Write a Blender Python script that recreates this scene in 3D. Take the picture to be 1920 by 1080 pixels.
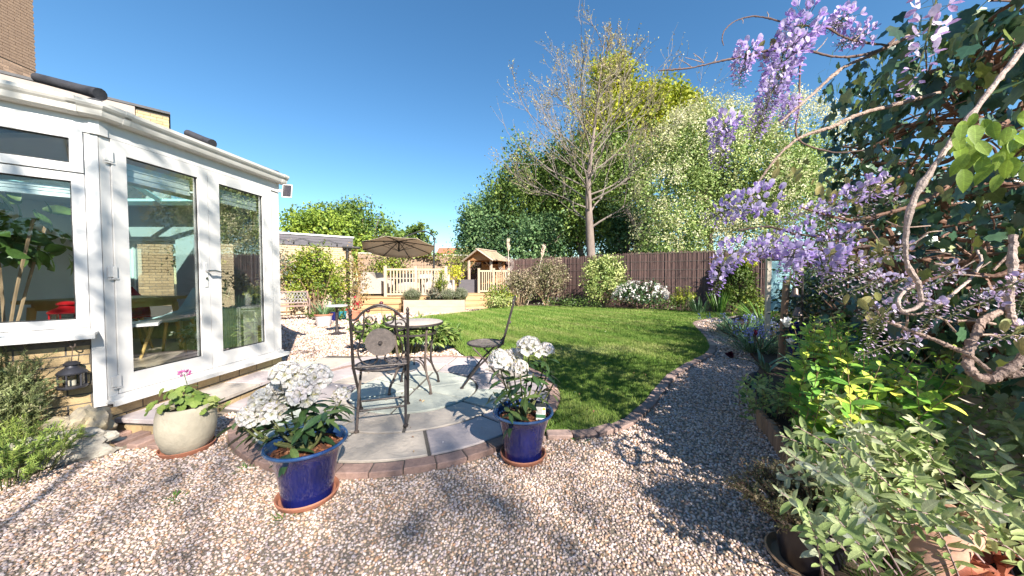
import bpy, bmesh, math, random
import numpy as np
from mathutils import Vector, Matrix

for _o in list(bpy.data.objects):
    bpy.data.objects.remove(_o)
rng = np.random.default_rng(11)
random.seed(11)
SC = bpy.context.scene
COL = SC.collection
R = math.radians

# ---------------------------------------------------------------- camera, light, exposure
CAM_H, FOC, PITCH = 1.25, 620.0, R(1.755)
cd = bpy.data.cameras.new("camera")
cam = bpy.data.objects.new("camera", cd)
COL.objects.link(cam)
cam.location = (0, 0, CAM_H)
cam.rotation_euler = (R(90) - PITCH, 0, 0)
cd.sensor_width = 36.0
cd.lens = 36.0 * FOC / 1920.0
cd.clip_start = 0.05
cd.clip_end = 400
SC.camera = cam

SUN_AZ = (0.50, -0.866)          # horizontal direction towards the sun
SUN_EL = R(35)
world = bpy.data.worlds.new("World")
SC.world = world
world.use_nodes = True
wn = world.node_tree
sky = wn.nodes.new("ShaderNodeTexSky")
sky.sky_type = 'NISHITA'
sky.sun_disc = False
sky.sun_elevation = SUN_EL
sky.sun_rotation = math.atan2(SUN_AZ[0], SUN_AZ[1])
sky.air_density = 1.0
sky.dust_density = 0.0
sky.ozone_density = 1.5
wn.nodes["Background"].inputs["Strength"].default_value = 0.053
_hs = wn.nodes.new("ShaderNodeHueSaturation")       # a deep clear blue, the same all round the sky
_hs.inputs["Saturation"].default_value = 1.22
_gm = wn.nodes.new("ShaderNodeMixRGB"); _gm.blend_type = 'MULTIPLY'; _gm.inputs[0].default_value = 1.0
_gm.inputs[2].default_value = (0.80, 0.92, 0.92, 1)
wn.links.new(sky.outputs[0], _hs.inputs["Color"])
wn.links.new(_hs.outputs[0], _gm.inputs[1])
wn.links.new(_gm.outputs[0], wn.nodes["Background"].inputs["Color"])
sl = bpy.data.lights.new("sun", 'SUN')
sl.energy = 3.3
sl.angle = R(0.53)
sl.color = (1.0, 0.93, 0.82)
sun = bpy.data.objects.new("sun", sl)
COL.objects.link(sun)
_sd = Vector((SUN_AZ[0] * math.cos(SUN_EL), SUN_AZ[1] * math.cos(SUN_EL), math.sin(SUN_EL)))
sun.rotation_euler = _sd.to_track_quat('Z', 'Y').to_euler()
sun.location = (6, -8, 12)
SC.view_settings.view_transform = 'Standard'
SC.view_settings.look = 'None'
SC.view_settings.gamma = 1.0
SC.view_settings.use_curve_mapping = False
SC.view_settings.exposure = 2.1
SC.cycles.max_bounces = 8
SC.cycles.transparent_max_bounces = 16

# ---------------------------------------------------------------- photograph geometry (pixels of the 1920x1080 frame -> metres)
def ray(px, py):
    dx, dz = (px - 960) / FOC, -(py - 540) / FOC
    c, s = math.cos(PITCH), math.sin(PITCH)
    return np.array([dx, c + dz * s, -s + dz * c])

def G(px, py, z=0.0):
    d = ray(px, py)
    t = (z - CAM_H) / d[2]
    return np.array([d[0] * t, d[1] * t, z])

def D(px, py, Y):
    d = ray(px, py)
    t = Y / d[1]
    return np.array([d[0] * t, Y, CAM_H + d[2] * t])

def nrm(v):
    v = np.asarray(v, float)
    return v / np.maximum(np.linalg.norm(v, axis=-1, keepdims=True), 1e-9)

# ---------------------------------------------------------------- materials
def _nodes(name):
    m = bpy.data.materials.new(name)
    m.use_nodes = True
    nt = m.node_tree
    return m, nt, nt.nodes["Principled BSDF"]

def ramp(nt, stops):
    r = nt.nodes.new("ShaderNodeValToRGB")
    e = r.color_ramp.elements
    while len(e) < len(stops):
        e.new(0.5)
    for k, (p, c) in enumerate(stops):
        e[k].position = p
        e[k].color = (c[0], c[1], c[2], 1)
    return r

def M(name, c1, c2=None, rough=0.6, scale=8.0, detail=6.0, bump=0.0, bscale=None, metal=0.0, stretch=(1, 1, 1), coat=0.0, spec=0.5, obj_rand=0.0):
    """Noise-mottled surface; obj_rand shifts the value per object (bricks, slabs, planks)."""
    m, nt, b = _nodes(name)
    c2 = c2 or tuple(x * 0.72 for x in c1)
    tc = nt.nodes.new("ShaderNodeTexCoord")
    mp = nt.nodes.new("ShaderNodeMapping")
    mp.inputs["Scale"].default_value = stretch
    nt.links.new(tc.outputs["Object"], mp.inputs["Vector"])
    vec = mp.outputs["Vector"]
    oi = None
    if obj_rand:
        oi = nt.nodes.new("ShaderNodeObjectInfo")
        ad = nt.nodes.new("ShaderNodeVectorMath"); ad.operation = 'ADD'
        sc = nt.nodes.new("ShaderNodeMath"); sc.operation = 'MULTIPLY'; sc.inputs[1].default_value = 37.0
        nt.links.new(oi.outputs["Random"], sc.inputs[0])
        nt.links.new(vec, ad.inputs[0]); nt.links.new(sc.outputs[0], ad.inputs[1])
        vec = ad.outputs[0]
    nz = nt.nodes.new("ShaderNodeTexNoise")
    nz.inputs["Scale"].default_value = scale
    nz.inputs["Detail"].default_value = detail
    nz.inputs["Roughness"].default_value = 0.65
    nt.links.new(vec, nz.inputs["Vector"])
    rp = ramp(nt, [(0.3, c2), (0.7, c1)])
    nt.links.new(nz.outputs["Fac"], rp.inputs[0])
    out = rp.outputs[0]
    if obj_rand:
        hs = nt.nodes.new("ShaderNodeHueSaturation")
        mr = nt.nodes.new("ShaderNodeMapRange")
        mr.inputs[3].default_value = 1 - obj_rand; mr.inputs[4].default_value = 1 + obj_rand
        nt.links.new(oi.outputs["Random"], mr.inputs[0])
        nt.links.new(mr.outputs[0], hs.inputs["Value"])
        nt.links.new(out, hs.inputs["Color"])
        out = hs.outputs[0]
    nt.links.new(out, b.inputs["Base Color"])
    b.inputs["Roughness"].default_value = rough
    b.inputs["Metallic"].default_value = metal
    b.inputs["Coat Weight"].default_value = coat
    b.inputs["Specular IOR Level"].default_value = spec
    if bump:
        nb = nt.nodes.new("ShaderNodeTexNoise")
        nb.inputs["Scale"].default_value = bscale or scale * 4
        nb.inputs["Detail"].default_value = 5
        nt.links.new(vec, nb.inputs["Vector"])
        bm = nt.nodes.new("ShaderNodeBump")
        bm.inputs["Strength"].default_value = bump
        bm.inputs["Distance"].default_value = 0.01
        nt.links.new(nb.outputs["Fac"], bm.inputs["Height"])
        nt.links.new(bm.outputs[0], b.inputs["Normal"])
    return m

def LEAF(name, stops, rough=0.45, transl=0.25, per_obj=False, spec=0.4, gain=1.35, vein=0.16, throat=None):
    """Leaf surface: colour picked from the ramp by each leaf's own tint (vertex attribute, or per object)."""
    m, nt, b = _nodes(name)
    n = len(stops)
    rp = ramp(nt, [(k / max(n - 1, 1), tuple(min(x * gain, 0.9) for x in c)) for k, c in enumerate(stops)])
    if per_obj:
        oi = nt.nodes.new("ShaderNodeObjectInfo")
        nt.links.new(oi.outputs["Random"], rp.inputs[0])
    else:
        at = nt.nodes.new("ShaderNodeAttribute")
        at.attribute_name = "tint"
        nt.links.new(at.outputs["Fac"], rp.inputs[0])
    tc = nt.nodes.new("ShaderNodeTexCoord")
    nz = nt.nodes.new("ShaderNodeTexNoise")
    nz.inputs["Scale"].default_value = 60 if not per_obj else 6
    nt.links.new(tc.outputs["Object"], nz.inputs["Vector"])
    hs = nt.nodes.new("ShaderNodeHueSaturation")
    mr = nt.nodes.new("ShaderNodeMapRange")
    mr.inputs[1].default_value = 0.3; mr.inputs[2].default_value = 0.7
    mr.inputs[3].default_value = 0.8; mr.inputs[4].default_value = 1.18
    nt.links.new(nz.outputs["Fac"], mr.inputs[0])
    nt.links.new(mr.outputs[0], hs.inputs["Value"])
    src = rp.outputs[0]
    if per_obj:
        # veins: a paler midrib and faint side veins, in the leaf's own coordinates
        sp = nt.nodes.new("ShaderNodeSeparateXYZ"); nt.links.new(tc.outputs["Object"], sp.inputs[0])
        def mth(op, a, b_=None, c_=None):
            q = nt.nodes.new("ShaderNodeMath"); q.operation = op
            for k_, v_ in enumerate((a, b_, c_)):
                if v_ is None: continue
                if isinstance(v_, (int, float)): q.inputs[k_].default_value = v_
                else: nt.links.new(v_, q.inputs[k_])
            return q.outputs[0]
        ax = mth('ABSOLUTE', sp.outputs[0])
        rib = mth('LESS_THAN', ax, 0.016)
        sv = mth('SINE', mth('MULTIPLY', mth('SUBTRACT', sp.outputs[1], mth('MULTIPLY', ax, 0.9)), 62.0))
        val = mth('MULTIPLY_ADD', rib, vein * 1.6, mth('MULTIPLY_ADD', sv, vein * 0.45, 1.0))
        vm = nt.nodes.new("ShaderNodeHueSaturation")
        nt.links.new(src, vm.inputs["Color"]); nt.links.new(val, vm.inputs["Value"]); src = vm.outputs[0]
        if throat:
            ln = nt.nodes.new("ShaderNodeVectorMath"); ln.operation = 'LENGTH'; nt.links.new(tc.outputs["Object"], ln.inputs[0])
            mr2 = nt.nodes.new("ShaderNodeMapRange"); mr2.inputs[1].default_value = 0.15; mr2.inputs[2].default_value = 0.42
            nt.links.new(ln.outputs["Value"], mr2.inputs[0])
            mx2 = nt.nodes.new("ShaderNodeMixRGB"); mx2.inputs[1].default_value = (*throat, 1)
            nt.links.new(mr2.outputs[0], mx2.inputs[0]); nt.links.new(src, mx2.inputs[2]); src = mx2.outputs[0]
    nt.links.new(src, hs.inputs["Color"])
    nt.links.new(hs.outputs[0], b.inputs["Base Color"])
    b.inputs["Roughness"].default_value = rough
    b.inputs["Specular IOR Level"].default_value = spec
    if transl:
        tr = nt.nodes.new("ShaderNodeBsdfTranslucent")
        mx = nt.nodes.new("ShaderNodeMixShader")
        mx.inputs[0].default_value = transl
        nt.links.new(hs.outputs[0], tr.inputs["Color"])
        nt.links.new(b.outputs[0], mx.inputs[1]); nt.links.new(tr.outputs[0], mx.inputs[2])
        nt.links.new(mx.outputs[0], nt.nodes["Material Output"].inputs["Surface"])
    return m

_leafcache = {}
def LP(name, stops, **k):
    """The pair (joined leaves, single leaves) of one leaf colour."""
    if name not in _leafcache:
        _leafcache[name] = (LEAF(name, stops, **k), LEAF(name + "_single", stops, per_obj=True, **k))
    return _leafcache[name]

# ---------------------------------------------------------------- objects
def thing(name, label, cat, loc=(0, 0, 0), rz=0.0, group=None):
    o = bpy.data.objects.new(name, None)
    o.empty_display_size = 0.1
    COL.objects.link(o)
    o.location = loc
    o.rotation_euler = (0, 0, rz)
    return tag(o, label, cat, group)

def tag(o, label=None, cat=None, group=None, kind=None):
    if label: o["label"] = label
    if cat: o["category"] = cat
    if group: o["group"] = group
    if kind: o["kind"] = kind
    return o

def link(name, me, parent=None, mat=None, kind=None, label=None):
    o = bpy.data.objects.new(name, me)
    COL.objects.link(o)
    if parent is not None:
        o.parent = parent
    if mat is not None:
        o.matrix_local = mat if isinstance(mat, Matrix) else Matrix(mat)
    if kind: o["kind"] = kind
    if label: o["label"] = label
    return o

def npmesh(name, V, F, mat, tint=None, smooth=False):
    """F: (n,3) or (n,4) index array, or a list of such arrays."""
    V = np.asarray(V, np.float32)
    Fs = F if isinstance(F, list) else [F]
    Fs = [np.asarray(f, np.int32) for f in Fs if len(f)]
    me = bpy.data.meshes.new(name)
    me.vertices.add(len(V))
    me.vertices.foreach_set("co", V.ravel())
    idx = np.concatenate([f.ravel() for f in Fs])
    tot = np.concatenate([np.full(len(f), f.shape[1], np.int32) for f in Fs])
    st = np.concatenate([[0], np.cumsum(tot)[:-1]]).astype(np.int32)
    me.loops.add(len(idx))
    me.loops.foreach_set("vertex_index", idx)
    me.polygons.add(len(tot))
    me.polygons.foreach_set("loop_start", st)
    if smooth:
        me.polygons.foreach_set("use_smooth", np.ones(len(tot), bool))
    if tint is not None:
        a = me.attributes.new("tint", 'FLOAT', 'POINT')
        a.data.foreach_set("value", np.asarray(tint, np.float32))
    me.update(calc_edges=True)
    if mat is not None:
        me.materials.append(mat)
    return me

class MB:
    """Collects boxes, tubes, lathes and prisms; build() links them as one mesh object."""
    def __init__(self):
        self.v, self.f = [], []
    def add(self, V, F):
        o = len(self.v)
        self.v.extend([tuple(map(float, p)) for p in V])
        self.f.extend([tuple(int(i) + o for i in f) for f in F])
        return self
    def hexa(self, P):
        return self.add(P, [(3, 2, 1, 0), (4, 5, 6, 7), (0, 1, 5, 4), (1, 2, 6, 5), (2, 3, 7, 6), (3, 0, 4, 7)])
    def box(self, x0, x1, y0, y1, z0, z1):
        return self.hexa([(x0, y0, z0), (x1, y0, z0), (x1, y1, z0), (x0, y1, z0), (x0, y0, z1), (x1, y0, z1), (x1, y1, z1), (x0, y1, z1)])
    def cbox(self, x0, x1, y0, y1, z0, z1, c=0.004):
        """Box with chamfered upper edges and corners."""
        a = [(x0 + c, y0), (x1 - c, y0), (x1, y0 + c), (x1, y1 - c), (x1 - c, y1), (x0 + c, y1), (x0, y1 - c), (x0, y0 + c)]
        t = [(x0 + 2 * c, y0 + c), (x1 - 2 * c, y0 + c), (x1 - c, y0 + 2 * c), (x1 - c, y1 - 2 * c), (x1 - 2 * c, y1 - c), (x0 + 2 * c, y1 - c), (x0 + c, y1 - 2 * c), (x0 + c, y0 + 2 * c)]
        V = [(p[0], p[1], z0) for p in a] + [(p[0], p[1], z1 - c) for p in a] + [(p[0], p[1], z1) for p in t]
        F = [tuple(range(7, -1, -1)), tuple(range(16, 24))]
        for k in range(8):
            j = (k + 1) % 8
            F += [(k, j, 8 + j, 8 + k), (8 + k, 8 + j, 16 + j, 16 + k)]
        return self.add(V, F)
    def obox(self, P0, u, n, a0, a1, b0, b1, z0, z1):
        """Box in the frame of a facade: u along it, n out of it."""
        P0, u, n = [np.array(list(q)[:2] + [0.0]) for q in (P0, u, n)]
        def p(a, b, z):
            q = P0 + u * a + n * b
            return (q[0], q[1], z)
        P = [p(a0, b0, z0), p(a1, b0, z0), p(a1, b1, z0), p(a0, b1, z0), p(a0, b0, z1), p(a1, b0, z1), p(a1, b1, z1), p(a0, b1, z1)]
        return self.hexa(P)
    def tube(self, pts, r, s=6, cap=True):
        pts = np.asarray(pts, float)
        n = len(pts)
        r = np.full(n, r, float) if np.isscalar(r) else np.asarray(r, float)
        T = np.gradient(pts, axis=0) if n > 2 else np.repeat((pts[1] - pts[0])[None], n, 0)
        T = nrm(T)
        up = np.array([0, 0, 1.0]) if abs(T[0][2]) < 0.9 else np.array([1.0, 0, 0])
        V, a = [], nrm(np.cross(T[0], up))
        for k in range(n):
            a = nrm(a - T[k] * np.dot(a, T[k]))
            b = np.cross(T[k], a)
            for j in range(s):
                t = 2 * math.pi * j / s
                V.append(pts[k] + r[k] * (a * math.cos(t) + b * math.sin(t)))
        F = [(k * s + j, k * s + (j + 1) % s, (k + 1) * s + (j + 1) % s, (k + 1) * s + j) for k in range(n - 1) for j in range(s)]
        if cap:
            F += [tuple(range(s - 1, -1, -1)), tuple(range((n - 1) * s, n * s))]
        return self.add(V, F)
    def lathe(self, prof, s=32, c=(0, 0, 0), closed=False):
        """prof: list of (radius, z)."""
        n = len(prof)
        V = [(c[0] + r * math.cos(2 * math.pi * j / s), c[1] + r * math.sin(2 * math.pi * j / s), c[2] + z) for r, z in prof for j in range(s)]
        F = [(k * s + j, k * s + (j + 1) % s, (k + 1) * s + (j + 1) % s, (k + 1) * s + j) for k in range(n - 1) for j in range(s)]
        if not closed:
            if prof[0][0] > 1e-4: F.append(tuple(range(s - 1, -1, -1)))
            if prof[-1][0] > 1e-4: F.append(tuple(range((n - 1) * s, n * s)))
        return self.add(V, F)
    def prism(self, poly, z0, z1, c=0.0):
        """Upright prism over a plan polygon (counter-clockwise), top edge chamfered by c."""
        P = np.asarray(poly, float)
        n = len(P)
        ctr = P.mean(0)
        top = P + (ctr - P) * (c / np.maximum(np.linalg.norm(P - ctr, axis=1, keepdims=True), 1e-6)) * 1.4 if c else P
        V = [(p[0], p[1], z0) for p in P] + [(p[0], p[1], z1 - c) for p in P]
        F = [tuple(range(n - 1, -1, -1))] + [(k, (k + 1) % n, n + (k + 1) % n, n + k) for k in range(n)]
        if c:
            V += [(p[0], p[1], z1) for p in top]
            F += [(n + k, n + (k + 1) % n, 2 * n + (k + 1) % n, 2 * n + k) for k in range(n)]
            F.append(tuple(range(2 * n, 3 * n)))
        else:
            F.append(tuple(range(n, 2 * n)))
        return self.add(V, F)
    def mesh(self, name, mat, smooth=False):
        me = bpy.data.meshes.new(name)
        me.from_pydata(self.v, [], self.f)
        if mat is not None: me.materials.append(mat)
        if smooth:
            me.polygons.foreach_set("use_smooth", np.ones(len(me.polygons), bool))
            try:
                me.set_sharp_from_angle(angle=R(42))
            except Exception:
                pass
        me.update()
        return me
    def build(self, name, mat, parent=None, smooth=False, kind=None, label=None, world=False):
        o = link(name, self.mesh(name, mat, smooth), parent, None, kind, label)
        if world and parent is not None:
            o.location = -Vector(parent.location)
        return o

# ---------------------------------------------------------------- leaves
def tri_fan(pts, zf=lambda x, y: 0.0):
    """Leaf outline (closed, x/y, length 1 along +y) as two halves folded on the midrib."""
    V = [(x, y, zf(x, y)) for x, y in pts]
    return V

def leaf_tpl(w=0.4, n=4, fold=0.10, droop=0.15, peak=0.45, base=0.05):
    """Oval to lance-shaped leaf: a midrib and two margins, tip at y = 1."""
    V, F = [], []
    ys = np.linspace(0, 1, n + 1)
    for y in ys:
        t = y / peak if y < peak else (1 - y) / (1 - peak)
        hw = 0.5 * w * math.sin(min(max(t, 0), 1) * math.pi / 2) ** 0.8
        if y == 0: hw = 0.5 * w * base
        if y == 1: hw = 0.0
        z = -droop * y * y
        V += [(-hw, y, z + fold * hw * 2), (0, y, z), (hw, y, z + fold * hw * 2)]
    for k in range(n):
        a = 3 * k
        F += [(a, a + 1, a + 4, a + 3), (a + 1, a + 2, a + 5, a + 4)]
    return np.array(V), np.array(F)

def poly_leaf(pts, cy=0.35, fold=0.06, droop=0.1):
    """Fan leaf from an outline around (0, cy): ivy, geranium."""
    V = [(0, cy, 0)] + [(x, y, fold * abs(x) - droop * (y - cy) ** 2) for x, y in pts]
    n = len(pts)
    F = [(0, 1 + k, 1 + (k + 1) % n) for k in range(n)]
    return np.array(V), np.array(F)

T_DIAMOND = (np.array([(0, 0, 0), (0.3, 0.45, 0.06), (0, 1, -0.08), (-0.3, 0.45, 0.06)]), np.array([(0, 1, 2, 3)]))
T_NEEDLE = (np.array([(-0.05, 0, 0), (0.05, 0, 0), (0.04, 0.6, 0.02), (0, 1, 0)]), np.array([(0, 1, 2, 3)]))
T_OVAL = leaf_tpl(0.55, 2, peak=0.5)
T_LANCE = leaf_tpl(0.3, 4, droop=0.2)
T_SAGE = leaf_tpl(0.36, 5, fold=0.22, droop=0.12, peak=0.5)
T_HYP = leaf_tpl(0.52, 5, fold=0.08, droop=0.18, peak=0.4, base=0.25)
T_RHODO = leaf_tpl(0.3, 5, fold=0.12, droop=0.22, peak=0.5)
T_WIST = leaf_tpl(0.48, 5, fold=0.12, droop=0.18, peak=0.35, base=0.3)
T_IVY = poly_leaf([(0, 0.02), (0.24, -0.08), (0.44, 0.16), (0.30, 0.36), (0.36, 0.62), (0.14, 0.62), (0, 1.0), (-0.14, 0.62), (-0.36, 0.62), (-0.30, 0.36), (-0.44, 0.16), (-0.24, -0.08)], 0.32)
_gp = []
for _k in range(20):
    _a = -math.pi / 2 + 2 * math.pi * (_k + 0.5) / 20
    _r = 0.47 + (0.05 if _k % 2 else -0.02) - (0.18 if _k in (0, 19) else 0)
    _gp.append((_r * math.cos(_a), 0.5 + _r * math.sin(_a)))
T_GERAN = poly_leaf(_gp, 0.45, fold=-0.12, droop=-0.25)

def frames(d, n):
    y = nrm(d)
    x = nrm(np.cross(y, n))
    z = np.cross(x, y)
    return np.stack([x, y, z], axis=-1)          # columns

def scatter(tpl, pos, rot, sc, tint=None):
    V, F = tpl
    m, nv = len(pos), len(V)
    sc = np.asarray(sc, float)
    if sc.ndim == 1: sc = np.repeat(sc[:, None], 3, 1)
    W = np.einsum('mij,mnj->mni', rot, V[None] * sc[:, None, :]) + pos[:, None, :]
    FF = (F[None] + (np.arange(m) * nv)[:, None, None]).reshape(-1, F.shape[1])
    tt = np.repeat(rng.random(m) if tint is None else tint, nv)
    return W.reshape(-1, 3), FF, tt

_tplmesh = {}
def leaves(parent, tpl, pos, rot, sc, mats, tint=None, big=0, name="leaf", mass="foliage", world=False, smooth=True):
    """Leaves of one plant: the BIG largest in the picture as single objects sharing one mesh, the rest as one part."""
    pos = np.asarray(pos, float)
    if not len(pos): return
    off = np.array(parent.location) if parent is not None and world else np.zeros(3)
    sc = np.asarray(sc, float)
    tint = rng.random(len(pos)) if tint is None else np.asarray(tint)
    one = np.zeros(len(pos), bool)
    if big:
        P = pos if world or parent is None else np.array([parent.location]) + pos @ np.array(parent.rotation_euler.to_matrix()).T
        rel = P - np.array([0, 0, CAM_H])
        dep = np.maximum(rel[:, 1], 0.05)
        u, v = rel[:, 0] / dep * FOC, rel[:, 2] / dep * FOC
        vis = (rel[:, 1] > 0.1) & (abs(u) < 975) & (v > -575) & (v < 540)
        s1 = sc if sc.ndim == 1 else sc.max(1)
        size = np.where(vis, s1 / dep, 0)
        one[np.argsort(-size)[:big]] = True
        one &= size > 0
    if one.any():
        key = (id(tpl), mats[1].name)
        if key not in _tplmesh:
            _tplmesh[key] = npmesh(name, tpl[0], tpl[1], mats[1], smooth=smooth)
        me = _tplmesh[key]
        for k in np.nonzero(one)[0]:
            S = np.diag(sc[k]) if sc.ndim == 2 else np.eye(3) * sc[k]
            A = np.eye(4)
            A[:3, :3] = rot[k] @ S
            A[:3, 3] = pos[k] - off
            link(name, me, parent, Matrix(A.tolist()))
    r = ~one
    if r.any():
        W, FF, tt = scatter(tpl, pos[r] - off, rot[r], sc[r], tint[r])
        return link(mass, npmesh(mass, W, FF, mats[0], tt, smooth), parent, kind="stuff")

def rand_dirs(n):
    return nrm(rng.normal(size=(n, 3)))

def clumps(ctr, rad, n_clump, per, spread, shell=0.55, bough=0):
    """Leaf points in clumps spread through an ellipsoid; returns points, outward directions, clump tint."""
    ctr, rad = np.array(ctr, float), np.array(rad, float)
    d = rand_dirs(n_clump)
    rr = shell + (1 - shell) * rng.random(n_clump) ** 0.7
    d[:, 2] = np.where(d[:, 2] < -0.6, -d[:, 2], d[:, 2])
    C = d * rr[:, None]
    if bough:                                         # clumps gather along boughs, with gaps between
        nb_ = max(n_clump // bough, 3)
        B = C[:nb_]; B = B * (0.82 + 0.26 * rng.random((nb_, 1)))
        own = rng.integers(0, nb_, n_clump)
        C = B[own] * rng.uniform(0.72, 1.04, (n_clump, 1)) + np.clip(rng.normal(size=(n_clump, 3)), -1.7, 1.7) * np.array([0.15, 0.15, 0.075])
    P = C[:, None, :] + np.clip(rng.normal(size=(n_clump, per, 3)), -1.6, 1.6) * (spread / rad.mean()) * (0.6 + 0.8 * rng.random(n_clump))[:, None, None]
    ct = np.repeat(rng.random(n_clump), per)
    P = P.reshape(-1, 3)
    out = nrm(P + 0.25 * np.repeat(nrm(C), per, 0))
    return ctr + P * rad, out, np.clip(ct * 0.7 + rng.random(len(P)) * 0.3, 0, 1)

def rand_frames(out, jitter=0.7, hang=0.3):
    n = nrm(out + rng.normal(size=out.shape) * jitter)
    d = nrm(rng.normal(size=out.shape) + np.array([0, 0, -hang]) + out * 0.4)
    return frames(d, n)

def bez(pts, n=12):
    """Smooth curve through the given points (Catmull-Rom)."""
    P = np.asarray(pts, float)
    P = np.vstack([2 * P[0] - P[1], P, 2 * P[-1] - P[-2]])
    out = []
    segs = len(P) - 3
    per = max(2, n // segs)
    for k in range(segs):
        a, b, c, d = P[k:k + 4]
        for t in np.linspace(0, 1, per, endpoint=False):
            out.append(0.5 * ((2 * b) + (c - a) * t + (2 * a - 5 * b + 4 * c - d) * t * t + (3 * b - a - 3 * c + d) * t ** 3))
    out.append(P[-2])
    return np.array(out)

def in_poly(x, y, poly):
    P = np.asarray(poly)
    ins = np.zeros(len(x), bool)
    j = len(P) - 1
    for i in range(len(P)):
        xi, yi, xj, yj = P[i][0], P[i][1], P[j][0], P[j][1]
        c = ((yi > y) != (yj > y)) & (x < (xj - xi) * (y - yi) / (yj - yi + 1e-12) + xi)
        ins ^= c
        j = i
    return ins
# ================================================================ the setting
PC, PR = np.array([-1.05, 3.57]), 1.56            # round patio
SUN2 = np.array([-SUN_AZ[0], -SUN_AZ[1]]) / math.tan(SUN_EL)   # shadow shift per metre of height

m_soil = M("soil", (0.075, 0.048, 0.030), (0.03, 0.02, 0.014), 0.95, 14, bump=0.8)
m_ground = M("rough_ground", (0.10, 0.095, 0.045), (0.05, 0.045, 0.025), 0.95, 3, bump=0.5)
m_gravelbed = M("gravel_bed", (0.36, 0.29, 0.21), (0.15, 0.12, 0.09), 0.9, 70, bump=0.9, bscale=90)
m_turf = M("turf", (0.12, 0.17, 0.03), (0.07, 0.12, 0.018), 0.9, 22, bump=0.8, bscale=150)
m_mortar = M("mortar", (0.13, 0.115, 0.10), (0.08, 0.07, 0.06), 0.95, 40, bump=0.4)
m_brick_red = M("edging_brick", (0.36, 0.235, 0.195), (0.24, 0.155, 0.13), 0.85, 30, bump=0.5, bscale=160, obj_rand=0.25)
m_brick_grey = M("lawn_edging_brick", (0.36, 0.25, 0.215), (0.23, 0.165, 0.145), 0.9, 25, bump=0.5, bscale=150, obj_rand=0.28)
SLABS = [M("slab_grey_green", (0.45, 0.47, 0.41), (0.35, 0.37, 0.33), 0.75, 7, detail=9, bump=0.8, bscale=26, obj_rand=0.10),
         M("slab_lilac", (0.47, 0.405, 0.395), (0.37, 0.32, 0.32), 0.75, 7, detail=9, bump=0.8, bscale=26, obj_rand=0.12),
         M("slab_buff", (0.50, 0.435, 0.37), (0.39, 0.34, 0.295), 0.75, 7, detail=9, bump=0.8, bscale=26, obj_rand=0.12)]

g = MB(); g.box(-70, 70, -30, 120, -0.5, -0.03)
tag(g.build("ground", m_ground), kind="structure")
GRAVEL = [(-9.5, -0.8), (2.2, -0.8), (6.6, 4.5), (9.0, 11.2), (1.0, 13.0), (-3.5, 14.4), (-9.5, 13.0)]
g = MB(); g.prism(GRAVEL, -0.1, 0.0)
tag(g.build("gravel", m_gravelbed), kind="structure")

# lawn outline: the traced brick edging on the right, the far bed, the left side, the patio arc
_edge_px = [(1030, 826), (1100, 823), (1150, 813), (1190, 796), (1225, 765), (1247, 735), (1268, 710), (1296, 690), (1332, 670), (1342, 655), (1333, 636), (1314, 617), (1307, 608), (1322, 602), (1348, 598)]
EDGE = bez([(0.10, 2.395, 0)] + [tuple(G(*p)) for p in _edge_px], 120)[:, :2]
_far = [(1392, 591), (1350, 587.5), (1280, 584.5), (1150, 579), (1060, 576), (980, 575), (935, 577), (890, 585), (845, 590), (800, 594), (768, 600)]
FAR = np.array([G(*p)[:2] for p in _far])
LEFT = np.array([(-2.85, 8.6), (-2.2, 7.4), (-1.45, 6.5), (-1.0, 5.75), (-0.72, 5.09)])
_ang = np.linspace(math.atan2(5.09 - PC[1], -0.72 - PC[0]), math.atan2(2.42 - PC[1], 0.02 - PC[0]), 24)
ARC = PC + (PR + 0.005) * np.stack([np.cos(_ang), np.sin(_ang)], 1)
LAWN = np.vstack([EDGE, FAR, LEFT, ARC])
# grass grows inside the brick edging only
_t = np.gradient(EDGE, axis=0); _t /= np.linalg.norm(_t, axis=1, keepdims=True)
LAWN_IN = np.vstack([EDGE + 0.106 * np.stack([-_t[:, 1], _t[:, 0]], 1), FAR, LEFT, ARC])
g = MB(); g.prism(LAWN_IN, -0.05, 0.028)
tag(g.build("lawn", m_turf), kind="structure")

# grass blades
def grass(n, y0, y1, hgt, wid):
    x = rng.uniform(-4.2, 7.5, n); y = rng.uniform(y0, y1, n)
    k = in_poly(x, y, LAWN_IN) & (abs(x) < 1.62 * y + 0.2)
    # worn patch on the right of the lawn
    wx, wy = 1.35, 5.6
    thin = np.exp(-(((x - wx) / 0.75) ** 2 + ((y - wy) / 0.35) ** 2))
    k &= rng.random(n) > thin * 0.75
    x, y = x[k], y[k]
    a = rng.uniform(0, 2 * math.pi, len(x))
    h = hgt * (0.6 + 0.8 * rng.random(len(x)))
    lean = rng.normal(size=(len(x), 2)) * 0.45
    p = np.stack([x, y, np.full(len(x), 0.022)], 1)
    w = wid * np.stack([np.cos(a), np.sin(a), 0 * a], 1)
    tip = p + np.stack([lean[:, 0] * h, lean[:, 1] * h, h], 1)
    V = np.stack([p - w, p + w, tip], 1).reshape(-1, 3)
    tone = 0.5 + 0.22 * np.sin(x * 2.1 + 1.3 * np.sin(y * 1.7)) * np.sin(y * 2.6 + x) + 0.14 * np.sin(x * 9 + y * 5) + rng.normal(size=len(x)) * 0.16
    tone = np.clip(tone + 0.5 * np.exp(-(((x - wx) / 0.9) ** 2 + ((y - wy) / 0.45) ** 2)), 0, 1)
    return V, np.repeat(tone, 3)
GV, GT = [], []
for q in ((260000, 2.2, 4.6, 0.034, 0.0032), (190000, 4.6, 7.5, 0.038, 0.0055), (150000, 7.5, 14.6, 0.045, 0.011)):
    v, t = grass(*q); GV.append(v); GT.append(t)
GV, GT = np.vstack(GV), np.concatenate(GT)
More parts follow.
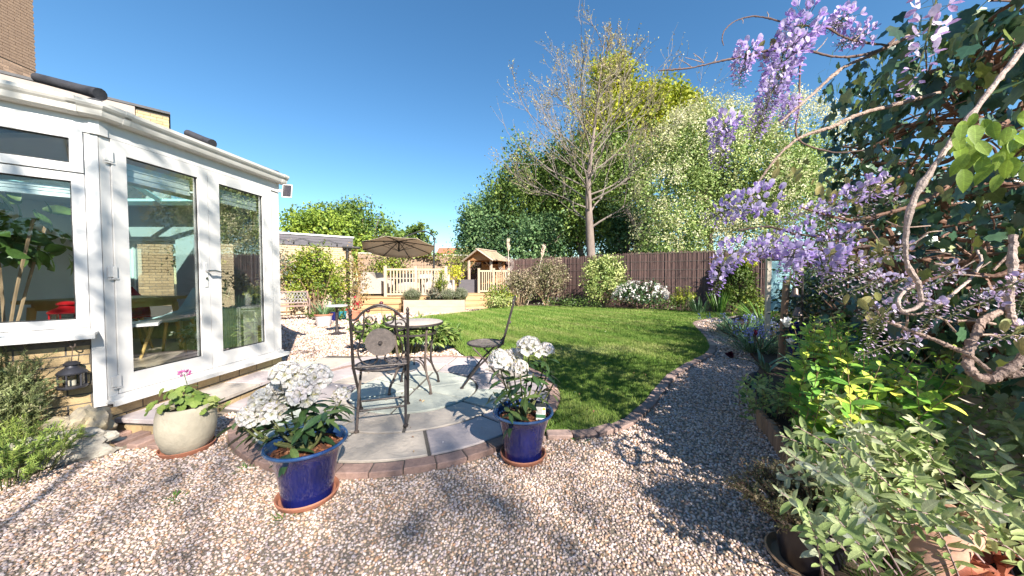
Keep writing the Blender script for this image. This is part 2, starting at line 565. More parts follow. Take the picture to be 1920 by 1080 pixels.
m_grass = LEAF("grass_blade", [(0.06, 0.12, 0.02), (0.105, 0.185, 0.03), (0.165, 0.215, 0.05), (0.25, 0.265, 0.10)], rough=0.6, transl=0.3, spec=0.25)
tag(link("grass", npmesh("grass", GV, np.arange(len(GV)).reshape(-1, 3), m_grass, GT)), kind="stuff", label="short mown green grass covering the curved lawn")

# lawn edging: one row of bricks laid end to end
le = MB(); le.box(-0.01, 0.01, -0.01, 0.01, -0.08, -0.05)
lawn_edging = le.build("lawn_edging", m_mortar); tag(lawn_edging, "curving row of worn bricks edging the lawn beside the gravel path", kind="structure")
bk = MB(); bk.cbox(-0.098, 0.098, -0.052, 0.052, -0.06, 0.036, 0.006); bkm = bk.mesh("brick", m_brick_grey)
d = np.concatenate([[0], np.cumsum(np.linalg.norm(np.diff(EDGE, axis=0), axis=1))])
for s in np.arange(0.1, d[-1] - 0.1, 0.207):
    x, y = np.interp(s, d, EDGE[:, 0]), np.interp(s, d, EDGE[:, 1])
    tx, ty = np.interp(s + 0.05, d, EDGE[:, 0]) - np.interp(s - 0.05, d, EDGE[:, 0]), np.interp(s + 0.05, d, EDGE[:, 1]) - np.interp(s - 0.05, d, EDGE[:, 1])
    a = math.atan2(ty, tx)
    nx, ny = -math.sin(a), math.cos(a)
    mt = Matrix.Translation((x + nx * 0.05, y + ny * 0.05, random.uniform(-0.006, 0.006))) @ Matrix.Rotation(a + random.gauss(0, 0.025), 4, 'Z') @ Matrix.Rotation(random.gauss(0, 0.03), 4, 'X')
    link("brick", bkm, lawn_edging, mt)

# round patio: mortar bed, rings of stone slabs, brick border
pb = MB(); pb.lathe([(PR - 0.02, -0.08), (PR - 0.02, 0.030)], 96, (PC[0], PC[1], 0))
pb.prism([(-2.72, 3.05), (-2.2, 2.95), (-1.6, 5.15), (-2.92, 5.2)], -0.06, 0.018)
patio = pb.build("patio", m_mortar); tag(patio, "round patio of pale stone slabs with a brick border", kind="structure")
def wedge(r0, r1, a0, a1, z1, gap=0.0125):
    n = max(3, int((a1 - a0) * r1 / 0.09))
    g1 = gap / max(r1, 0.1); g0 = gap / max(r0, 0.08)
    o = [PC + (r1 - gap) * np.array([math.cos(t), math.sin(t)]) for t in np.linspace(a0 + g1, a1 - g1, n)]
    i = [PC + (r0 + gap) * np.array([math.cos(t), math.sin(t)]) for t in np.linspace(a1 - g0, a0 + g0, n)] if r0 > 0.05 else [PC + 0.03 * np.array([math.cos((a0 + a1) / 2), math.sin((a0 + a1) / 2)])]
    return MB().prism(o + i, 0.0, z1, 0.005)
_rs = random.Random(5)
for (r0, r1, n, off, wob, cols) in ((0.0, 0.665, 6, 0.35, 0.25, (0, 0, 2, 0)), (0.665, 1.035, 9, 0.1, 0.16, (1, 2, 1, 0, 1)), (1.035, 1.44, 12, -1.73, 0.12, (1, 0, 2, 1, 0))):
    A = [off + 2 * math.pi * k / n + _rs.uniform(-wob, wob) * (2 * math.pi / n) for k in range(n)]
    A.append(A[0] + 2 * math.pi)
    for k in range(n):
        wedge(r0, r1, A[k], A[k + 1], 0.045 + _rs.uniform(-0.004, 0.004)).build("slab", SLABS[_rs.choice(cols)], patio)
nb = 47
for k in range(nb):
    w = wedge(1.445, PR, 2 * math.pi * k / nb, 2 * math.pi * (k + 1) / nb, 0.042 + _rs.uniform(-0.004, 0.004), 0.004)
    w.build("brick", m_brick_red, patio)
# squared slabs between the round patio and the house step
rows = [[(-2.70, 3.07), (-2.38, 3.0), (-2.45, 3.62), (-2.76, 3.66)], [(-2.77, 3.68), (-2.46, 3.64), (-2.56, 4.3), (-2.83, 4.32)], [(-2.84, 4.34), (-2.44, 4.30), (-2.34, 4.98), (-2.90, 5.02)],
        [(-2.42, 4.35), (-2.12, 4.72), (-1.90, 4.88), (-1.92, 5.14), (-2.30, 5.05)]]
for q in rows:
    MB().prism(q, 0.0, 0.034 + _rs.uniform(-0.003, 0.003), 0.005).build("slab", SLABS[_rs.choice((1, 2, 1))], patio)

# planting bed on the right
BED = [tuple(p[:2]) for p in (G(1392, 593), G(1348, 612), G(1352, 622), G(1392, 645), G(1425, 690), G(1414, 730), G(1410, 752), G(1428, 790), G(1447, 825), G(1487, 890))] + [(1.62, 1.72), (1.25, 1.42), (1.20, 0.2), (9, 0.2), (14, 8), (13, 12)]
g = MB(); g.prism(BED[::-1], -0.05, 0.075)
tag(g.build("flower_bed", m_soil), kind="structure")
FARBED = [tuple(p) for p in FAR[:8]] + [(-2.2, 13.2), (-3.0, 18.6), (3.2, 16.4), (9.5, 12.4), (9.6, 11)]
g = MB(); g.prism(FARBED, -0.05, 0.03)
tag(g.build("far_flower_bed", m_soil), kind="structure")

# log roll that holds the bed
m_log = M("treated_log", (0.36, 0.22, 0.13), (0.20, 0.13, 0.09), 0.85, 9, stretch=(1, 1, 0.12), bump=0.5, obj_rand=0.22)
lr = thing("log_roll_edging", "low roll of upright half logs edging the flower bed below the sage", "edging", (*BED[9], 0))
lg = MB(); lg.lathe([(0.027, -0.05), (0.0275, 0.122), (0.023, 0.130), (0.0, 0.131)], 12); lgm = lg.mesh("log", m_log, True)
BD = np.array([(2.09, 2.75)] + [b for b in BED[8:12]])
d = np.concatenate([[0], np.cumsum(np.linalg.norm(np.diff(BD, axis=0), axis=1))])
for k, s in enumerate(np.arange(0, d[-1], 0.053)):
    link("log", lgm, lr, Matrix.Translation((np.interp(s, d, BD[:, 0]) - BED[9][0], np.interp(s, d, BD[:, 1]) - BED[9][1], random.uniform(-0.012, 0.012))) @ Matrix.Rotation(random.uniform(0, 6), 4, 'Z'))
m_board = M("edging_board", (0.20, 0.17, 0.15), (0.11, 0.10, 0.09), 0.9, 12, bump=0.3)
e = MB()
BB = [BED[5], BED[6], BED[7], (2.09, 2.75)]
for k in range(3):
    a, b = np.array(BB[k]), np.array(BB[k + 1]); u = nrm(b - a)
    e.obox(a, u, (u[1], -u[0]), 0, np.linalg.norm(b - a) - 0.003, -0.02, 0.015, -0.03, 0.095)
tag(e.build("edging_board", m_board), "thin grey timber board edging the flower bed below the lime green hellebore", "edging")

# gravel stones
STEP = [(-3.30, 2.30), (-2.98, 2.34), (-2.62, 2.40), (-2.60, 4.45), (-3.1, 4.5)]
t = (1 + 5 ** 0.5) / 2
ICO_V = nrm(np.array([(-1, t, 0), (1, t, 0), (-1, -t, 0), (1, -t, 0), (0, -1, t), (0, 1, t), (0, -1, -t), (0, 1, -t), (t, 0, -1), (t, 0, 1), (-t, 0, -1), (-t, 0, 1)]))
ICO_F = np.array([(0, 11, 5), (0, 5, 1), (0, 1, 7), (0, 7, 10), (0, 10, 11), (1, 5, 9), (5, 11, 4), (11, 10, 2), (10, 7, 6), (7, 1, 8), (3, 9, 4), (3, 4, 2), (3, 2, 6), (3, 6, 8), (3, 8, 9), (4, 9, 5), (2, 4, 11), (6, 2, 10), (8, 6, 7), (9, 8, 1)])
OCT_V = nrm(np.array([(1, 0.1, 0), (0.15, 1, 0), (-1, -0.1, 0), (-0.15, -1, 0), (0.2, 0.1, 1), (0, 0, -1)]))
OCT_F = np.array([(0, 1, 4), (1, 2, 4), (2, 3, 4), (3, 0, 4), (1, 0, 5), (2, 1, 5), (3, 2, 5), (0, 3, 5)])
def stones(y0, y1, s, xa=-9, xb=9, size=1.0, base=None):
    base = ICO_V if base is None else base
    gx, gy = np.meshgrid(np.arange(xa, xb, s), np.arange(y0, y1, s))
    x = (gx + rng.uniform(-0.6, 0.6, gx.shape) * s).ravel(); y = (gy + rng.uniform(-0.6, 0.6, gx.shape) * s).ravel()
    k = (abs(x) < 1.6 * y + 0.1) & in_poly(x, y, GRAVEL)
    x, y = x[k], y[k]
    k = ~in_poly(x, y, LAWN) & ~in_poly(x, y, BED) & ~in_poly(x, y, STEP) & (np.hypot(x - PC[0], y - PC[1]) > PR + 0.004)
    k &= ~in_poly(x, y, [(-2.72, 3.05), (-2.2, 2.95), (-1.6, 5.15), (-2.92, 5.2)])
    k &= ~in_poly(x, y, [(-3.1, 4.4), (-3.0, 2.6), (-3.3, 2.4), (-9, -2), (-9, 6)])
    x, y = x[k], y[k]
    n = len(x)
    sz = s * size * (0.42 + 0.38 * rng.random(n))
    V = base[None] * (1 + rng.normal(size=(n, len(base), 1)) * 0.14) * (sz[:, None] * np.array([1, 0.78, 0.55]) * rng.uniform(0.75, 1.25, (n, 3)))[:, None, :]
    a = rng.uniform(0, 6.28, n); tl = rng.normal(size=(n, 2)) * 0.45
    up = nrm(np.stack([tl[:, 0], tl[:, 1], np.ones(n)], 1))
    rot = frames(np.stack([np.cos(a), np.sin(a), 0 * a], 1), up)
    W = np.einsum('mij,mnj->mni', rot, V) + np.stack([x, y, rng.uniform(0.0, 0.55, n) * sz], 1)[:, None, :]
    return W.reshape(-1, 3), np.repeat(rng.random(n), len(base)), n
SV, ST, SF, SN = [], [], [], 0
for (y0, y1, sp, near) in ((1.20, 2.1, 0.0138, 1), (2.1, 3.0, 0.0168, 1), (3.0, 5.0, 0.0215, 0), (5.0, 8.0, 0.034, 0), (8.0, 13.0, 0.055, 0)):
    v, tt, n = stones(y0, y1, sp, base=ICO_V if near else OCT_V * 1.12)
    F_ = ICO_F if near else OCT_F
    SF.append((F_[None] + (np.arange(n) * (12 if near else 6))[:, None, None]).reshape(-1, 3) + SN)
    SV.append(v); ST.append(tt); SN += len(v)
SV, ST, SF = np.vstack(SV), np.concatenate(ST), np.vstack(SF)
m_stone, nt, b = _nodes("gravel_stone")
at = nt.nodes.new("ShaderNodeAttribute"); at.attribute_name = "tint"
rp = ramp(nt, [(0.0, (0.16, 0.12, 0.10)), (0.10, (0.30, 0.24, 0.22)), (0.2, (0.43, 0.24, 0.14)), (0.30, (0.59, 0.42, 0.30)), (0.42, (0.39, 0.31, 0.31)), (0.52, (0.66, 0.52, 0.42)), (0.64, (0.52, 0.36, 0.29)), (0.74, (0.73, 0.60, 0.54)), (0.84, (0.47, 0.38, 0.38)), (0.92, (0.82, 0.69, 0.63)), (1.0, (0.68, 0.47, 0.32))])
nt.links.new(at.outputs["Fac"], rp.inputs[0]); nt.links.new(rp.outputs[0], b.inputs["Base Color"]); b.inputs["Roughness"].default_value = 0.62
tag(link("gravel_stones", npmesh("gravel_stones", SV, SF, m_stone, ST, True)), kind="stuff", label="loose mixed beige, white and grey gravel stones")
# litter on the gravel: dry leaves and fallen petals
n = 130; x = rng.uniform(-2.6, 2.4, n); y = rng.uniform(1.25, 7.5, n)
k = ~in_poly(x, y, BED) & ~in_poly(x, y, STEP) & (abs(x) < 1.5 * y); x, y = x[k], y[k]; n = len(x)
W_, FF, tt = scatter(leaf_tpl(0.5, 3, fold=0.4, droop=0.4), np.stack([x, y, np.where(np.hypot(x - PC[0], y - PC[1]) < PR, 0.056, np.where(in_poly(x, y, LAWN), 0.06, 0.022))], 1), frames(nrm(rand_dirs(n) * [1, 1, 0.2]), np.array([0, 0, 1.0]) + 0.35 * rand_dirs(n)), 0.012 + 0.028 * rng.random(n) ** 2)
tag(link("leaf_litter", npmesh("leaf_litter", W_, FF, LP("litter", [(0.10, 0.05, 0.03), (0.24, 0.14, 0.07), (0.36, 0.26, 0.14), (0.62, 0.55, 0.52)], transl=0.1)[0], tt)), kind="stuff", label="small dry leaves and petals scattered over gravel, patio and lawn")
# ================================================================ conservatory and house
m_upvc = M("white_upvc", (0.62, 0.605, 0.59), (0.53, 0.515, 0.50), 0.35, 3, spec=0.5)
m_upvc2 = M("white_gutter", (0.58, 0.56, 0.53), (0.48, 0.46, 0.43), 0.4, 5)
m_seal = M("black_seal", (0.02, 0.02, 0.022), (0.012, 0.012, 0.013), 0.6)
m_chrome = M("satin_chrome", (0.65, 0.65, 0.66), (0.5, 0.5, 0.52), 0.25, 20, metal=1.0)
m_ybrick = M("yellow_brick", (0.50, 0.37, 0.20), (0.37, 0.26, 0.14), 0.9, 18, bump=0.5, bscale=120, obj_rand=0.2)
m_hbrick = M("house_brick", (0.34, 0.23, 0.16), (0.24, 0.16, 0.115), 0.9, 18, bump=0.6, bscale=120, obj_rand=0.28)
m_tile = M("dark_roof_tile", (0.045, 0.045, 0.055), (0.025, 0.025, 0.03), 0.6, 12, bump=0.3)
m_blind = M("pleated_blind", (0.62, 0.68, 0.68), (0.50, 0.57, 0.57), 0.7, 4)
m_intwall = M("interior_wall", (0.66, 0.66, 0.65), (0.58, 0.58, 0.57), 0.8, 2)
m_ceil = M("interior_ceiling", (0.70, 0.70, 0.69), (0.62, 0.62, 0.61), 0.9, 2)

def glass(name, tint=(0.95, 0.98, 0.975), refl=0.012):
    m = bpy.data.materials.new(name); m.use_nodes = True
    nt = m.node_tree; nt.nodes.remove(nt.nodes["Principled BSDF"])
    tr = nt.nodes.new("ShaderNodeBsdfTransparent"); tr.inputs[0].default_value = (*tint, 1)
    gl = nt.nodes.new("ShaderNodeBsdfGlossy"); gl.inputs["Roughness"].default_value = 0.01
    fr = nt.nodes.new("ShaderNodeFresnel"); fr.inputs[0].default_value = 1.5
    ad = nt.nodes.new("ShaderNodeMath"); ad.operation = 'MULTIPLY_ADD'; ad.inputs[1].default_value = 0.5; ad.inputs[2].default_value = refl; ad.use_clamp = True
    mx = nt.nodes.new("ShaderNodeMixShader")
    nt.links.new(fr.outputs[0], ad.inputs[0]); nt.links.new(ad.outputs[0], mx.inputs[0])
    nt.links.new(tr.outputs[0], mx.inputs[1]); nt.links.new(gl.outputs[0], mx.inputs[2])
    nt.links.new(mx.outputs[0], nt.nodes["Material Output"].inputs[0])
    return m
m_glass = glass("window_glass")

CP0 = np.array([-3.18, 2.573]); CP1 = np.array([-3.015, 4.29])
uB = nrm(CP1 - CP0); nB = np.array([uB[1], -uB[0]]); LB = np.linalg.norm(CP1 - CP0)
uA = np.array([-0.743, -0.669]); nA = np.array([0.669, -0.743]); LA = 1.5
CPA = CP0 + uA * LA
CP2 = np.array([-4.25, 5.55]); uC = nrm(CP2 - CP1); nC = np.array([uC[1], -uC[0]]); LC = np.linalg.norm(CP2 - CP1)
uD = np.array([-1.0, 0.0]); nD = np.array([0.0, 1.0]); LD = 3.0

cons = thing("conservatory", "white framed glazed conservatory with double doors and angled corner beside the patio", "conservatory", (-4.6, 3.4, 0))
W = dict(parent=cons, world=True)

# plinth and dwarf wall, brick by brick on a mortar core
def brick_run(parent, P0, u, n, L, z0, z1, mat, name="brick", skip=None, mesh=None, bl=0.215, bh=0.065, j=0.01, dep=0.02, limit=300, off=0.0, mass_mat=None):
    """Courses of bricks proud of a wall face; LIMIT of them single objects, the rest one joined part."""
    P0, u, n = np.array(P0, float), np.array(u, float), np.array(n, float)
    if mesh is None:
        b_ = MB(); b_.box(-bl / 2, bl / 2, -dep, 0.004, -bh / 2, bh / 2); mesh = b_.mesh("brick", mat)
    a = math.atan2(u[1], u[0])
    flip = np.dot(np.array([u[1], -u[0]]), n) < 0
    cnt, z, row = 0, z0 + bh / 2 + 0.004, 0
    rest = MB()
    base = np.array(parent.location)
    base0 = np.array(parent.parent.location) if parent.parent is not None else np.zeros(3)
    while z + bh / 2 <= z1 + 1e-6:
        s = (bl + j) * (0.5 if row % 2 == 0 else 0.0) + off
        while s - bl / 2 < L:
            c0, c1 = max(s - bl / 2, 0), min(s + bl / 2, L)
            if c1 - c0 > 0.03 and (skip is None or not skip((c0 + c1) / 2, z)):
                q = P0 + u * (c0 + c1) / 2
                dz = random.uniform(-0.002, 0.002)
                if cnt < limit:
                    mt = Matrix.Translation((q[0] - base[0] - base0[0], q[1] - base[1] - base0[1], z - base[2] - base0[2])) @ Matrix.Rotation(a, 4, 'Z') @ Matrix.Diagonal(((c1 - c0) / bl, -1 if not flip else 1, 1, 1))
                    mt = mt @ Matrix.Translation((0, dz, 0))
                    link(name, mesh, parent, mt)
                else:
                    rest.obox(P0, u, n, c0, c1, -0.004, dep, z - bh / 2, z + bh / 2)
                cnt += 1
            s += bl + j
        z += bh + j; row += 1
    if rest.v:
        o = rest.build("brickwork", mass_mat or mat, parent, kind="stuff")
        o.location = -Vector(base) - Vector(base0)
    return cnt

dw = MB(); dw.obox(CP0, uA, nA, 0.075, LA, -0.22, -0.012, -0.05, 0.795); dw = dw.build("dwarf_wall", m_mortar, **W)
brick_run(dw, CP0 + uA * 0.08 - nA * 0.012, uA, nA, LA - 0.08, -0.01, 0.80, m_ybrick)
pl = MB(); pl.obox(CP0, uB, nB, -0.02, LB + 0.02, -0.2, -0.002, -0.05, 0.247); pl = pl.build("plinth", m_mortar, **W)
brick_run(pl, CP0 - nB * 0.002, uB, nB, LB, 0.0, 0.247, m_ybrick)
MB().obox(CP1, uC, nC, 0, LC, -0.2, 0, -0.05, 0.62).build("far_dwarf_wall", m_ybrick, **W)
MB().obox(CP2, uD, nD, 0, LD, -0.2, 0, -0.05, 0.55).build("far_dwarf_wall", m_ybrick, **W)

# corner posts
def post(P, r, z0, z1, name="corner_post"):
    b_ = MB(); q = [(P[0] + r * math.cos(t), P[1] + r * math.sin(t)) for t in np.linspace(0.2, 0.2 + 2 * math.pi, 9)[:-1]]
    b_.prism(q, z0, z1); return b_.build(name, m_upvc, **W)
b_ = MB(); b_.obox(CP0, uA, nA, 0.0, 0.068, -0.07, 0.012, 0.25, 2.34); b_.obox(CP0, uB, nB, 0.0, 0.058, -0.06, 0.010, 0.251, 2.339); b_.build("corner_post", m_upvc, **W)
b_ = MB(); b_.obox(CP1, uB, nB, -0.125, 0.0, -0.07, 0.008, 0.29, 2.34); b_.obox(CP1, uC, nC, 0.002, 0.10, -0.07, 0.006, 0.29, 2.339); b_.build("corner_post", m_upvc, **W)
# sill below the doors, with a drip nose
b_ = MB(); b_.obox(CP0, uB, nB, -0.02, LB + 0.03, -0.12, 0.095, 0.268, 0.288); b_.obox(CP0, uB, nB, -0.02, LB + 0.03, 0.078, 0.098, 0.248, 0.2675); b_.obox(CP0, uB, nB, 0.0, LB, -0.11, 0.035, 0.2885, 0.318)
b_.build("door_sill", m_upvc, **W)
b_ = MB(); b_.obox(CP0, uA, nA, 0.03, LA, -0.10, 0.12, 0.822, 0.842); b_.obox(CP0, uA, nA, 0.03, LA, 0.10, 0.123, 0.796, 0.8215); b_.obox(CP0, uA, nA, 0.069, LA, -0.09, 0.02, 0.8425, 0.872)
b_.build("window_sill", m_upvc, **W)
# frieze above the openings
b_ = MB(); b_.obox(CP0, uB, nB, 0.03, LB, -0.07, 0.02, 2.345, 2.46); b_.obox(CP0, uB, nB, 0.03, LB, -0.07, 0.008, 2.465, 2.50)
b_.obox(CP0, uA, nA, 0.03, LA, -0.07, 0.02, 2.345, 2.46); b_.obox(CP0, uA, nA, 0.03, LA, -0.07, 0.008, 2.465, 2.50)
b_.obox(CP0, uA, nA, -0.012, 0.04, -0.05, 0.030, 2.344, 2.501); b_.obox(CP0, uB, nB, -0.012, 0.04, -0.05, 0.030, 2.343, 2.502)
b_.build("frieze", m_upvc, **W)

def framed(parent, P0, u, n, a0, a1, z0, z1, fw, proud=0.0, dep=0.06, blind=None, fb=None, ft=None):
    """A rectangular frame with bevelled inner bead, black seal and a pane."""
    fb = fb or fw; ft = ft or fw
    fwl, fwr = fw if isinstance(fw, tuple) else (fw, fw)
    fb = fb if not isinstance(fb, tuple) else fwl; ft = ft if not isinstance(ft, tuple) else fwl
    b_ = MB()
    b_.obox(P0, u, n, a0, a0 + fwl, proud - dep, proud, z0, z1); b_.obox(P0, u, n, a1 - fwr, a1, proud - dep, proud, z0, z1)
    b_.obox(P0, u, n, a0 + fwl + 0.0005, a1 - fwr - 0.0005, proud - dep, proud - 0.001, z0, z0 + fb); b_.obox(P0, u, n, a0 + fwl + 0.0005, a1 - fwr - 0.0005, proud - dep, proud - 0.001, z1 - ft, z1)
    g0, g1, h0, h1 = a0 + fwl, a1 - fwr, z0 + fb, z1 - ft
    fr = b_.build("frame", m_upvc, parent)
    s = MB(); e = 0.009
    for (p, q, r_, t_) in ((g0, g0 + e, h0, h1), (g1 - e, g1, h0, h1), (g0 + e, g1 - e, h0, h0 + e), (g0 + e, g1 - e, h1 - e, h1)):
        s.obox(P0, u, n, p + 0.0004, q - 0.0004, proud - 0.022, proud - 0.016, r_ + 0.0004, t_ - 0.0004)
    s.build("seal", m_seal, parent)
    p = MB(); p.obox(P0, u, n, g0, g1, proud - 0.032, proud - 0.026, h0, h1); p.build("pane", m_glass, parent)
    if blind:
        k = MB(); nb_ = 5
        for i in range(nb_):
            zz0 = h1 - 0.035 - blind * (i + 1) / nb_; zz1 = h1 - 0.035 - blind * i / nb_
            k.obox(P0, u, n, g0 + 0.012, g1 - 0.02, proud - dep - 0.032 - (i % 2) * 0.006, proud - dep - 0.012 + (i % 2) * 0.006, zz0 + 0.001, zz1)
        k.obox(P0, u, n, g0 + 0.012, g1 - 0.02, proud - dep - 0.036, proud - dep - 0.004, h1 - 0.035 - blind - 0.02, h1 - 0.035 - blind - 0.001)
        k.build("blind", m_blind, parent)
    return fr

def cpart(name):
    o = bpy.data.objects.new(name, None); COL.objects.link(o); o.parent = cons; o.location = -Vector(cons.location); return o

dl = cpart("door"); framed(dl, CP0, uB, nB, 0.062, 0.808, 0.322, 2.342, (0.093, 0.093), 0.022, 0.06, 0.13, fb=0.145, ft=0.105)
dr = cpart("door"); framed(dr, CP0, uB, nB, 0.814, 1.592, 0.322, 2.342, (0.113, 0.123), 0.022, 0.06, 0.13, fb=0.145, ft=0.105)
# lever handle on its plate
h = MB(); c = CP0 + uB * 0.765
h.obox(c, uB, nB, -0.016, 0.016, 0.0225, 0.030, 1.16, 1.40); h.build("handle_plate", m_upvc, dl)
h = MB(); p0 = np.array([*(c + nB * 0.03), 1.32])
h.tube([p0, p0 + np.array([*(nB * 0.045), 0])], 0.011, 10); q0 = p0 + np.array([*(nB * 0.045), 0])
h.tube([q0 - np.array([*(uB * 0.012), 0]), q0 + np.array([*(uB * 0.05), 0.002]), q0 + np.array([*(uB * 0.115), -0.012])], [0.011, 0.010, 0.008], 10)
h.tube([p0 + np.array([0, 0, -0.075]), p0 + np.array([*(nB * 0.008), -0.075])], 0.012, 10)
h.build("handle", m_chrome, dl, smooth=True)
for zc in (2.21, 1.30, 0.43):
    h = MB(); c = CP0 + uB * 0.045
    h.obox(c, uB, nB, -0.002, 0.020, 0.022, 0.034, zc - 0.05, zc + 0.04); h.obox(c, uB, nB, -0.026, -0.003, 0.012, 0.030, zc - 0.045, zc + 0.035); h.obox(c, uB, nB, -0.03, 0.03, 0.0225, 0.030, zc - 0.062, zc - 0.0525)
    h.build("hinge", m_upvc, dl)
wn_ = cpart("window"); framed(wn_, CP0, uA, nA, 0.070, 1.02, 0.876, 2.03, 0.062, 0.018, 0.06, 0.06)
tl = cpart("top_window"); framed(tl, CP0, uA, nA, 0.070, 1.02, 2.036, 2.342, 0.062, 0.030, 0.06)
framed(cpart("window"), CP0, uA, nA, 1.03, LA, 0.876, 2.342, 0.062, 0.018)
# far facets seen through the glass
for (a0, a1) in ((0.10, 0.58), (0.59, 1.07), (1.08, LC - 0.06)):
    framed(cpart("window"), CP1, uC, nC, a0, a1, 0.625, 1.98, 0.05, 0.0)
    framed(cpart("top_window"), CP1, uC, nC, a0, a1, 1.985, 2.34, 0.05, 0.0)
for (a0, a1, b0, b1) in ((0.28, 0.92, 0.55, 1.86), (1.22, 2.06, 0.55, 1.86), (2.16, 2.95, 0.55, 1.86)):
    framed(cpart("window"), CP2, uD, nD, a0, a1, b0, b1, 0.04, 0.0)
w = MB()
for (a0, a1) in ((0.0, 0.278), (0.922, 1.218), (2.062, 2.158), (2.952, 3.0)):
    w.obox(CP2, uD, nD, a0, a1, -0.16, -0.005, 0.551, 1.862)
w.obox(CP2, uD, nD, 0, LD, -0.16, -0.004, 1.8625, 2.42); w.obox(CP1, uC, nC, 0.0, LC, -0.1, -0.003, 2.345, 2.5)
w.obox(CPA, (-1, 0), (0, -1), 0.0, 3.2, -0.16, 0.0, -0.05, 2.5)
w.obox((-7.25, CPA[1]), (0, 1), (-1, 0), 0, 3.9, -0.16, 0.0, -0.05, 2.5)
w.build("inner_wall", m_intwall, **W)
# floor
m_floor = M("wood_floor", (0.46, 0.37, 0.29), (0.35, 0.28, 0.22), 0.28, 3, stretch=(1, 9, 1), bump=0.05)
inside = [tuple(CP0 - nB * 0.08), tuple(CP1 - nB * 0.08), tuple(CP2 - np.array([0, 0.15])), (-7.1, 5.40), (-7.1, CPA[1] + 0.1), tuple(CPA - nA * 0.15)]
MB().prism(inside, 0.18, 0.262).build("floor", m_floor, **W)
# ceiling with a roof lantern
cl = MB(); X0, X1, Y0, Y1 = -6.1, -4.55, 3.75, 5.05
for (a, b2, c2, d2) in ((-7.1, X0, 1.8, 5.4), (X1, -3.35, 2.75, 4.45), (X0, X1, Y1, 5.4), (X0, X1, 1.9, Y0)):
    cl.box(a + 0.001, b2 - 0.001, c2, d2, 2.40, 2.44)
cl.build("ceiling", m_ceil, **W)
m_lant = M("lantern_frame", (0.62, 0.80, 0.78), (0.55, 0.74, 0.72), 0.4, 3)
ln = MB()
zc, zr = 2.40, 2.68
xm0, xm1, ym = X0 + 0.45, X1 - 0.45, (Y0 + Y1) / 2
cor = [(X0, Y0, zc), (X1, Y0, zc), (X1, Y1, zc), (X0, Y1, zc)]
for k in range(4):
    ln.tube([cor[k], cor[(k + 1) % 4]], 0.05, 4)
for a, b2 in ((cor[0], (xm0, ym, zr)), (cor[3], (xm0, ym, zr)), (cor[1], (xm1, ym, zr)), (cor[2], (xm1, ym, zr)), ((xm0, ym, zr), (xm1, ym, zr)), ((-5.3, Y0, zc), (-5.3, ym, zr)), ((-5.3, Y1, zc), (-5.3, ym, zr))):
    ln.tube([a, b2], 0.04, 4)
lan = ln.build("roof_lantern", m_lant, **W)
lg_ = MB(); lg_.add(cor + [(xm0, ym, zr), (xm1, ym, zr)], [(0, 1, 5, 4), (1, 2, 5), (2, 3, 4, 5), (3, 0, 4)])
m_lglass = glass("tinted_roof_glass", (0.55, 0.86, 0.84), 0.06)
lg_.build("lantern_glass", m_lglass, lan)
# gutter: ogee section swept along the eaves, with brackets, and the roof
def sweep(sec, path, z, mb):
    P = [np.array(p, float) for p in path]; n = len(P)
    N = []
    for k in range(n):
        d0 = nrm(P[k] - P[k - 1]) if k else nrm(P[1] - P[0]); d1 = nrm(P[k + 1] - P[k]) if k < n - 1 else d0
        n0, n1 = np.array([d0[1], -d0[0]]), np.array([d1[1], -d1[0]])
        m = nrm(n0 + n1); N.append(m / max(np.dot(m, n0), 0.4))
    s = len(sec)
    V = [(P[k][0] + N[k][0] * o, P[k][1] + N[k][1] * o, z + h_) for k in range(n) for o, h_ in sec]
    F = [(k * s + j, k * s + (j + 1) % s, (k + 1) * s + (j + 1) % s, (k + 1) * s + j) for k in range(n - 1) for j in range(s)]
    F += [tuple(range(s - 1, -1, -1)), tuple(range((n - 1) * s, n * s))]
    mb.add(V, F)
EP = [CPA, CP0, CP1 + uB * 0.04]
sec = [(0.012, 0.0), (0.075, 0.0), (0.095, 0.012), (0.102, 0.03), (0.108, 0.05), (0.122, 0.064), (0.132, 0.08), (0.134, 0.105), (0.124, 0.106), (0.118, 0.09), (0.1, 0.07), (0.02, 0.05), (0.02, 0.10), (0.012, 0.10)]
gt = MB(); sweep(sec, EP, 2.455, gt)
gt = gt.build("gutter", m_upvc2, **W)
for P, u, n, a in ((CP0, uB, nB, 0.11), (CP0, uA, nA, 0.10), (CP1, uB, nB, -0.02)):
    b_ = MB(); q = P + u * a
    sweep([(o * 1.0 + 0.003, h_ - 0.003 if h_ < 0.05 else h_ + 0.003) for o, h_ in sec], [q - u * 0.022, q + u * 0.022] if n is not nA else [q + u * 0.022, q - u * 0.022], 2.455, b_)
    o = b_.build("gutter_joint", m_upvc2, gt)
rf = MB()
apex = (-5.3, 3.9, 3.15)
e = [(*(CPA - nA * 0.01), 2.535), (*(CP0 - (nA + nB) * 0.01), 2.535), (*(CP1 - nB * 0.01), 2.535), (*CP2, 2.535)]
rf.add(e + [(X1 + 0.06, Y0 - 0.06, 2.70), (X1 + 0.06, Y1 + 0.06, 2.70), (X0, Y0 - 0.06, 2.70), (X0, Y1 + 0.06, 2.70)], [(0, 1, 4, 6), (1, 2, 5, 4), (2, 3, 7, 5)])
rf = rf.build("roof", m_tile, **W)
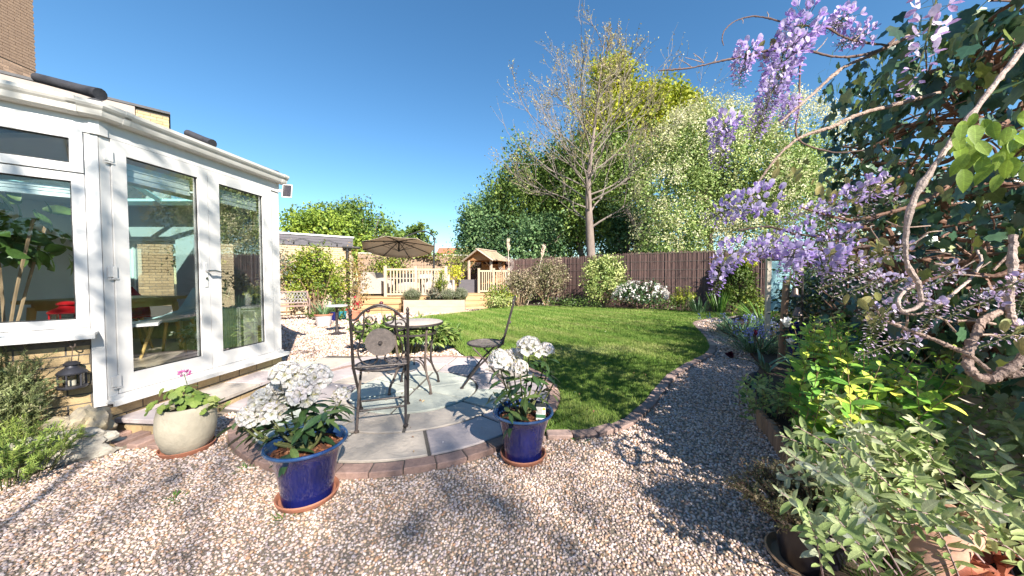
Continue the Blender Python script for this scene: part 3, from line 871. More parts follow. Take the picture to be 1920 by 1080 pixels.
for s0, s1 in ((e[1], (X1 + 0.06, Y0 - 0.06, 2.71)), (e[2], (X1 + 0.06, Y1 + 0.06, 2.71))):
    b_ = MB(); s0, s1 = np.array(s0), np.array(s1); u = nrm(s1 - s0)
    for k in range(4):
        a = s0 + u * (k * 0.32 + 0.0) + np.array([0, 0, 0.03]); b_.tube([a, a + u * 0.05, a + u * 0.31], [0.062, 0.056, 0.053], 12)
    b_.build("hip_cap", m_tile, rf, smooth=True)
for (xa, ya, Ya, xb, yb, Yb) in ((188, 177, 2.63, 70, 146, 2.66), (398, 270, 3.40, 352, 250, 3.44), (519, 327, 4.28, 484, 313, 4.30)):
    b_ = MB(); s0, s1 = D(xa, ya, Ya), D(xb, yb, Yb); b_.tube([s0, s0 + (s1 - s0) * 0.06, s0 + (s1 - s0) * 0.3, s1], [0.046, 0.044, 0.038, 0.036], 12); b_.build("hip_cap", m_tile, rf, smooth=True)
b_ = MB()
for k in range(1, 7):
    q = CP0 + uB * (0.32 + k * 0.2); b_.obox(q, uB, nB, -0.09, 0.09, -0.2, 0.02, 2.552, 2.580)
    q = CP0 + uA * (0.12 + k * 0.2); b_.obox(q, uA, nA, -0.09, 0.09, -0.2, 0.02, 2.552, 2.580)
b_.build("eaves_tiles", m_tile, rf, world=False).location = (0, 0, 0)

# solar lamp on the corner
sp = thing("solar_lamp", "small solar panel lamp on the corner under the conservatory gutter", "lamp", (*(CP1 + nB * 0.06), 2.36))
m_solar = M("solar_cell", (0.03, 0.025, 0.03), (0.02, 0.018, 0.025), 0.25, 4)
q = MB(); Rm = Matrix.Rotation(R(35), 3, 'X') @ Matrix.Rotation(R(-20), 3, 'Y')
def rbox(mb, x0, x1, y0, y1, z0, z1, rot, t=(0, 0, 0)):
    P = [(x0, y0, z0), (x1, y0, z0), (x1, y1, z0), (x0, y1, z0), (x0, y0, z1), (x1, y0, z1), (x1, y1, z1), (x0, y1, z1)]
    mb.hexa([tuple(rot @ Vector(p) + Vector(t)) for p in P])
RS = Matrix.Rotation(R(18), 3, 'Z') @ Matrix.Rotation(R(75), 3, 'X')
rbox(q, -0.055, 0.055, -0.09, 0.09, 0, 0.014, RS, (0.07, 0.0, 0.0)); q.build("panel_frame", m_upvc, sp)
q = MB(); rbox(q, -0.046, 0.046, -0.08, 0.08, 0.0142, 0.017, RS, (0.07, 0.0, 0.0)); q.build("solar_panel", m_solar, sp)
q = MB(); q.tube([(-0.06, 0, 0.02), (0.0, 0, 0.0), (0.065, 0, 0.0)], 0.018, 8); q.build("bracket", m_upvc, sp, smooth=True)

# stone step along the doors
st = thing("stone_step", "pale stone step on yellow brick along the conservatory doors", "step", (-2.9, 3.4, 0))
SP = [(-3.19, 2.60), (-2.73, 2.56), (-2.63, 4.42), (-3.0, 4.42)]
MB().prism([(-3.16, 2.63), (-2.76, 2.59), (-2.66, 4.39), (-3.0, 4.39)], -0.05, 0.095).build("core", m_mortar, st, world=True)
for k in range(4):
    t0, t1 = k / 4, (k + 1) / 4
    L0, R0 = np.array(SP[0]), np.array(SP[1]); L1, R1 = np.array(SP[3]), np.array(SP[2])
    q = [L0 + (L1 - L0) * (t0 + 0.004), R0 + (R1 - R0) * (t0 + 0.004), R0 + (R1 - R0) * (t1 - 0.004), L0 + (L1 - L0) * (t1 - 0.004)]
    MB().prism(q, 0.096, 0.130 + random.uniform(-0.002, 0.002), 0.004).build("slab", SLABS[(1, 2, 1, 0)[k]], st, world=True)
brick_run(st, (-3.17, 2.627), nrm(np.array([0.40, -0.04])), (0, -1), 0.40, 0.0, 0.095, m_ybrick)
brick_run(st, (-2.755, 2.60), nrm(np.array([0.10, 1.8])), (1, 0), 1.78, 0.0, 0.095, m_ybrick)
for k in range(4):
    MB().cbox(-0.105, 0.105, -0.05, 0.05, -0.03, 0.035, 0.005).build("paver", m_brick_red, st).matrix_local = Matrix.Translation((-0.18 + 0.17 * k - 0.02, -0.89 - 0.015 * k, 0)) @ Matrix.Rotation(R(80), 4, 'Z')

# house wall behind
hs = thing("brick_house", "tall brown brick house wall rising behind the conservatory roof", "house", (-14, 6, 0))
MB().box(-20, -12.72, -6, 9.0, 0, 11).build("wall", M("house_mortar", (0.26, 0.20, 0.165), (0.19, 0.145, 0.12), 0.95, 8, bump=0.4), hs, world=True)
brick_run(hs, (-12.72, 7.3), (0, 1), (1, 0), 1.7, 4.5, 10.4, m_hbrick, limit=240)
cb = MB()
for k in range(3):
    cb.tube(bez([(-12.66, 7.6, 5.9 + 0.10 * k), (-12.62, 8.2, 5.5 + 0.12 * k), (-12.64, 8.6, 4.9 + 0.06 * k), (-12.64, 8.7, 4.3)], 14), 0.03, 6)
cb.build("cable", M("pale_cable", (0.55, 0.55, 0.56), (0.45, 0.45, 0.46), 0.5), hs, world=True, smooth=True)
MB().box(-12.70, -12.62, 7.3, 8.1, 4.0, 5.3).build("window_frame", M("brown_frame", (0.20, 0.06, 0.05), (0.14, 0.045, 0.04), 0.5), hs, world=True)

# flat roofed extension beyond the conservatory roof
PE = np.array([-9.2, 9.0])
ex = thing("flat_roof_extension", "flat roofed extension with grey fascia and yellow brick end behind the gutter", "extension", (*PE, 0))
uE, nE = np.array([-0.70, -0.714]), np.array([0.714, -0.70])
m_fascia = M("grey_brown_fascia", (0.33, 0.28, 0.26), (0.27, 0.23, 0.21), 0.8, 6)
MB().obox(PE, uE, nE, 0, 5.2, -4.0, -0.02, 0, 5.62).build("wall", m_mortar, ex, world=True)
brick_run(ex, PE - nE * 0.02, uE, nE, 0.9, 4.2, 5.6, m_ybrick, limit=100)
brick_run(ex, PE - nE * 0.02, uE, nE, 3.6, 0.5, 2.4, m_ybrick, limit=190)
MB().obox(PE, uE, nE, 0.60, 5.2, -0.019, 0.03, 4.6, 5.62).build("fascia", m_fascia, ex, world=True)
MB().obox(PE, uE, nE, -0.03, 5.2, -4.0, 0.05, 5.621, 5.68).build("roof_edge", m_tile, ex, world=True)

# garage on the left boundary
ga = thing("garage", "flat roofed yellow brick garage with dark boarded fascia behind the climbing shrub", "garage", (-5.76, 11.9, 0))
PG = np.array([-5.76, 11.9]); uG = nrm(np.array([-7.59, 10.5]) - PG); nG = np.array([-uG[1], uG[0]])
if nG[1] > 0: nG = -nG
MB().obox(PG, uG, nG, 0, 4.25, -3.5, -0.02, -0.05, 2.66).build("wall", M("garage_mortar", (0.42, 0.34, 0.24), (0.34, 0.27, 0.19), 0.95, 6, bump=0.3), ga, world=True)
m_ybrick2 = M("garage_brick", (0.56, 0.43, 0.29), (0.45, 0.33, 0.22), 0.9, 18, bump=0.4, bscale=120, obj_rand=0.16)
brick_run(ga, PG - nG * 0.02, uG, nG, 4.25, 0.0, 2.36, m_ybrick2, limit=300, skip=lambda a, z: False)
m_clad = M("grey_cladding", (0.105, 0.095, 0.11), (0.075, 0.07, 0.08), 0.7, 5, stretch=(1, 1, 8), obj_rand=0.1)
for k in range(3):
    MB().obox(PG, uG, nG, -0.05, 4.25, -0.018, 0.03 - 0.008 * (k % 2), 2.33 + 0.113 * k, 2.438 + 0.113 * k).build("cladding_board", m_clad, ga, world=True)
MB().obox(PG, uG, nG, -0.08, 4.25, -3.5, 0.06, 2.668, 2.72).build("roof_edge", M("pale_roof_edge", (0.62, 0.62, 0.62), (0.55, 0.55, 0.55), 0.5), ga, world=True)
dp = MB(); q = np.array([*(PG + uG * 0.15 + nG * 0.10), 0]); dp.tube([q + [0, 0, 0.3], q + [0, 0, 2.28]], 0.055, 10); dp.tube([q + np.array([*(uG * 0.15), 2.33]), q + np.array([*(-uG * 0.42), 2.33])], 0.05, 8)
dp.build("downpipe", m_seal, ga, smooth=True, world=True)
sl_ = MB()
cat = [np.array([*(PG + uG * a + nG * 0.06), 2.56 - 0.10 * math.sin(math.pi * ((a / 0.75) % 1))]) for a in np.linspace(0.3, 3.6, 40)]
sl_.tube(cat, 0.006, 4)
for k in range(2, 38, 5): sl_.lathe([(0.0, -0.11), (0.022, -0.09), (0.026, -0.06), (0.012, -0.02), (0.01, 0.0)], 8, tuple(cat[k]))
tag(sl_.build("string_lights", m_seal), "string of small dark festoon lights along the garage fascia", "string lights")
# wooden trellis on the garage wall
m_tan = M("weathered_timber", (0.33, 0.22, 0.13), (0.22, 0.15, 0.095), 0.85, 10, stretch=(1, 1, 0.2), bump=0.3, obj_rand=0.15)
tr = thing("wall_trellis", "square wooden trellis fixed to the brick wall above the bench", "trellis", (*(PG + uG * 2.2), 0))
for k in range(7):
    MB().obox(PG, uG, nG, 1.75 + 0.2 * k, 1.78 + 0.2 * k, 0.006, 0.02, 0.1, 1.75).build("slat", m_tan, tr, world=True)
for k in range(8):
    MB().obox(PG, uG, nG, 1.7, 3.05, 0.0205, 0.034, 0.15 + 0.21 * k, 0.18 + 0.21 * k).build("slat", m_tan, tr, world=True)

# ---------------------------------------------------------------- things inside the conservatory
m_terra0 = M("clay_pot", (0.42, 0.17, 0.10), (0.32, 0.13, 0.08), 0.75, 16)
m_beech = M("beech_wood", (0.52, 0.34, 0.12), (0.42, 0.27, 0.09), 0.45, 6, stretch=(1, 1, 0.2))
m_shell = M("pale_blue_shell", (0.42, 0.60, 0.62), (0.38, 0.56, 0.58), 0.4, 3)
m_red = M("red_paint", (0.42, 0.01, 0.015), (0.34, 0.008, 0.012), 0.3, 4)
FZ = 0.262
def shell_chair(loc, rz, mat, label, group):
    t = thing("shell_chair", label, "chair", loc, rz, group)
    s = MB(); n, mcol = 12, 9
    V = []
    for i in range(n):
        k = i / (n - 1)
        # profile: seat front -> seat back -> up the back rest
        if k < 0.5: y, z = -0.24 + 0.46 * (k / 0.5), 0.46 - 0.03 * math.sin(k / 0.5 * math.pi)
        else: q_ = (k - 0.5) / 0.5; y, z = 0.22 + 0.10 * q_, 0.46 + 0.38 * q_ ** 1.1
        wd = 0.235 * (0.85 + 0.3 * math.sin(k * math.pi)) * (1 if k < 0.8 else 1 - (k - 0.8) * 1.6)
        for j in range(mcol):
            u_ = -1 + 2 * j / (mcol - 1)
            V.append((wd * u_, y - 0.05 * u_ * u_ * (k > 0.45), z + 0.10 * abs(u_) ** 3 * math.sin(min(k * 1.3, 1) * math.pi) + (0.02 if k > 0.3 else 0) * u_ * u_))
    V2 = [(x, y - 0.006, z - 0.016) for x, y, z in V]
    N_ = len(V); F = []
    for i in range(n - 1):
        for j in range(mcol - 1):
            a = i * mcol + j; F.append((a, a + 1, a + mcol + 1, a + mcol)); F.append((N_ + a, N_ + a + mcol, N_ + a + mcol + 1, N_ + a + 1))
    for i in range(n - 1):
        a, b2 = i * mcol, (i + 1) * mcol; F.append((a, b2, N_ + b2, N_ + a)); a, b2 = a + mcol - 1, b2 + mcol - 1; F.append((b2, a, N_ + a, N_ + b2))
    for j in range(mcol - 1):
        F.append((j + 1, j, N_ + j, N_ + j + 1)); a = (n - 1) * mcol + j; F.append((a, a + 1, N_ + a + 1, N_ + a))
    s.add(V + V2, F); s.build("seat_shell", mat, t, True)
    for sx in (-1, 1):
        for sy in (-1, 1):
            l = MB(); l.tube([(0.13 * sx, 0.13 * sy, 0.44), (0.21 * sx, 0.22 * sy, 0.0)], [0.022, 0.014], 8); l.build("leg", m_beech, t, True)
    return t
shell_chair((-4.42, 4.30, FZ), R(-70), m_shell, "pale blue shell chair with wooden legs inside the conservatory doors", None)
shell_chair((-5.35, 4.55, FZ), R(60), m_red, "red shell chair at the far side of the dining table", None)
shell_chair((-4.25, 2.75, FZ), R(150), m_red, "red shell chair behind the corner window", None)
tb = thing("dining_table", "wooden dining table inside the conservatory beside the pale blue chair", "table", (-4.98, 4.15, FZ))
MB().cbox(-0.42, 0.42, -0.6, 0.5, 0.70, 0.74, 0.006).build("table_top", m_beech, tb)
MB().box(-0.34, 0.34, -0.5, 0.42, 0.62, 0.6995).build("apron", m_beech, tb)
for sx in (-1, 1):
    for sy in (-1, 1):
        l = MB(); l.tube([(0.33 * sx, -0.05 + 0.45 * sy, 0.66), (0.37 * sx, -0.05 + 0.49 * sy, 0.0)], [0.035, 0.022], 8); l.build("leg", m_beech, tb, True)
# spiky pot plant inside
pp = thing("pot_plant", "spiky dark dracaena in a pot by the far conservatory window", "plant", (-4.62, 5.05, FZ))
q = MB(); q.lathe([(0.12, 0), (0.16, 0.28), (0.15, 0.28), (0.14, 0.25), (0.0, 0.25)], 18); q.build("pot", m_intwall, pp, True)
q = MB(); q.tube([(0, 0, 0.24), (0.01, 0, 0.75)], 0.018, 6); q.build("stem", m_tan, pp)
n = 70; dd = rand_dirs(n); dd[:, 2] = abs(dd[:, 2]) * 0.8 + 0.1; dd = nrm(dd)
m_dracaena = LP("dracaena_leaf", [(0.02, 0.03, 0.025), (0.05, 0.035, 0.03), (0.04, 0.06, 0.03)], transl=0.1)
leaves(pp, leaf_tpl(0.07, 4, droop=0.45), np.repeat([[0.01, 0, 0.74]], n, 0), frames(dd, np.repeat([[0, 0, 1.0]], n, 0) + 0.2 * rand_dirs(n)), 0.28 + 0.14 * rng.random(n), m_dracaena)
n = 60; P, o, tt = clumps((0.1, -0.12, 0.42), (0.16, 0.16, 0.2), 8, 9, 0.05)
m_green1 = LP("mid_green_leaf", [(0.03, 0.06, 0.015), (0.06, 0.11, 0.025), (0.13, 0.18, 0.04)])
leaves(pp, T_OVAL, P, rand_frames(o), 0.05 + 0.03 * rng.random(len(P)), m_green1, tt)
# oil radiator, cabinet, dried flowers
hd = thing("oil_radiator", "white upright oil radiator inside the right hand conservatory door", "heater", (-3.52, 4.02, FZ), R(10))
for k in range(6):
    MB().cbox(-0.12, 0.12, -0.13 + 0.045 * k, -0.095 + 0.045 * k, 0.08, 0.62, 0.008).build("fin", m_upvc, hd)
MB().cbox(-0.125, 0.125, -0.185, -0.135, 0.07, 0.64, 0.01).build("control_box", m_upvc, hd)
for sx in (-0.1, 0.1):
    q = MB(); q.tube([(sx, -0.16, 0.035), (sx, -0.10, 0.035)], 0.035, 10); q.build("castor", m_seal, hd, True)
MB().box(-0.004, 0.004, -0.19, -0.1855, 0.12, 0.60).build("groove", m_seal, hd)
cbn = thing("low_cabinet", "low grey cabinet inside the conservatory behind the radiator", "cabinet", (-3.52, 4.52, FZ), R(35))
MB().cbox(-0.25, 0.25, -0.18, 0.18, 0.0, 0.58, 0.006).build("carcass", m_intwall, cbn)
MB().cbox(-0.27, 0.27, -0.2, 0.2, 0.581, 0.61, 0.006).build("cabinet_top", m_upvc, cbn)
for sx in (-0.125, 0.125): MB().box(sx - 0.115, sx + 0.115, -0.20, -0.181, 0.05, 0.55).build("cabinet_door", m_upvc2, cbn)
def posy(loc, label, cols, nn, rad):
    t = thing("flower_arrangement", label, "flowers", loc)
    q = MB(); q.lathe([(0.05, 0), (0.07, 0.08), (0.04, 0.16), (0.05, 0.18), (0.0, 0.17)], 14); q.build("vase", m_upvc2, t, True)
    P, o, tt = clumps((0, 0, 0.30), (rad, rad, rad * 0.8), 9, nn, 0.06)
    leaves(t, T_OVAL, P, rand_frames(o), 0.04 + 0.03 * rng.random(len(P)), LP("posy_" + cat_key(label), cols), tt, mass="blooms")
def cat_key(s): return s.split()[0]
posy((-3.72, 4.62, FZ + 0.61), "cream dried flowers in a vase on the low cabinet", [(0.10, 0.12, 0.05), (0.45, 0.40, 0.28), (0.60, 0.55, 0.42)], 16, 0.17)
posy((-4.02, 4.28, FZ), "white and green flowers standing on the conservatory floor", [(0.05, 0.08, 0.03), (0.25, 0.28, 0.2), (0.65, 0.65, 0.58)], 22, 0.2)
# red lantern on the window board
rl = thing("red_lantern", "red metal candle lantern on the window board behind the glass", "lantern", (-3.53, 2.62, 0.86))
MB().obox((-3.53, 2.62), uA, nA, -0.5, 0.75, -0.18, 0.12, 0.835, 0.858).build("window_board", m_upvc, cons).location = -Vector(cons.location)
def lantern(t, mat, r, hh, mglass):
    q = MB(); q.lathe([(r, 0), (r * 1.05, 0.006), (r * 1.05, 0.018), (r * 0.95, 0.02), (0, 0.02)], 24); q.build("base", mat, t, True)
    q = MB()
    for k in range(6):
        a = 2 * math.pi * k / 6; c_, s_ = math.cos(a) * r * 0.92, math.sin(a) * r * 0.92
        q.tube([(c_, s_, 0.018), (c_, s_, hh)], 0.0065, 4)
    q.build("cage_bars", mat, t)
    q = MB(); q.lathe([(r * 0.86, 0.021), (r * 0.86, hh)], 24, closed=True); q.build("glass_panes", mglass, t, True)
    q = MB(); q.lathe([(r * 0.9, hh), (r * 1.05, hh + 0.002), (r * 1.06, hh + 0.012), (r * 0.9, hh + 0.026), (r * 0.55, hh + 0.045), (r * 0.5, hh + 0.048), (r * 0.42, hh + 0.062), (r * 0.58, hh + 0.068), (r * 0.6, hh + 0.078), (r * 0.35, hh + 0.092), (0, hh + 0.096)], 24); q.build("lid", mat, t, True)
    q = MB(); q.lathe([(0.02, 0.02), (0.02, hh * 0.55), (0, hh * 0.56)], 12); q.build("candle", m_upvc, t, True)
m_lampglass = glass("lantern_glass", (0.9, 0.88, 0.8), 0.05)
lantern(rl, m_red, 0.095, 0.11, m_lampglass)

fgp = thing("added_plant", "leafy green plant added inside the corner window for the foliage reflected there", "plant", (-4.05, 2.62, FZ))  # plant added behind the pane to stand for reflected foliage
q = MB(); q.lathe([(0.12, 0), (0.15, 0.26), (0.14, 0.26), (0.13, 0.23), (0.0, 0.23)], 18); q.build("pot", m_terra0, fgp, True)
q = MB()
for k in range(5):
    a = 1.26 * k; q.tube(bez([(0, 0, 0.22), (0.1 * math.cos(a), 0.1 * math.sin(a), 0.8), (0.28 * math.cos(a), 0.22 * math.sin(a), 1.45)], 8), 0.010, 5)
q.build("stem", m_tan, fgp, True)
P, o, tt = clumps((0, 0, 1.25), (0.36, 0.28, 0.42), 16, 8, 0.07, 0.3)
leaves(fgp, T_HYP, P, rand_frames(o, 0.6, 0.8), 0.12 + 0.08 * rng.random(len(P)), m_green1, tt)
# ================================================================ patio furniture and pots
m_iron = M("black_iron", (0.085, 0.07, 0.065), (0.03, 0.025, 0.025), 0.5, 30, metal=0.4, bump=0.15)
m_rust = M("worn_iron", (0.16, 0.12, 0.10), (0.06, 0.045, 0.04), 0.65, 22, metal=0.3, bump=0.2)
m_wick = M("woven_metal", (0.20, 0.165, 0.15), (0.10, 0.085, 0.08), 0.6, 40, bump=0.3)
m_mosaic = M("stone_table_top", (0.50, 0.42, 0.36), (0.38, 0.32, 0.28), 0.55, 25, bump=0.2, bscale=120)
m_blue = M("blue_glaze", (0.009, 0.014, 0.115), (0.006, 0.009, 0.07), 0.12, 9, coat=0.6, bump=0.12, bscale=14)
m_bluerim = M("pale_blue_rim", (0.035, 0.10, 0.21), (0.012, 0.03, 0.14), 0.14, 12, coat=0.6)
m_terra = M("terracotta", (0.42, 0.17, 0.10), (0.32, 0.13, 0.08), 0.75, 16, bump=0.2)
m_terra_pale = M("pale_terracotta", (0.62, 0.36, 0.26), (0.50, 0.28, 0.20), 0.8, 9, bump=0.3)
m_bark = M("bark_chippings", (0.16, 0.065, 0.035), (0.06, 0.025, 0.015), 0.95, 60, bump=1.0, bscale=90)

def arc(c, r, a0, a1, n, f):
    return [f(c[0] + r * math.cos(t), c[1] + r * math.sin(t)) for t in np.linspace(a0, a1, n)]

def bistro_chair(name, label, loc, rz):
    """Folding iron chair: round woven seat, arched scroll back with a disc, crossed legs. Local: faces +y, back at -y."""
    t = thing(name, label, "chair", loc, rz, "folding iron bistro chairs")
    w, HB = 0.205, 0.98
    lean = lambda z: -0.195 - 0.27 * (z - 0.46)                   # back rest leans backwards
    bp = lambda x, z: (x, lean(z), z)
    # back posts run on down to the front feet, the rear legs cross them
    for s in (-1, 1):
        q = MB(); q.tube([(s * w, 0.235, 0.012), (s * w, 0.06, 0.24), bp(s * w, 0.50), bp(s * w, HB - 0.06)], [0.011, 0.011, 0.012, 0.011], 8)
        q.lathe([(0.0, -0.014), (0.02, -0.010), (0.02, 0.0), (0.011, 0.008), (0, 0.010)], 10, (s * w, 0.237, 0.014))
        f = bp(s * w, HB - 0.06); q.lathe([(0.011, 0), (0.016, 0.01), (0.009, 0.02), (0.014, 0.035), (0.009, 0.05), (0.0, 0.06)], 10, f)
        q.build("back_post", m_iron, t, True)
        q = MB(); q.tube([(s * (w - 0.022), -0.25, 0.012), (s * (w - 0.022), -0.05, 0.27), (s * (w - 0.022), 0.12, 0.445)], [0.011, 0.011, 0.010], 8)
        q.lathe([(0.0, -0.014), (0.02, -0.010), (0.02, 0.0), (0.011, 0.008), (0, 0.010)], 10, (s * (w - 0.022), -0.252, 0.014))
        q.build("leg", m_rust if s < 0 else m_iron, t, True)
    for y, z, ww in ((-0.235, 0.03 + 0.10, w - 0.02), (0.165, 0.10, w)):
        q = MB(); q.tube([(-ww, y + (0.09 if y < 0 else 0), z), (ww, y + (0.09 if y < 0 else 0), z)], 0.009, 6); q.build("stretcher", m_iron, t)
    # seat: ring and woven flat strips
    q = MB(); q.tube([(0.215 * math.cos(a), 0.205 * math.sin(a), 0.462) for a in np.linspace(0, 2 * math.pi, 37)], 0.011, 8); q.build("seat_rim", m_iron, t, True)
    for k in range(-4, 5):
        x = k * 0.046; h = math.sqrt(max(0.205 ** 2 - x * x * 0.95, 0.001)) * 0.97
        q = MB(); q.box(x - 0.0155, x + 0.0155, -h, h, 0.462 + 0.002 * (k % 2), 0.465 + 0.002 * (k % 2)); q.build("seat_strip", m_wick, t)
        q = MB(); q.box(-h * 1.03, h * 1.03, x - 0.0155, x + 0.0155, 0.4575, 0.4605); q.build("seat_strip", m_wick, t)
    # arched scroll work
    q = MB()
    q.tube(bez([bp(-w, 0.885), bp(-w * 0.8, 0.895), bp(-w * 0.52, 0.955), bp(0, 1.0), bp(w * 0.52, 0.955), bp(w * 0.8, 0.895), bp(w, 0.885)], 48), 0.009, 8)
    q.build("top_arch", m_iron, t, True)
    q = MB(); q.tube([bp(-w, 0.50), bp(w, 0.50)], 0.009, 6); q.build("bottom_rail", m_iron, t)
    sc = MB()
    for s in (-1, 1):
        sp = []
        for k in range(26):                                           # small outer curls
            a = math.pi * 0.5 + k * 0.30; r = 0.052 - 0.0014 * k; sp.append(bp(s * (w - 0.06 - r * math.cos(a)), 0.83 + r * math.sin(a)))
        sc.tube(sp, 0.0062, 6)
        sp = []
        for k in range(24):                                           # inner curls under the arch
            a = -math.pi * 0.1 + k * 0.30; r = 0.045 - 0.0013 * k; sp.append(bp(s * (0.07 - r * math.cos(a) * 1.0), 0.885 - r * math.sin(a)))
        sc.tube(sp, 0.0062, 6)
        sc.tube(bez([bp(s * 0.112, 0.90), bp(s * 0.118, 0.80), bp(s * 0.145, 0.72), bp(s * 0.165, 0.64), bp(s * 0.15, 0.56), bp(s * 0.09, 0.515), bp(s * 0.03, 0.545), bp(s * 0.035, 0.60)], 40), 0.0065, 6)
    sc.tube(bez([bp(-0.112, 0.90), bp(-0.10, 0.955), bp(0, 0.985), bp(0.10, 0.955), bp(0.112, 0.90)], 24), 0.0062, 6)
    sc.build("scrollwork", m_iron, t, True)
    # round disc in the back
    q = MB(); n = 30; c = (0, 0.70)
    V, F = [], []
    for dy in (-0.012, 0.012):
        V.append((0, lean(0.70) + dy * 1.2, 0.70))
        for k in range(n):
            a = 2 * math.pi * k / n; z = 0.70 + 0.112 * math.sin(a); V.append((0.112 * math.cos(a), lean(z) + dy, z))
    for k in range(n):
        j = (k + 1) % n
        F += [(0, 1 + k, 1 + j), (n + 1, n + 2 + j, n + 2 + k), (1 + k, n + 2 + k, n + 2 + j, 1 + j)]
    q.add(V, F); q.build("back_disc", m_wick, t)
    q = MB(); q.tube([(0, lean(0.7) - 0.03, 0.70), (0, lean(0.7) - 0.008, 0.70)], [0.012, 0.018], 10); q.build("disc_bolt", m_iron, t, True)
    return t
_c = (G(664.6, 824) + G(764, 808.7) + G(678, 776) + G(765, 764.7)) / 4
# the posts lead to the far feet, the rear legs to the near ones
bistro_chair("bistro_chair", "folding iron bistro chair with scrolled back turned to us, nearest the blue pots", (_c[0], _c[1], 0.045), R(18))
bistro_chair("bistro_chair", "folding iron bistro chair seen edge on beside the lawn", (-0.30, 3.76, 0.045), R(88))

TC = np.array([-1.06, 3.59])
tb = thing("bistro_table", "round stone topped bistro table on curved iron legs on the patio", "table", (*TC, 0.045), R(2))
q = MB(); q.lathe([(0, 0.70), (0.29, 0.70), (0.305, 0.705), (0.305, 0.722), (0.0, 0.7225)], 56); q.build("table_edge", m_iron, tb, True)
q = MB(); q.lathe([(0, 0.7228), (0.294, 0.7228), (0.297, 0.728), (0.290, 0.731), (0, 0.731)], 56); q.build("table_top", m_mosaic, tb, True)
q = MB(); q.lathe([(0.225, 0.60), (0.231, 0.60), (0.231, 0.622), (0.225, 0.622)], 40, closed=True); q.build("ring", m_iron, tb, True)
for k in range(4):
    a = R(45 + 90 * k); c_, s_ = math.cos(a), math.sin(a)
    prof = [(0.235, 0.70), (0.228, 0.60), (0.215, 0.48), (0.20, 0.36), (0.205, 0.26), (0.245, 0.16), (0.285, 0.09), (0.297, 0.04), (0.298, 0.008)]
    q = MB(); q.tube(bez([(r * c_, r * s_, z) for r, z in prof], 40), 0.0125, 8); q.lathe([(0, 0), (0.019, 0), (0.017, 0.016), (0, 0.018)], 10, (0.298 * c_, 0.298 * s_, 0)); q.build("leg", m_rust if k in (2, 3) else m_iron, tb, True)
for k in range(4):
    a0, a1 = R(45 + 90 * k), R(135 + 90 * k)
    p0, p1 = np.array([0.215 * math.cos(a0), 0.215 * math.sin(a0), 0.22]), np.array([0.215 * math.cos(a1), 0.215 * math.sin(a1), 0.22])
    mid = (p0 + p1) / 2 * 0.35 + np.array([0, 0, 0.08 + 0.22 * 0.65])
    q = MB(); q.tube(bez([p0, (p0 * 0.6 + mid * 0.4) + [0, 0, 0.05], mid + [0, 0, 0.02], (p1 * 0.6 + mid * 0.4) + [0, 0, 0.05], p1], 24), 0.008, 6); q.build("brace", m_rust, tb, True)

# ---------------------------------------------------------------- blue pots with white rhododendrons
POT = [(0.128, 0.0), (0.130, 0.02), (0.138, 0.10), (0.155, 0.19), (0.178, 0.255), (0.194, 0.285), (0.2025, 0.295)]
def blue_pot(loc, label, slabel):
    s = thing("pot_saucer", slabel, "saucer", loc, 0, "terracotta saucers under the blue pots")
    q = MB(); q.lathe([(0.0, 0.0), (0.138, 0.0), (0.152, 0.012), (0.160, 0.034), (0.155, 0.040), (0.149, 0.036), (0.140, 0.014), (0.0, 0.012)], 48); q.build("dish", m_terra, s, True)
    t = thing("plant_pot", label, "pot", (loc[0], loc[1], loc[2] + 0.0135), 0, "blue glazed pots on the gravel")
    q = MB(); q.lathe(POT, 56); q.v, q.f = q.v, [f for f in q.f if len(f) == 4]; q.lathe([(0.0, 0.0), (0.1279, 0.0)], 56); q.build("body", m_blue, t, True)
    q = MB(); q.lathe([(0.2025, 0.2953), (0.209, 0.300), (0.211, 0.308), (0.206, 0.315), (0.197, 0.315), (0.190, 0.308), (0.183, 0.285), (0.172, 0.25), (0.165, 0.22)], 56, closed=True); q.build("rim", m_bluerim, t, True)
    V, F = [(0, 0, 0.272)], []
    for i in range(1, 11):
        for j in range(40):
            a = 2 * math.pi * j / 40; r = 0.174 * i / 10
            V.append((r * math.cos(a), r * math.sin(a), 0.262 + 0.012 * (1 - i / 10) + random.uniform(-0.006, 0.006)))
    F += [(0, 1 + j, 1 + (j + 1) % 40) for j in range(40)]
    F += [(1 + i * 40 + j, 1 + (i + 1) * 40 + j, 1 + (i + 1) * 40 + (j + 1) % 40, 1 + i * 40 + (j + 1) % 40) for i in range(9) for j in range(40)]
    MB().add(V, F).build("bark_mulch", m_bark, t)
    n = 220; a = rng.uniform(0, 6.28, n); r = 0.165 * np.sqrt(rng.random(n))
    ps = np.stack([r * np.cos(a), r * np.sin(a), np.full(n, 0.272)], 1)
    W_, FF, tt = scatter((np.array([(-0.3, -0.1, 0), (0.3, -0.1, 0), (0.3, 0.1, 0.02), (-0.3, 0.1, 0.05)]) , np.array([(0, 1, 2, 3)])), ps, frames(rand_dirs(n), np.array([0, 0, 1.0]) + 0.6 * rand_dirs(n)), 0.03 + 0.03 * rng.random(n))
    link("bark_chips", npmesh("bark_chips", W_, FF, LP("bark_chip", [(0.05, 0.02, 0.012), (0.16, 0.06, 0.03), (0.30, 0.14, 0.07)], transl=0.0)[0], tt), t, kind="stuff")
    return t
PL = G(578, 933); PRr = G(980.5, 857)
blue_pot((PL[0], PL[1], 0.006), "larger looking blue glazed pot with pale rim, nearest to us on the gravel", "terracotta saucer under the nearer blue pot on the gravel")
blue_pot((PRr[0], PRr[1], 0.006), "blue glazed pot beside the lawn edging at the patio rim", "terracotta saucer under the blue pot by the lawn")

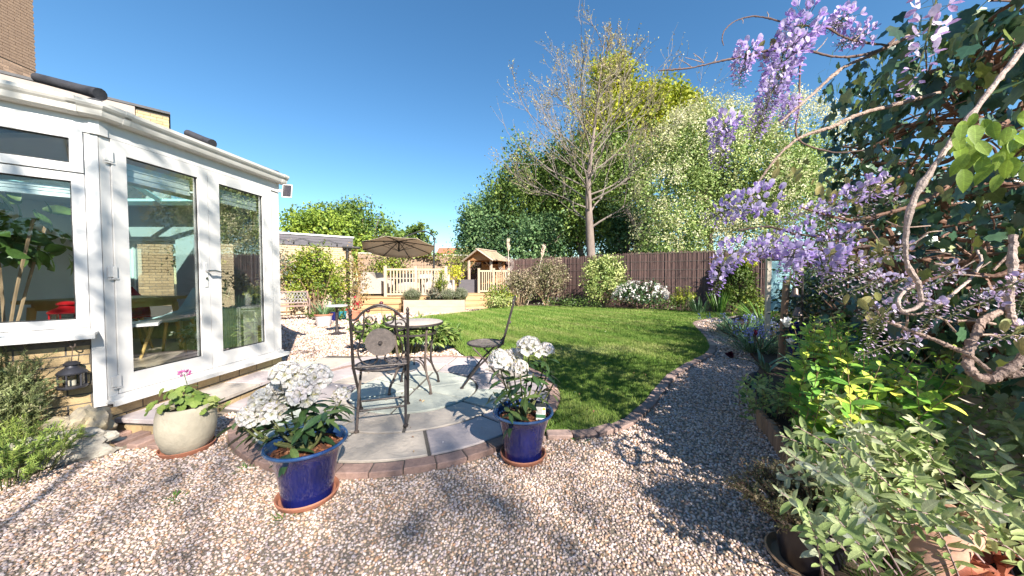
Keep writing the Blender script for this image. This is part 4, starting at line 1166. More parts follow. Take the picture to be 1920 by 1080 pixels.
# one rhododendron floret: five pointed, waved petals opening from a funnel, with stamens
fv, ff = [], []
for k in range(5):
    a = 2 * math.pi * k / 5
    for (r, off, z) in ((0.05, -0.5, 0.12), (0.05, 0.5, 0.12), (0.27, -0.66, 0.42), (0.27, 0.0, 0.36), (0.27, 0.66, 0.42), (0.49, -0.60, 0.56), (0.50, 0.0, 0.44), (0.49, 0.60, 0.55), (0.60, 0.04, 0.46)):
        t_ = a + off * (0.95 if r > 0.1 else 1.0)
        fv.append((r * math.cos(t_), r * math.sin(t_), z + 0.03 * math.sin(7 * t_ + r * 9)))
    o = 9 * k
    ff += [(o, o + 3, o + 2, o + 2), (o, o + 1, o + 4, o + 3), (o + 2, o + 3, o + 6, o + 5), (o + 3, o + 4, o + 7, o + 6), (o + 5, o + 6, o + 8, o + 8), (o + 6, o + 7, o + 8, o + 8)]
ff_t = []
for q4 in ff:
    q4 = list(dict.fromkeys(q4))
    ff_t += [(q4[0], q4[1], q4[2])] + ([(q4[0], q4[2], q4[3])] if len(q4) == 4 else [])
T_FLORET = (np.array(fv), np.array(ff_t))
m_petal = LP("white_petal", [(0.62, 0.59, 0.56), (0.65, 0.63, 0.60), (0.64, 0.58, 0.58)], rough=0.6, transl=0.30, throat=(0.58, 0.60, 0.40), vein=0.05, gain=1.14)
m_rholeaf = LP("rhododendron_leaf", [(0.012, 0.030, 0.014), (0.022, 0.048, 0.018), (0.045, 0.085, 0.025), (0.09, 0.13, 0.04)], rough=0.3, transl=0.12, spec=0.6)
m_stemg = M("green_stem", (0.14, 0.16, 0.05), (0.08, 0.08, 0.03), 0.7, 12)
m_stamen = M("pale_stamen", (0.62, 0.55, 0.26), (0.5, 0.42, 0.18), 0.7, 20)
def rhododendron(label, loc, trusses, shoots, nleaf):
    t = thing("rhododendron", label, "flowering shrub", loc, 0, "white rhododendrons in blue pots")
    L = np.array(loc)
    st_ = MB(); lp, ld, ln_, ls = [], [], [], []
    fp, fr_, fs = [], [], []
    stm = MB()
    ends = [(np.array(c) - L, r) for c, r in trusses] + [(np.array(c) - L, 0) for c in shoots]
    for e_, r in ends:
        base = np.array([random.uniform(-0.03, 0.03), random.uniform(-0.03, 0.03), 0.0])
        tipp = e_ - np.array([0, 0, r * 0.55])
        mid = base * 0.5 + tipp * 0.5 + np.array([tipp[0] * 0.12, tipp[1] * 0.12, -0.03])
        pth = bez([base, mid, tipp], 10)
        st_.tube(pth, np.linspace(0.008, 0.0045, len(pth)), 6)
        ax = nrm(tipp - mid + np.array([0, 0, 0.08]))
        nl = nleaf if r else nleaf + 2
        for k in range(nl):                                         # whorl of leaves under the truss
            a = 2 * math.pi * k / nl + random.uniform(-0.3, 0.3)
            side = nrm(np.cross(ax, [math.cos(a), math.sin(a), 0.3]))
            dd_ = nrm(side + ax * random.uniform(-0.25, 0.35) + np.array([0, 0, -0.12]))
            lp.append(tipp - ax * random.uniform(0.0, 0.10)); ld.append(dd_); ln_.append(ax + 0.4 * rand_dirs(1)[0]); ls.append(random.uniform(0.085, 0.135))
        if r:
            nf = int(15 + 60 * r)
            for k in range(nf):
                z = 1 - 1.35 * (k + 0.5) / nf; ph = k * 2.399
                dd_ = nrm(np.array([math.sqrt(max(1 - z * z, 0)) * math.cos(ph), math.sqrt(max(1 - z * z, 0)) * math.sin(ph), z + 0.15]) + 0.12 * rand_dirs(1)[0])
                c = e_ + dd_ * r * 0.50
                fp.append(c); fs.append(r * random.uniform(0.78, 0.95))
                zz = dd_; xx = nrm(np.cross(zz, rand_dirs(1)[0])); fr_.append(np.stack([xx, np.cross(zz, xx), zz], 1))
                for q_ in range(3):
                    d2 = nrm(dd_ + 0.35 * rand_dirs(1)[0]); stm.tube([c + dd_ * r * 0.1, c + d2 * r * 0.62], 0.0011, 3, cap=False)
    st_.build("stem", m_stemg, t, True)
    leaves(t, T_RHODO, lp, frames(np.array(ld), np.array(ln_)), np.array(ls), m_rholeaf, big=260)
    leaves(t, T_FLORET, fp, np.array(fr_), np.array(fs), m_petal, big=300, name="blossom", mass="blossoms", smooth=False)
    stm.build("stamens", m_stamen, t, kind="stuff")
    return t
zL = 1.92
trL = [((537, 706), 0.085, 1.92), ((592, 712), 0.085, 1.90), ((568, 742), 0.08, 1.82), ((520, 738), 0.075, 1.98), ((494, 752), 0.07, 1.90), ((470, 782), 0.07, 1.88), ((512, 776), 0.065, 1.84), ((640, 742), 0.05, 2.0), ((560, 720), 0.07, 2.02)]
shL = [((545, 835), 1.74), ((600, 790), 1.9), ((470, 800), 1.86), ((520, 800), 1.9), ((630, 760), 1.95), ((570, 790), 1.78), ((610, 770), 1.8), ((445, 790), 1.85)]
rhododendron("white flowering rhododendron in the nearest blue pot", (PL[0], PL[1], 0.285), [(D(*p, Y), r) for p, r, Y in trL], [D(*p, Y) for p, Y in shL], 10)
trR = [((938, 678), 0.085, 2.28), ((962, 672), 0.07, 2.36), ((992, 655), 0.09, 2.30), ((1024, 658), 0.06, 2.34), ((975, 690), 0.055, 2.2)]
shR = [((950, 715), 2.25), ((1000, 700), 2.25), ((1030, 690), 2.3), ((985, 730), 2.2), ((1040, 715), 2.35), ((955, 770), 2.15), ((1010, 735), 2.4), ((925, 735), 2.3)]
rhododendron("upright white rhododendron with open stems in the blue pot by the lawn", (PRr[0], PRr[1], 0.285), [(D(*p, Y), r) for p, r, Y in trR], [D(*p, Y) for p, Y in shR], 9)
# plant label standing in the right pot
m_card = M("white_card", (0.80, 0.80, 0.78), (0.74, 0.74, 0.72), 0.45, 3)
lc = D(1014, 776, 2.22)
lb = thing("plant_label", "white plant label with flower picture stuck in the blue pot by the lawn", "plant label", tuple(lc), R(-8))
RL = Matrix.Rotation(R(-14), 3, 'X')
def lab(name, x0, x1, z0, z1, y, mat):
    q = MB(); rbox(q, x0, x1, y - 0.0006, y, z0, z1, RL); q.build(name, mat, lb)
lab("card", -0.032, 0.032, -0.075, 0.066, 0.0, m_card)
lab("header", -0.032, 0.032, 0.044, 0.0665, -0.0012, M("dark_print", (0.02, 0.025, 0.02), (0.015, 0.02, 0.015), 0.5))
lab("flower_print", -0.030, 0.012, 0.0, 0.042, -0.0012, M("lilac_print", (0.62, 0.52, 0.60), (0.40, 0.42, 0.30), 0.5, 60))
lab("green_band", -0.032, 0.032, -0.026, -0.004, -0.0012, M("green_print", (0.05, 0.16, 0.07), (0.04, 0.12, 0.05), 0.5))
lab("grey_print", -0.02, 0.014, -0.066, -0.044, -0.0012, M("grey_print", (0.45, 0.45, 0.45), (0.62, 0.62, 0.62), 0.5, 200))
q = MB(); q.v = []; n = 14; q.add([tuple(RL @ Vector((0.021 + 0.009 * math.cos(a), -0.0016, 0.032 + 0.009 * math.sin(a)))) for a in np.linspace(0, 2 * math.pi, n, endpoint=False)], [tuple(range(n - 1, -1, -1))]); q.build("yellow_sticker", M("yellow_print", (0.80, 0.62, 0.02), (0.72, 0.55, 0.02), 0.5), lb)
q = MB(); rbox(q, -0.008, 0.008, -0.0006, 0.0, -0.15, -0.0752, RL); q.build("spike", m_card, lb)

# ---------------------------------------------------------------- beige pot with pelargonium
m_beige = M("beige_stone_pot", (0.42, 0.37, 0.29), (0.30, 0.27, 0.21), 0.85, 7, bump=0.35, bscale=60)
BP = G(352, 842)
s = thing("pot_saucer", "terracotta saucer under the round beige stone pot", "saucer", (*BP[:2], 0.004))
q = MB(); q.lathe([(0.0, 0.0), (0.145, 0.0), (0.158, 0.03), (0.152, 0.033), (0.142, 0.012), (0.0, 0.010)], 40); q.build("dish", m_terra, s, True)
t = thing("plant_pot", "round bellied beige stone pot beside the step", "pot", (*BP[:2], 0.016))
q = MB(); q.lathe([(0.118, 0.0), (0.135, 0.02), (0.160, 0.10), (0.168, 0.17), (0.164, 0.25), (0.152, 0.302), (0.150, 0.312), (0.140, 0.314), (0.134, 0.305), (0.142, 0.25), (0.140, 0.2)], 48); q.f = [f for f in q.f if len(f) == 4]; q.lathe([(0, 0.0), (0.118, 0.0)], 48); q.build("body", m_beige, t, True)
q = MB(); q.lathe([(0.141, 0.262), (0.08, 0.27), (0.0, 0.272)], 30); q.build("soil", m_soil, t)
pg = thing("pelargonium", "scalloped green pelargonium with a pink flower head in the beige pot", "plant", (*BP[:2], 0.28))
m_pel = LP("pelargonium_leaf", [(0.07, 0.12, 0.022), (0.11, 0.17, 0.03), (0.17, 0.22, 0.05), (0.21, 0.23, 0.08)], rough=0.55, transl=0.25)
lp, ld, ln_, ls = [], [], [], []
q = MB()
for k in range(75):
    a, e_ = random.uniform(0, 6.28), random.uniform(0.15, 1.35)
    r = random.uniform(0.09, 0.20) * (1.0 if e_ < 0.9 else 0.9)
    c = np.array([r * math.cos(a) * math.cos(e_) * 1.05, r * math.sin(a) * math.cos(e_), 0.02 + r * math.sin(e_) * 0.95])
    if k < 7: c = np.array([0.17 + 0.03 * k % 0.12, -0.05 + 0.02 * k, 0.02 + 0.02 * (k % 3)])
    n_ = nrm(np.array([math.cos(a) * 0.8, math.sin(a) * 0.8 - 0.3, 0.75]) + 0.3 * rand_dirs(1)[0])
    sz = random.uniform(0.045, 0.075)
    dd_ = nrm(np.cross(n_, rand_dirs(1)[0]))
    lp.append(c - dd_ * sz * 0.5); ld.append(dd_); ln_.append(n_); ls.append(sz)
    if k % 3 == 0: q.tube([(0, 0, 0), tuple(c * 0.6 + [0, 0, 0.02]), tuple(c)], 0.0028, 5)
q.tube([(0, 0, 0.1), (0.01, 0.0, 0.2), (0.0, -0.01, 0.275)], 0.0025, 5)
q.build("stem", m_stemg, pg, True)
leaves(pg, T_GERAN, lp, frames(np.array(ld), np.array(ln_)), np.array(ls), m_pel, big=80)
n = 46; dd = rand_dirs(n); dd[:, 2] = dd[:, 2] * 0.7 + 0.25
leaves(pg, T_OVAL, np.array([0, -0.01, 0.275]) + dd * 0.018 * np.array([1.5, 1.5, 0.8]), frames(dd, rand_dirs(n)), 0.018 + 0.006 * rng.random(n), LP("magenta_petal", [(0.42, 0.06, 0.22), (0.55, 0.16, 0.36), (0.35, 0.05, 0.2)], transl=0.2), mass="flower_head")

# ---------------------------------------------------------------- rocks, cobbles, hanging lantern, rosemary at the window
def rock(name, label, cat, loc, rad, mat, sub=3, rough=0.22, rz=0.0, seed=0, group=None):
    bm = bmesh.new(); bmesh.ops.create_icosphere(bm, subdivisions=sub, radius=1.0)
    from mathutils import noise
    for v in bm.verts:
        p = v.co.copy(); k = 1 + rough * 0.9 * abs(noise.noise(p * 2.3 + Vector((1, seed, 0)))) - rough * 0.5 * abs(noise.noise(p * 5.1 + Vector((seed, 1, 4)))) + rough * noise.noise(p * 1.4 + Vector((seed * 7.3, 0, 0))) * 1.6 + rough * 0.45 * noise.noise(p * 4 + Vector((seed, 3, 0))) + rough * 0.2 * noise.noise(p * 10)
        v.co = Vector((p.x * rad[0], p.y * rad[1], p.z * rad[2])) * k
    me = bpy.data.meshes.new(name); bm.to_mesh(me); bm.free(); me.materials.append(mat)
    me.polygons.foreach_set("use_smooth", np.full(len(me.polygons), sub < 4))
    o = link(name, me); o.location = loc; o.rotation_euler = (0, 0, rz)
    return tag(o, label, cat, group)
m_rock = M("rough_rock", (0.46, 0.42, 0.35), (0.17, 0.155, 0.14), 0.9, 14, bump=1.0, bscale=34)
m_rock2 = M("warm_rock", (0.52, 0.42, 0.26), (0.18, 0.16, 0.14), 0.9, 9, bump=1.0, bscale=30)
p = G(140, 838); rock("boulder", "upright weathered boulder at the foot of the conservatory corner", "rock", (p[0] + 0.08, p[1] - 0.03, 0.12), (0.17, 0.15, 0.15), m_rock2, 4, 0.3, seed=3)
p = G(88, 868); rock("flat_rock", "long low grey rock lying in front of the rosemary", "rock", (p[0], p[1] - 0.02, 0.05), (0.30, 0.15, 0.13), m_rock, 4, 0.28, R(32), seed=5)
m_cob = [M("cobble_cream", (0.52, 0.45, 0.35), (0.42, 0.36, 0.28), 0.6, 8), M("cobble_pink", (0.44, 0.32, 0.25), (0.36, 0.27, 0.21), 0.6, 8), M("cobble_tan", (0.42, 0.28, 0.14), (0.33, 0.22, 0.12), 0.6, 8)]
for k, (px, py, r, mi, lab_) in enumerate(((200, 833, 0.075, 1, "rounded pinkish cobble at the back of the small cobble heap"), (223, 832, 0.05, 0, "pale flat cobble on the right of the cobble heap"), (172, 848, 0.06, 0, "cream cobble on the left of the cobble heap"), (198, 848, 0.05, 2, "tan brown cobble at the front of the cobble heap"))):
    p = G(px, py); rock("cobble", lab_, "cobble", (p[0], p[1], r * 0.42), (r, r * 0.75, r * 0.55), m_cob[mi], 3, 0.1, R(20 * k), seed=k, group="cobbles by the conservatory corner")
for k, (px, py, r) in enumerate(((182, 812, 0.06), (178, 822, 0.05))):
    p = G(px, py); rock("slate_piece", ("upper dark blue slate piece behind the cobbles", "lower dark blue slate piece behind the cobbles")[k], "stone", (p[0], p[1], 0.02), (r, r * 0.7, r * 0.3), m_tile, 2, 0.2, seed=k + 9)
ck_b = G(42, 838)
ck = thing("shepherd_crook", "thin rusty shepherd crook standing in the rosemary", "hook", tuple(ck_b))
YL = ck_b[1] + 0.02
q = MB(); pts = [ck_b - ck_b] + [D(px, py, ck_b[1] + 0.02 * (k > 3)) - ck_b for k, (px, py) in enumerate(((45, 760), (52, 690), (62, 645), (80, 627), (105, 622), (124, 630), (130, 645), (134, 651), (140, 650), (141, 643)))]
q.tube(bez(pts, 60), 0.0048, 7); q.build("crook_rod", m_rust, ck, True)
lz = D(136, 727, YL)
ln2 = thing("hanging_lantern", "dark grey candle lantern hanging from the crook beside the window", "lantern", tuple(lz))
lantern(ln2, M("dark_grey_metal", (0.06, 0.06, 0.07), (0.035, 0.035, 0.045), 0.45, 12, metal=0.5), 0.070, 0.105, m_lampglass)
q = MB(); hz = 0.105
q.tube([(0, 0, hz + 0.093), (0, 0, hz + 0.115)], 0.003, 5); top = D(136, 652, YL) - lz
q.tube(bez([(0, 0, hz + 0.11), (0.006, 0, hz + 0.13), tuple(top)], 8), 0.0025, 5); q.build("hanger", m_rust, ln2)

def sprig_bush(name, label, loc, rad, nst, spl, mats, lsize, tpl=T_NEEDLE, up=0.8, width=1.0, big=0, stem_mat=None, cat="shrub", group=None, density=0.014, angle=0.9, bend=0.0, side=3):
    """Bush of upright sprigs with small leaves all along them."""
    t = thing(name, label, cat, loc, 0, group)
    st_ = MB(); lp, ld, ln_, ls, tt = [], [], [], [], []
    for k in range(nst):
        a, r = random.uniform(0, 6.28), math.sqrt(random.random())
        b0 = np.array([rad[0] * r * math.cos(a) * 0.55, rad[1] * r * math.sin(a) * 0.55, 0])
        tp = np.array([rad[0] * r * math.cos(a), rad[1] * r * math.sin(a), rad[2] * (1 - 0.45 * r * r) * random.uniform(0.72, 1.05)])
        if bend: tp = tp + np.array([bend, 0, 0]) * random.random()
        pth = bez([b0, (b0 + tp) / 2 + np.array([0, 0, 0.06 * rad[2]]), tp], 8)
        st_.tube(pth, np.linspace(0.0035, 0.0015, len(pth)), 4, cap=False)
        tn = random.random()
        L0_ = np.linalg.norm(tp - b0)
        subs = [(pth, spl)]
        for i in range(side):
            f = random.uniform(0.35, 0.9); j = int(f * (len(pth) - 1)); ax0 = nrm(pth[min(j + 1, len(pth) - 1)] - pth[max(j - 1, 0)])
            e2 = pth[j] + nrm(ax0 + 0.8 * nrm(np.cross(ax0, rand_dirs(1)[0]))) * L0_ * random.uniform(0.16, 0.34)
            p2 = bez([pth[j], (pth[j] + e2) / 2 + np.array([0, 0, 0.01]), e2], 6); st_.tube(p2, 0.0012, 3, cap=False); subs.append((p2, 0.95))
        for pth, spl_ in subs:
          L_ = np.linalg.norm(pth[-1] - pth[0]); seg = max(int(L_ * spl_ / density), 4)
          for i in range(seg):
            f = 1 - spl_ * i / seg
            x = np.array([np.interp(f, np.linspace(0, 1, len(pth)), pth[:, c]) for c in range(3)])
            ax = nrm(pth[min(int(f * (len(pth) - 1)) + 1, len(pth) - 1)] - pth[max(int(f * (len(pth) - 1)) - 1, 0)])
            for s_ in range(2):
                sd_ = nrm(np.cross(ax, rand_dirs(1)[0]))
                lp.append(x); ld.append(nrm(ax * (1.6 - angle) + sd_ * angle)); ln_.append(ax + 0.3 * rand_dirs(1)[0]); ls.append(lsize * random.uniform(0.7, 1.2)); tt.append(min(1, max(0, tn * 0.5 + 0.5 * f * random.uniform(0.6, 1.1))))
    st_.build("stem", stem_mat or m_stemg, t)
    leaves(t, tpl, lp, frames(np.array(ld), np.array(ln_)), np.stack([np.array(ls) * width, np.array(ls), np.array(ls)], 1), mats, np.array(tt), big=big)
    return t
m_rosem = LP("rosemary_leaf", [(0.04, 0.08, 0.02), (0.09, 0.15, 0.03), (0.18, 0.24, 0.05), (0.28, 0.33, 0.08)], rough=0.5, transl=0.2, gain=1.6)
m_heath = LP("heather_leaf", [(0.07, 0.09, 0.035), (0.12, 0.15, 0.06), (0.19, 0.22, 0.09), (0.26, 0.22, 0.15)], rough=0.6, transl=0.15)
p = G(28, 905); sprig_bush("rosemary_bush", "bright green rosemary in front, spilling over the low grey rock", (p[0] - 0.10, p[1] + 0.02, 0), (0.40, 0.30, 0.36), 85, 0.8, m_rosem, 0.028, density=0.0075, width=1.8)
p = G(30, 862); sprig_bush("heather_bush", "tall grey green heathery shrub below the conservatory window", (p[0] - 0.10, p[1] + 0.0, 0), (0.27, 0.20, 0.84), 90, 0.8, m_heath, 0.022, density=0.0075, width=2.2, side=6)
p = G(70, 838); sprig_bush("heather_bush", "shorter olive heathery shrub right of the crook behind the boulder", (p[0] - 0.02, p[1] + 0.02, 0), (0.17, 0.10, 0.50), 60, 0.85, m_heath, 0.020, density=0.0075, width=2.2, side=6)

# peony clump behind the patio
m_peony = LP("peony_leaf", [(0.045, 0.085, 0.02), (0.085, 0.145, 0.03), (0.15, 0.215, 0.05), (0.24, 0.28, 0.09)], rough=0.4, transl=0.3)
pn = thing("peony_clump", "leafy light green peony clump behind the bistro table", "plant", (-1.85, 5.55, 0))
lp, ld, ln_, ls = [], [], [], []
q = MB()
for k in range(95):
    a, r = random.uniform(0, 6.28), math.sqrt(random.random())
    b0 = np.array([0.55 * r * math.cos(a), 0.22 * r * math.sin(a), 0]); tp = np.array([0.95 * r * math.cos(a), 0.42 * r * math.sin(a), random.uniform(0.42, 0.64) * (1 - 0.35 * r * r)])
    q.tube([b0, (b0 + tp) / 2 + [0, 0, 0.05], tp], 0.006, 4, cap=False)
    for i in range(9):
        f = random.uniform(0.55, 1.0); x = b0 + (tp - b0) * f
        base_d = nrm(np.array([math.cos(a) * r, math.sin(a) * r, 0.1]) + 0.8 * rand_dirs(1)[0])
        for j in range(3):
            lp.append(x); ld.append(nrm(base_d + 0.4 * rand_dirs(1)[0])); ln_.append(np.array([0, -0.25, 1.0]) + 0.4 * rand_dirs(1)[0]); ls.append(random.uniform(0.10, 0.17))
q.build("stem", m_stemg, pn)
leaves(pn, T_LANCE, lp, frames(np.array(ld), np.array(ln_)), np.array(ls), m_peony, big=220)
bud = MB(); bs = MB()
for px, py, Y in ((715, 568, 5.45), (745, 588, 5.6), (690, 583, 5.5)):
    c = D(px, py, Y) - np.array([-1.85, 5.55, 0]); bud.lathe([(0.0, -0.03), (0.025, -0.02), (0.034, 0.0), (0.026, 0.02), (0, 0.03)], 10, tuple(c)); bs.tube([(c[0] + 0.03, c[1], 0.3), c - [0, 0, 0.02]], 0.004, 4)
bud.build("dark_red_bud", M("dark_red_petal", (0.10, 0.006, 0.02), (0.05, 0.004, 0.012), 0.5), pn, True, kind="stuff"); bs.build("flower_stalk", m_stemg, pn)
# ================================================================ far left: bench, pots, climbing shrub
m_dt = M("deck_timber", (0.46, 0.31, 0.16), (0.34, 0.22, 0.11), 0.75, 7, stretch=(0.3, 1, 1), bump=0.25, obj_rand=0.12)
m_rail = M("railing_timber", (0.50, 0.40, 0.28), (0.41, 0.325, 0.225), 0.75, 7, stretch=(1, 1, 0.25), obj_rand=0.08)
m_wash = M("pale_washed_timber", (0.48, 0.37, 0.29), (0.37, 0.285, 0.225), 0.8, 7, stretch=(0.3, 1, 1), bump=0.25, obj_rand=0.08)
m_rattan = M("pale_rattan", (0.38, 0.335, 0.30), (0.31, 0.275, 0.24), 0.8, 60, bump=0.5, bscale=110)
m_canvas = M("taupe_canvas", (0.70, 0.59, 0.49), (0.64, 0.54, 0.45), 0.85, 4)
m_whitepot = M("white_glazed_pot", (0.48, 0.47, 0.49), (0.42, 0.41, 0.43), 0.4, 6)
m_teal = M("turquoise_glaze", (0.03, 0.25, 0.32), (0.02, 0.18, 0.25), 0.25, 8)

be = thing("garden_bench", "metal garden bench with leafy openwork back against the brick wall", "bench", (-6.72, 9.62, 0), math.atan2(-uG[1], -uG[0]))
m_bench = M("bench_metal", (0.30, 0.20, 0.17), (0.22, 0.15, 0.13), 0.6, 12)
for k in range(4):
    MB().cbox(-0.68, 0.68, -0.42 + 0.11 * k, -0.34 + 0.11 * k, 0.42, 0.445, 0.005).build("seat_slat", m_bench, be)
for s in (-1, 1):
    q = MB(); q.tube(bez([(s * 0.66, -0.42, 0), (s * 0.66, -0.40, 0.3), (s * 0.66, -0.42, 0.6), (s * 0.66, -0.10, 0.63), (s * 0.66, 0.03, 0.60)], 16), 0.022, 6); q.tube([(s * 0.66, 0.04, 0), (s * 0.66, 0.0, 0.45), (s * 0.66, 0.10, 0.86)], 0.022, 6); q.build("end_frame", m_bench, be, True)
for z in (0.50, 0.84):
    q = MB(); q.tube([(-0.66, 0.02 + (z - 0.5) * 0.22, z), (0.66, 0.02 + (z - 0.5) * 0.22, z)], 0.018, 6); q.build("back_rail", m_bench, be, True)
q = MB()
for k in range(16):
    for r_ in range(3):
        c = (-0.60 + 0.08 * k + 0.02 * (r_ % 2), 0.04 + 0.025 * r_, 0.56 + 0.105 * r_)
        q.tube([(c[0] + 0.036 * math.cos(a) * (1 + 0.3 * math.cos(2 * a + k)), c[1], c[2] + 0.046 * math.sin(a)) for a in np.linspace(0, 2 * math.pi, 10)], 0.007, 4, cap=False)
q.build("openwork_back", M("grey_castwork", (0.42, 0.40, 0.42), (0.32, 0.30, 0.32), 0.6), be, kind="stuff")

def tuft(name, label, cat, loc, n, h, spread, mats, wid=0.05, big=0, droop=0.5, group=None, up=1.0, mass="foliage", tpl=None):
    """Strap leaves arching out of one base."""
    t = thing(name, label, cat, loc, 0, group)
    a = rng.uniform(0, 6.28, n); r = np.sqrt(rng.random(n)) * spread
    d = nrm(np.stack([np.cos(a) * (0.15 + 0.8 * rng.random(n)), np.sin(a) * (0.15 + 0.8 * rng.random(n)), np.full(n, up)], 1))
    p = np.stack([r * np.cos(a), r * np.sin(a), np.zeros(n)], 1)
    leaves(t, tpl or leaf_tpl(wid, 5, fold=0.02, droop=droop, peak=0.35, base=0.6), p, frames(d, np.stack([-np.cos(a), -np.sin(a), np.full(n, 0.6)], 1)), h * (0.6 + 0.5 * rng.random(n)), mats, big=big, mass=mass)
    return t
m_strap = LP("strap_leaf", [(0.03, 0.07, 0.03), (0.06, 0.12, 0.05), (0.11, 0.18, 0.09), (0.17, 0.24, 0.13)], rough=0.35, transl=0.2)
m_strap2 = LP("green_blade", [(0.03, 0.08, 0.015), (0.06, 0.13, 0.02), (0.11, 0.19, 0.03)], rough=0.4, transl=0.25)
p = G(607, 613)
w = thing("plant_pot", "pale grey pot with strappy leaves by the pedestal table", "pot", (*p[:2], 0.02))
q = MB(); q.lathe([(0.0, 0), (0.15, 0.0), (0.155, 0.02), (0.20, 0.29), (0.19, 0.29), (0.18, 0.26), (0.0, 0.26)], 28); q.build("body", m_whitepot, w, True)
q = MB(); q.lathe([(0.2003, 0.28), (0.215, 0.28), (0.215, 0.315), (0.19, 0.315), (0.188, 0.28)], 28); q.build("rim", m_terra, w, True)
q = MB(); q.lathe([(0, 0.0), (0.19, 0), (0.21, 0.03), (0.2, 0.03), (0.0, 0.012)], 24); o = q.build("pot_saucer", m_terra, None, True); o.location = (*p[:2], 0.003); tag(o, "terracotta saucer under the pale grey pot of strappy leaves", "saucer")
tuft("agapanthus", "strappy green plant growing in the pale grey pot", "plant", (*p[:2], 0.27), 60, 0.5, 0.12, m_strap, 0.05, up=1.3)
p = G(632, 627)
pt = thing("pedestal_table", "small dark pedestal table with pale round top on the gravel", "table", (*p[:2], 0.005))
q = MB(); q.lathe([(0.0, 0.0), (0.20, 0.0), (0.205, 0.012), (0.10, 0.03), (0.045, 0.06), (0.03, 0.10), (0.028, 0.58), (0.05, 0.62), (0.0, 0.62)], 20); q.build("pedestal", m_iron, pt, True)
q = MB(); q.lathe([(0, 0.6205), (0.225, 0.6205), (0.225, 0.645), (0, 0.645)], 32); q.build("table_top", m_whitepot, pt, True)
p = G(598, 598); rock("stone_ornament", "upright pinkish stone ornament beside the pale grey pot", "ornament", (p[0], p[1] + 0.5, 0.33), (0.17, 0.14, 0.36), m_cob[1], 3, 0.22, seed=21)
for px, py, r, h_, mm, lab_ in ((626, 602, 0.15, 0.28, m_blue, "small cobalt blue pot behind the pedestal table"), (642, 600, 0.13, 0.26, m_teal, "small turquoise pot behind the pedestal table"), (664, 603, 0.18, 0.30, m_terra, "terracotta pot with red flowers below the deck")):
    p = G(px, py); t = thing("plant_pot", lab_, "pot", (*p[:2], 0.004), 0, "small pots below the climber")
    q = MB(); q.lathe([(0, 0), (r * 0.7, 0), (r * 0.95, h_ * 0.9), (r, h_ * 0.9), (r, h_), (r * 0.9, h_), (r * 0.85, h_ * 0.85), (0, h_ * 0.85)], 20); q.build("body", mm, t, True)
    P, o, tt = clumps((0, 0, h_ + 0.12), (r, r, 0.2), 6, 14, 0.06)
    leaves(t, T_OVAL, P, rand_frames(o), 0.07 + 0.03 * rng.random(len(P)), m_green1 if mm is not m_terra else LP("red_bloom", [(0.03, 0.07, 0.02), (0.06, 0.1, 0.02), (0.35, 0.01, 0.03), (0.45, 0.02, 0.06)], transl=0.2), tt)

def shrub(name, label, loc, rad, ncl, per, spread, lsize, mats, tpl=T_OVAL, cat="shrub", group=None, big=0, shell=0.5, stems=10, stemmat=None, zc=None, bloom=None):
    t = thing(name, label, cat, loc, 0, group)
    zc = zc if zc is not None else rad[2]
    P, o, tt = clumps((0, 0, zc), rad, ncl, per, spread, shell)
    k = P[:, 2] > 0.02
    P, o, tt = P[k], o[k], tt[k]
    leaves(t, tpl, P, rand_frames(o), lsize * (0.7 + 0.6 * rng.random(len(P))), mats, tt, big=big)
    if stems:
        q = MB()
        for i in range(stems):
            d_ = rand_dirs(1)[0]; e_ = np.array([d_[0] * rad[0] * 0.8, d_[1] * rad[1] * 0.8, zc + d_[2] * rad[2] * 0.6])
            q.tube(bez([(d_[0] * 0.1, d_[1] * 0.1, 0), e_ * 0.5 + [0, 0, 0.1 * zc], e_], 6), [0.03 * rad[2] * 0.6] * 3 + [0.012 * rad[2]] * 10 if False else 0.014 * rad[2], 5, cap=False)
        q.build("stems", stemmat or m_tan, t)
    if bloom:
        nb_, bsz, bm_, btpl = bloom
        d_ = rand_dirs(nb_); d_[:, 2] = abs(d_[:, 2]) * 0.9 - 0.15; d_[:, 1] = -abs(d_[:, 1]) * 0.9 + 0.2; d_ = nrm(d_)
        pb_ = np.array([0, 0, zc]) + d_ * np.array(rad) * (0.92 + 0.12 * rng.random((nb_, 1)))
        k = pb_[:, 2] > 0.05
        Bp = np.repeat(pb_[k], 7, 0); n_ = len(Bp); dd_ = rand_dirs(n_) + np.repeat(d_[k], 7, 0) * 0.8
        leaves(t, btpl, Bp + nrm(dd_) * bsz * 0.6, frames(nrm(np.cross(dd_, rand_dirs(n_))), dd_), bsz * (0.8 + 0.5 * rng.random(n_)), bm_, mass="blossoms")
    return t
m_golden = LP("golden_leaf", [(0.03, 0.055, 0.012), (0.07, 0.11, 0.015), (0.16, 0.19, 0.025), (0.30, 0.29, 0.04)], rough=0.4, transl=0.25, gain=1.7)
p = PG + uG * 1.15 + nG * 0.75
shrub("climbing_shrub", "dense golden green evergreen shrub against the garage wall", (p[0], p[1], 0), (1.0, 0.55, 1.12), 120, 46, 0.11, 0.085, m_golden, shell=0.45)
m_grey = LP("grey_leaf", [(0.06, 0.085, 0.07), (0.11, 0.14, 0.11), (0.17, 0.13, 0.09), (0.20, 0.23, 0.19)], rough=0.5, transl=0.2)
p = PG + uG * 2.35 + nG * 0.4
shrub("climber", "thin grey green climber on the brick wall behind the conservatory corner", (p[0], p[1], 0.9), (0.65, 0.25, 0.75), 34, 26, 0.16, 0.07, m_grey, shell=0.3)
p = PG + uG * 4.3 + nG * 0.25
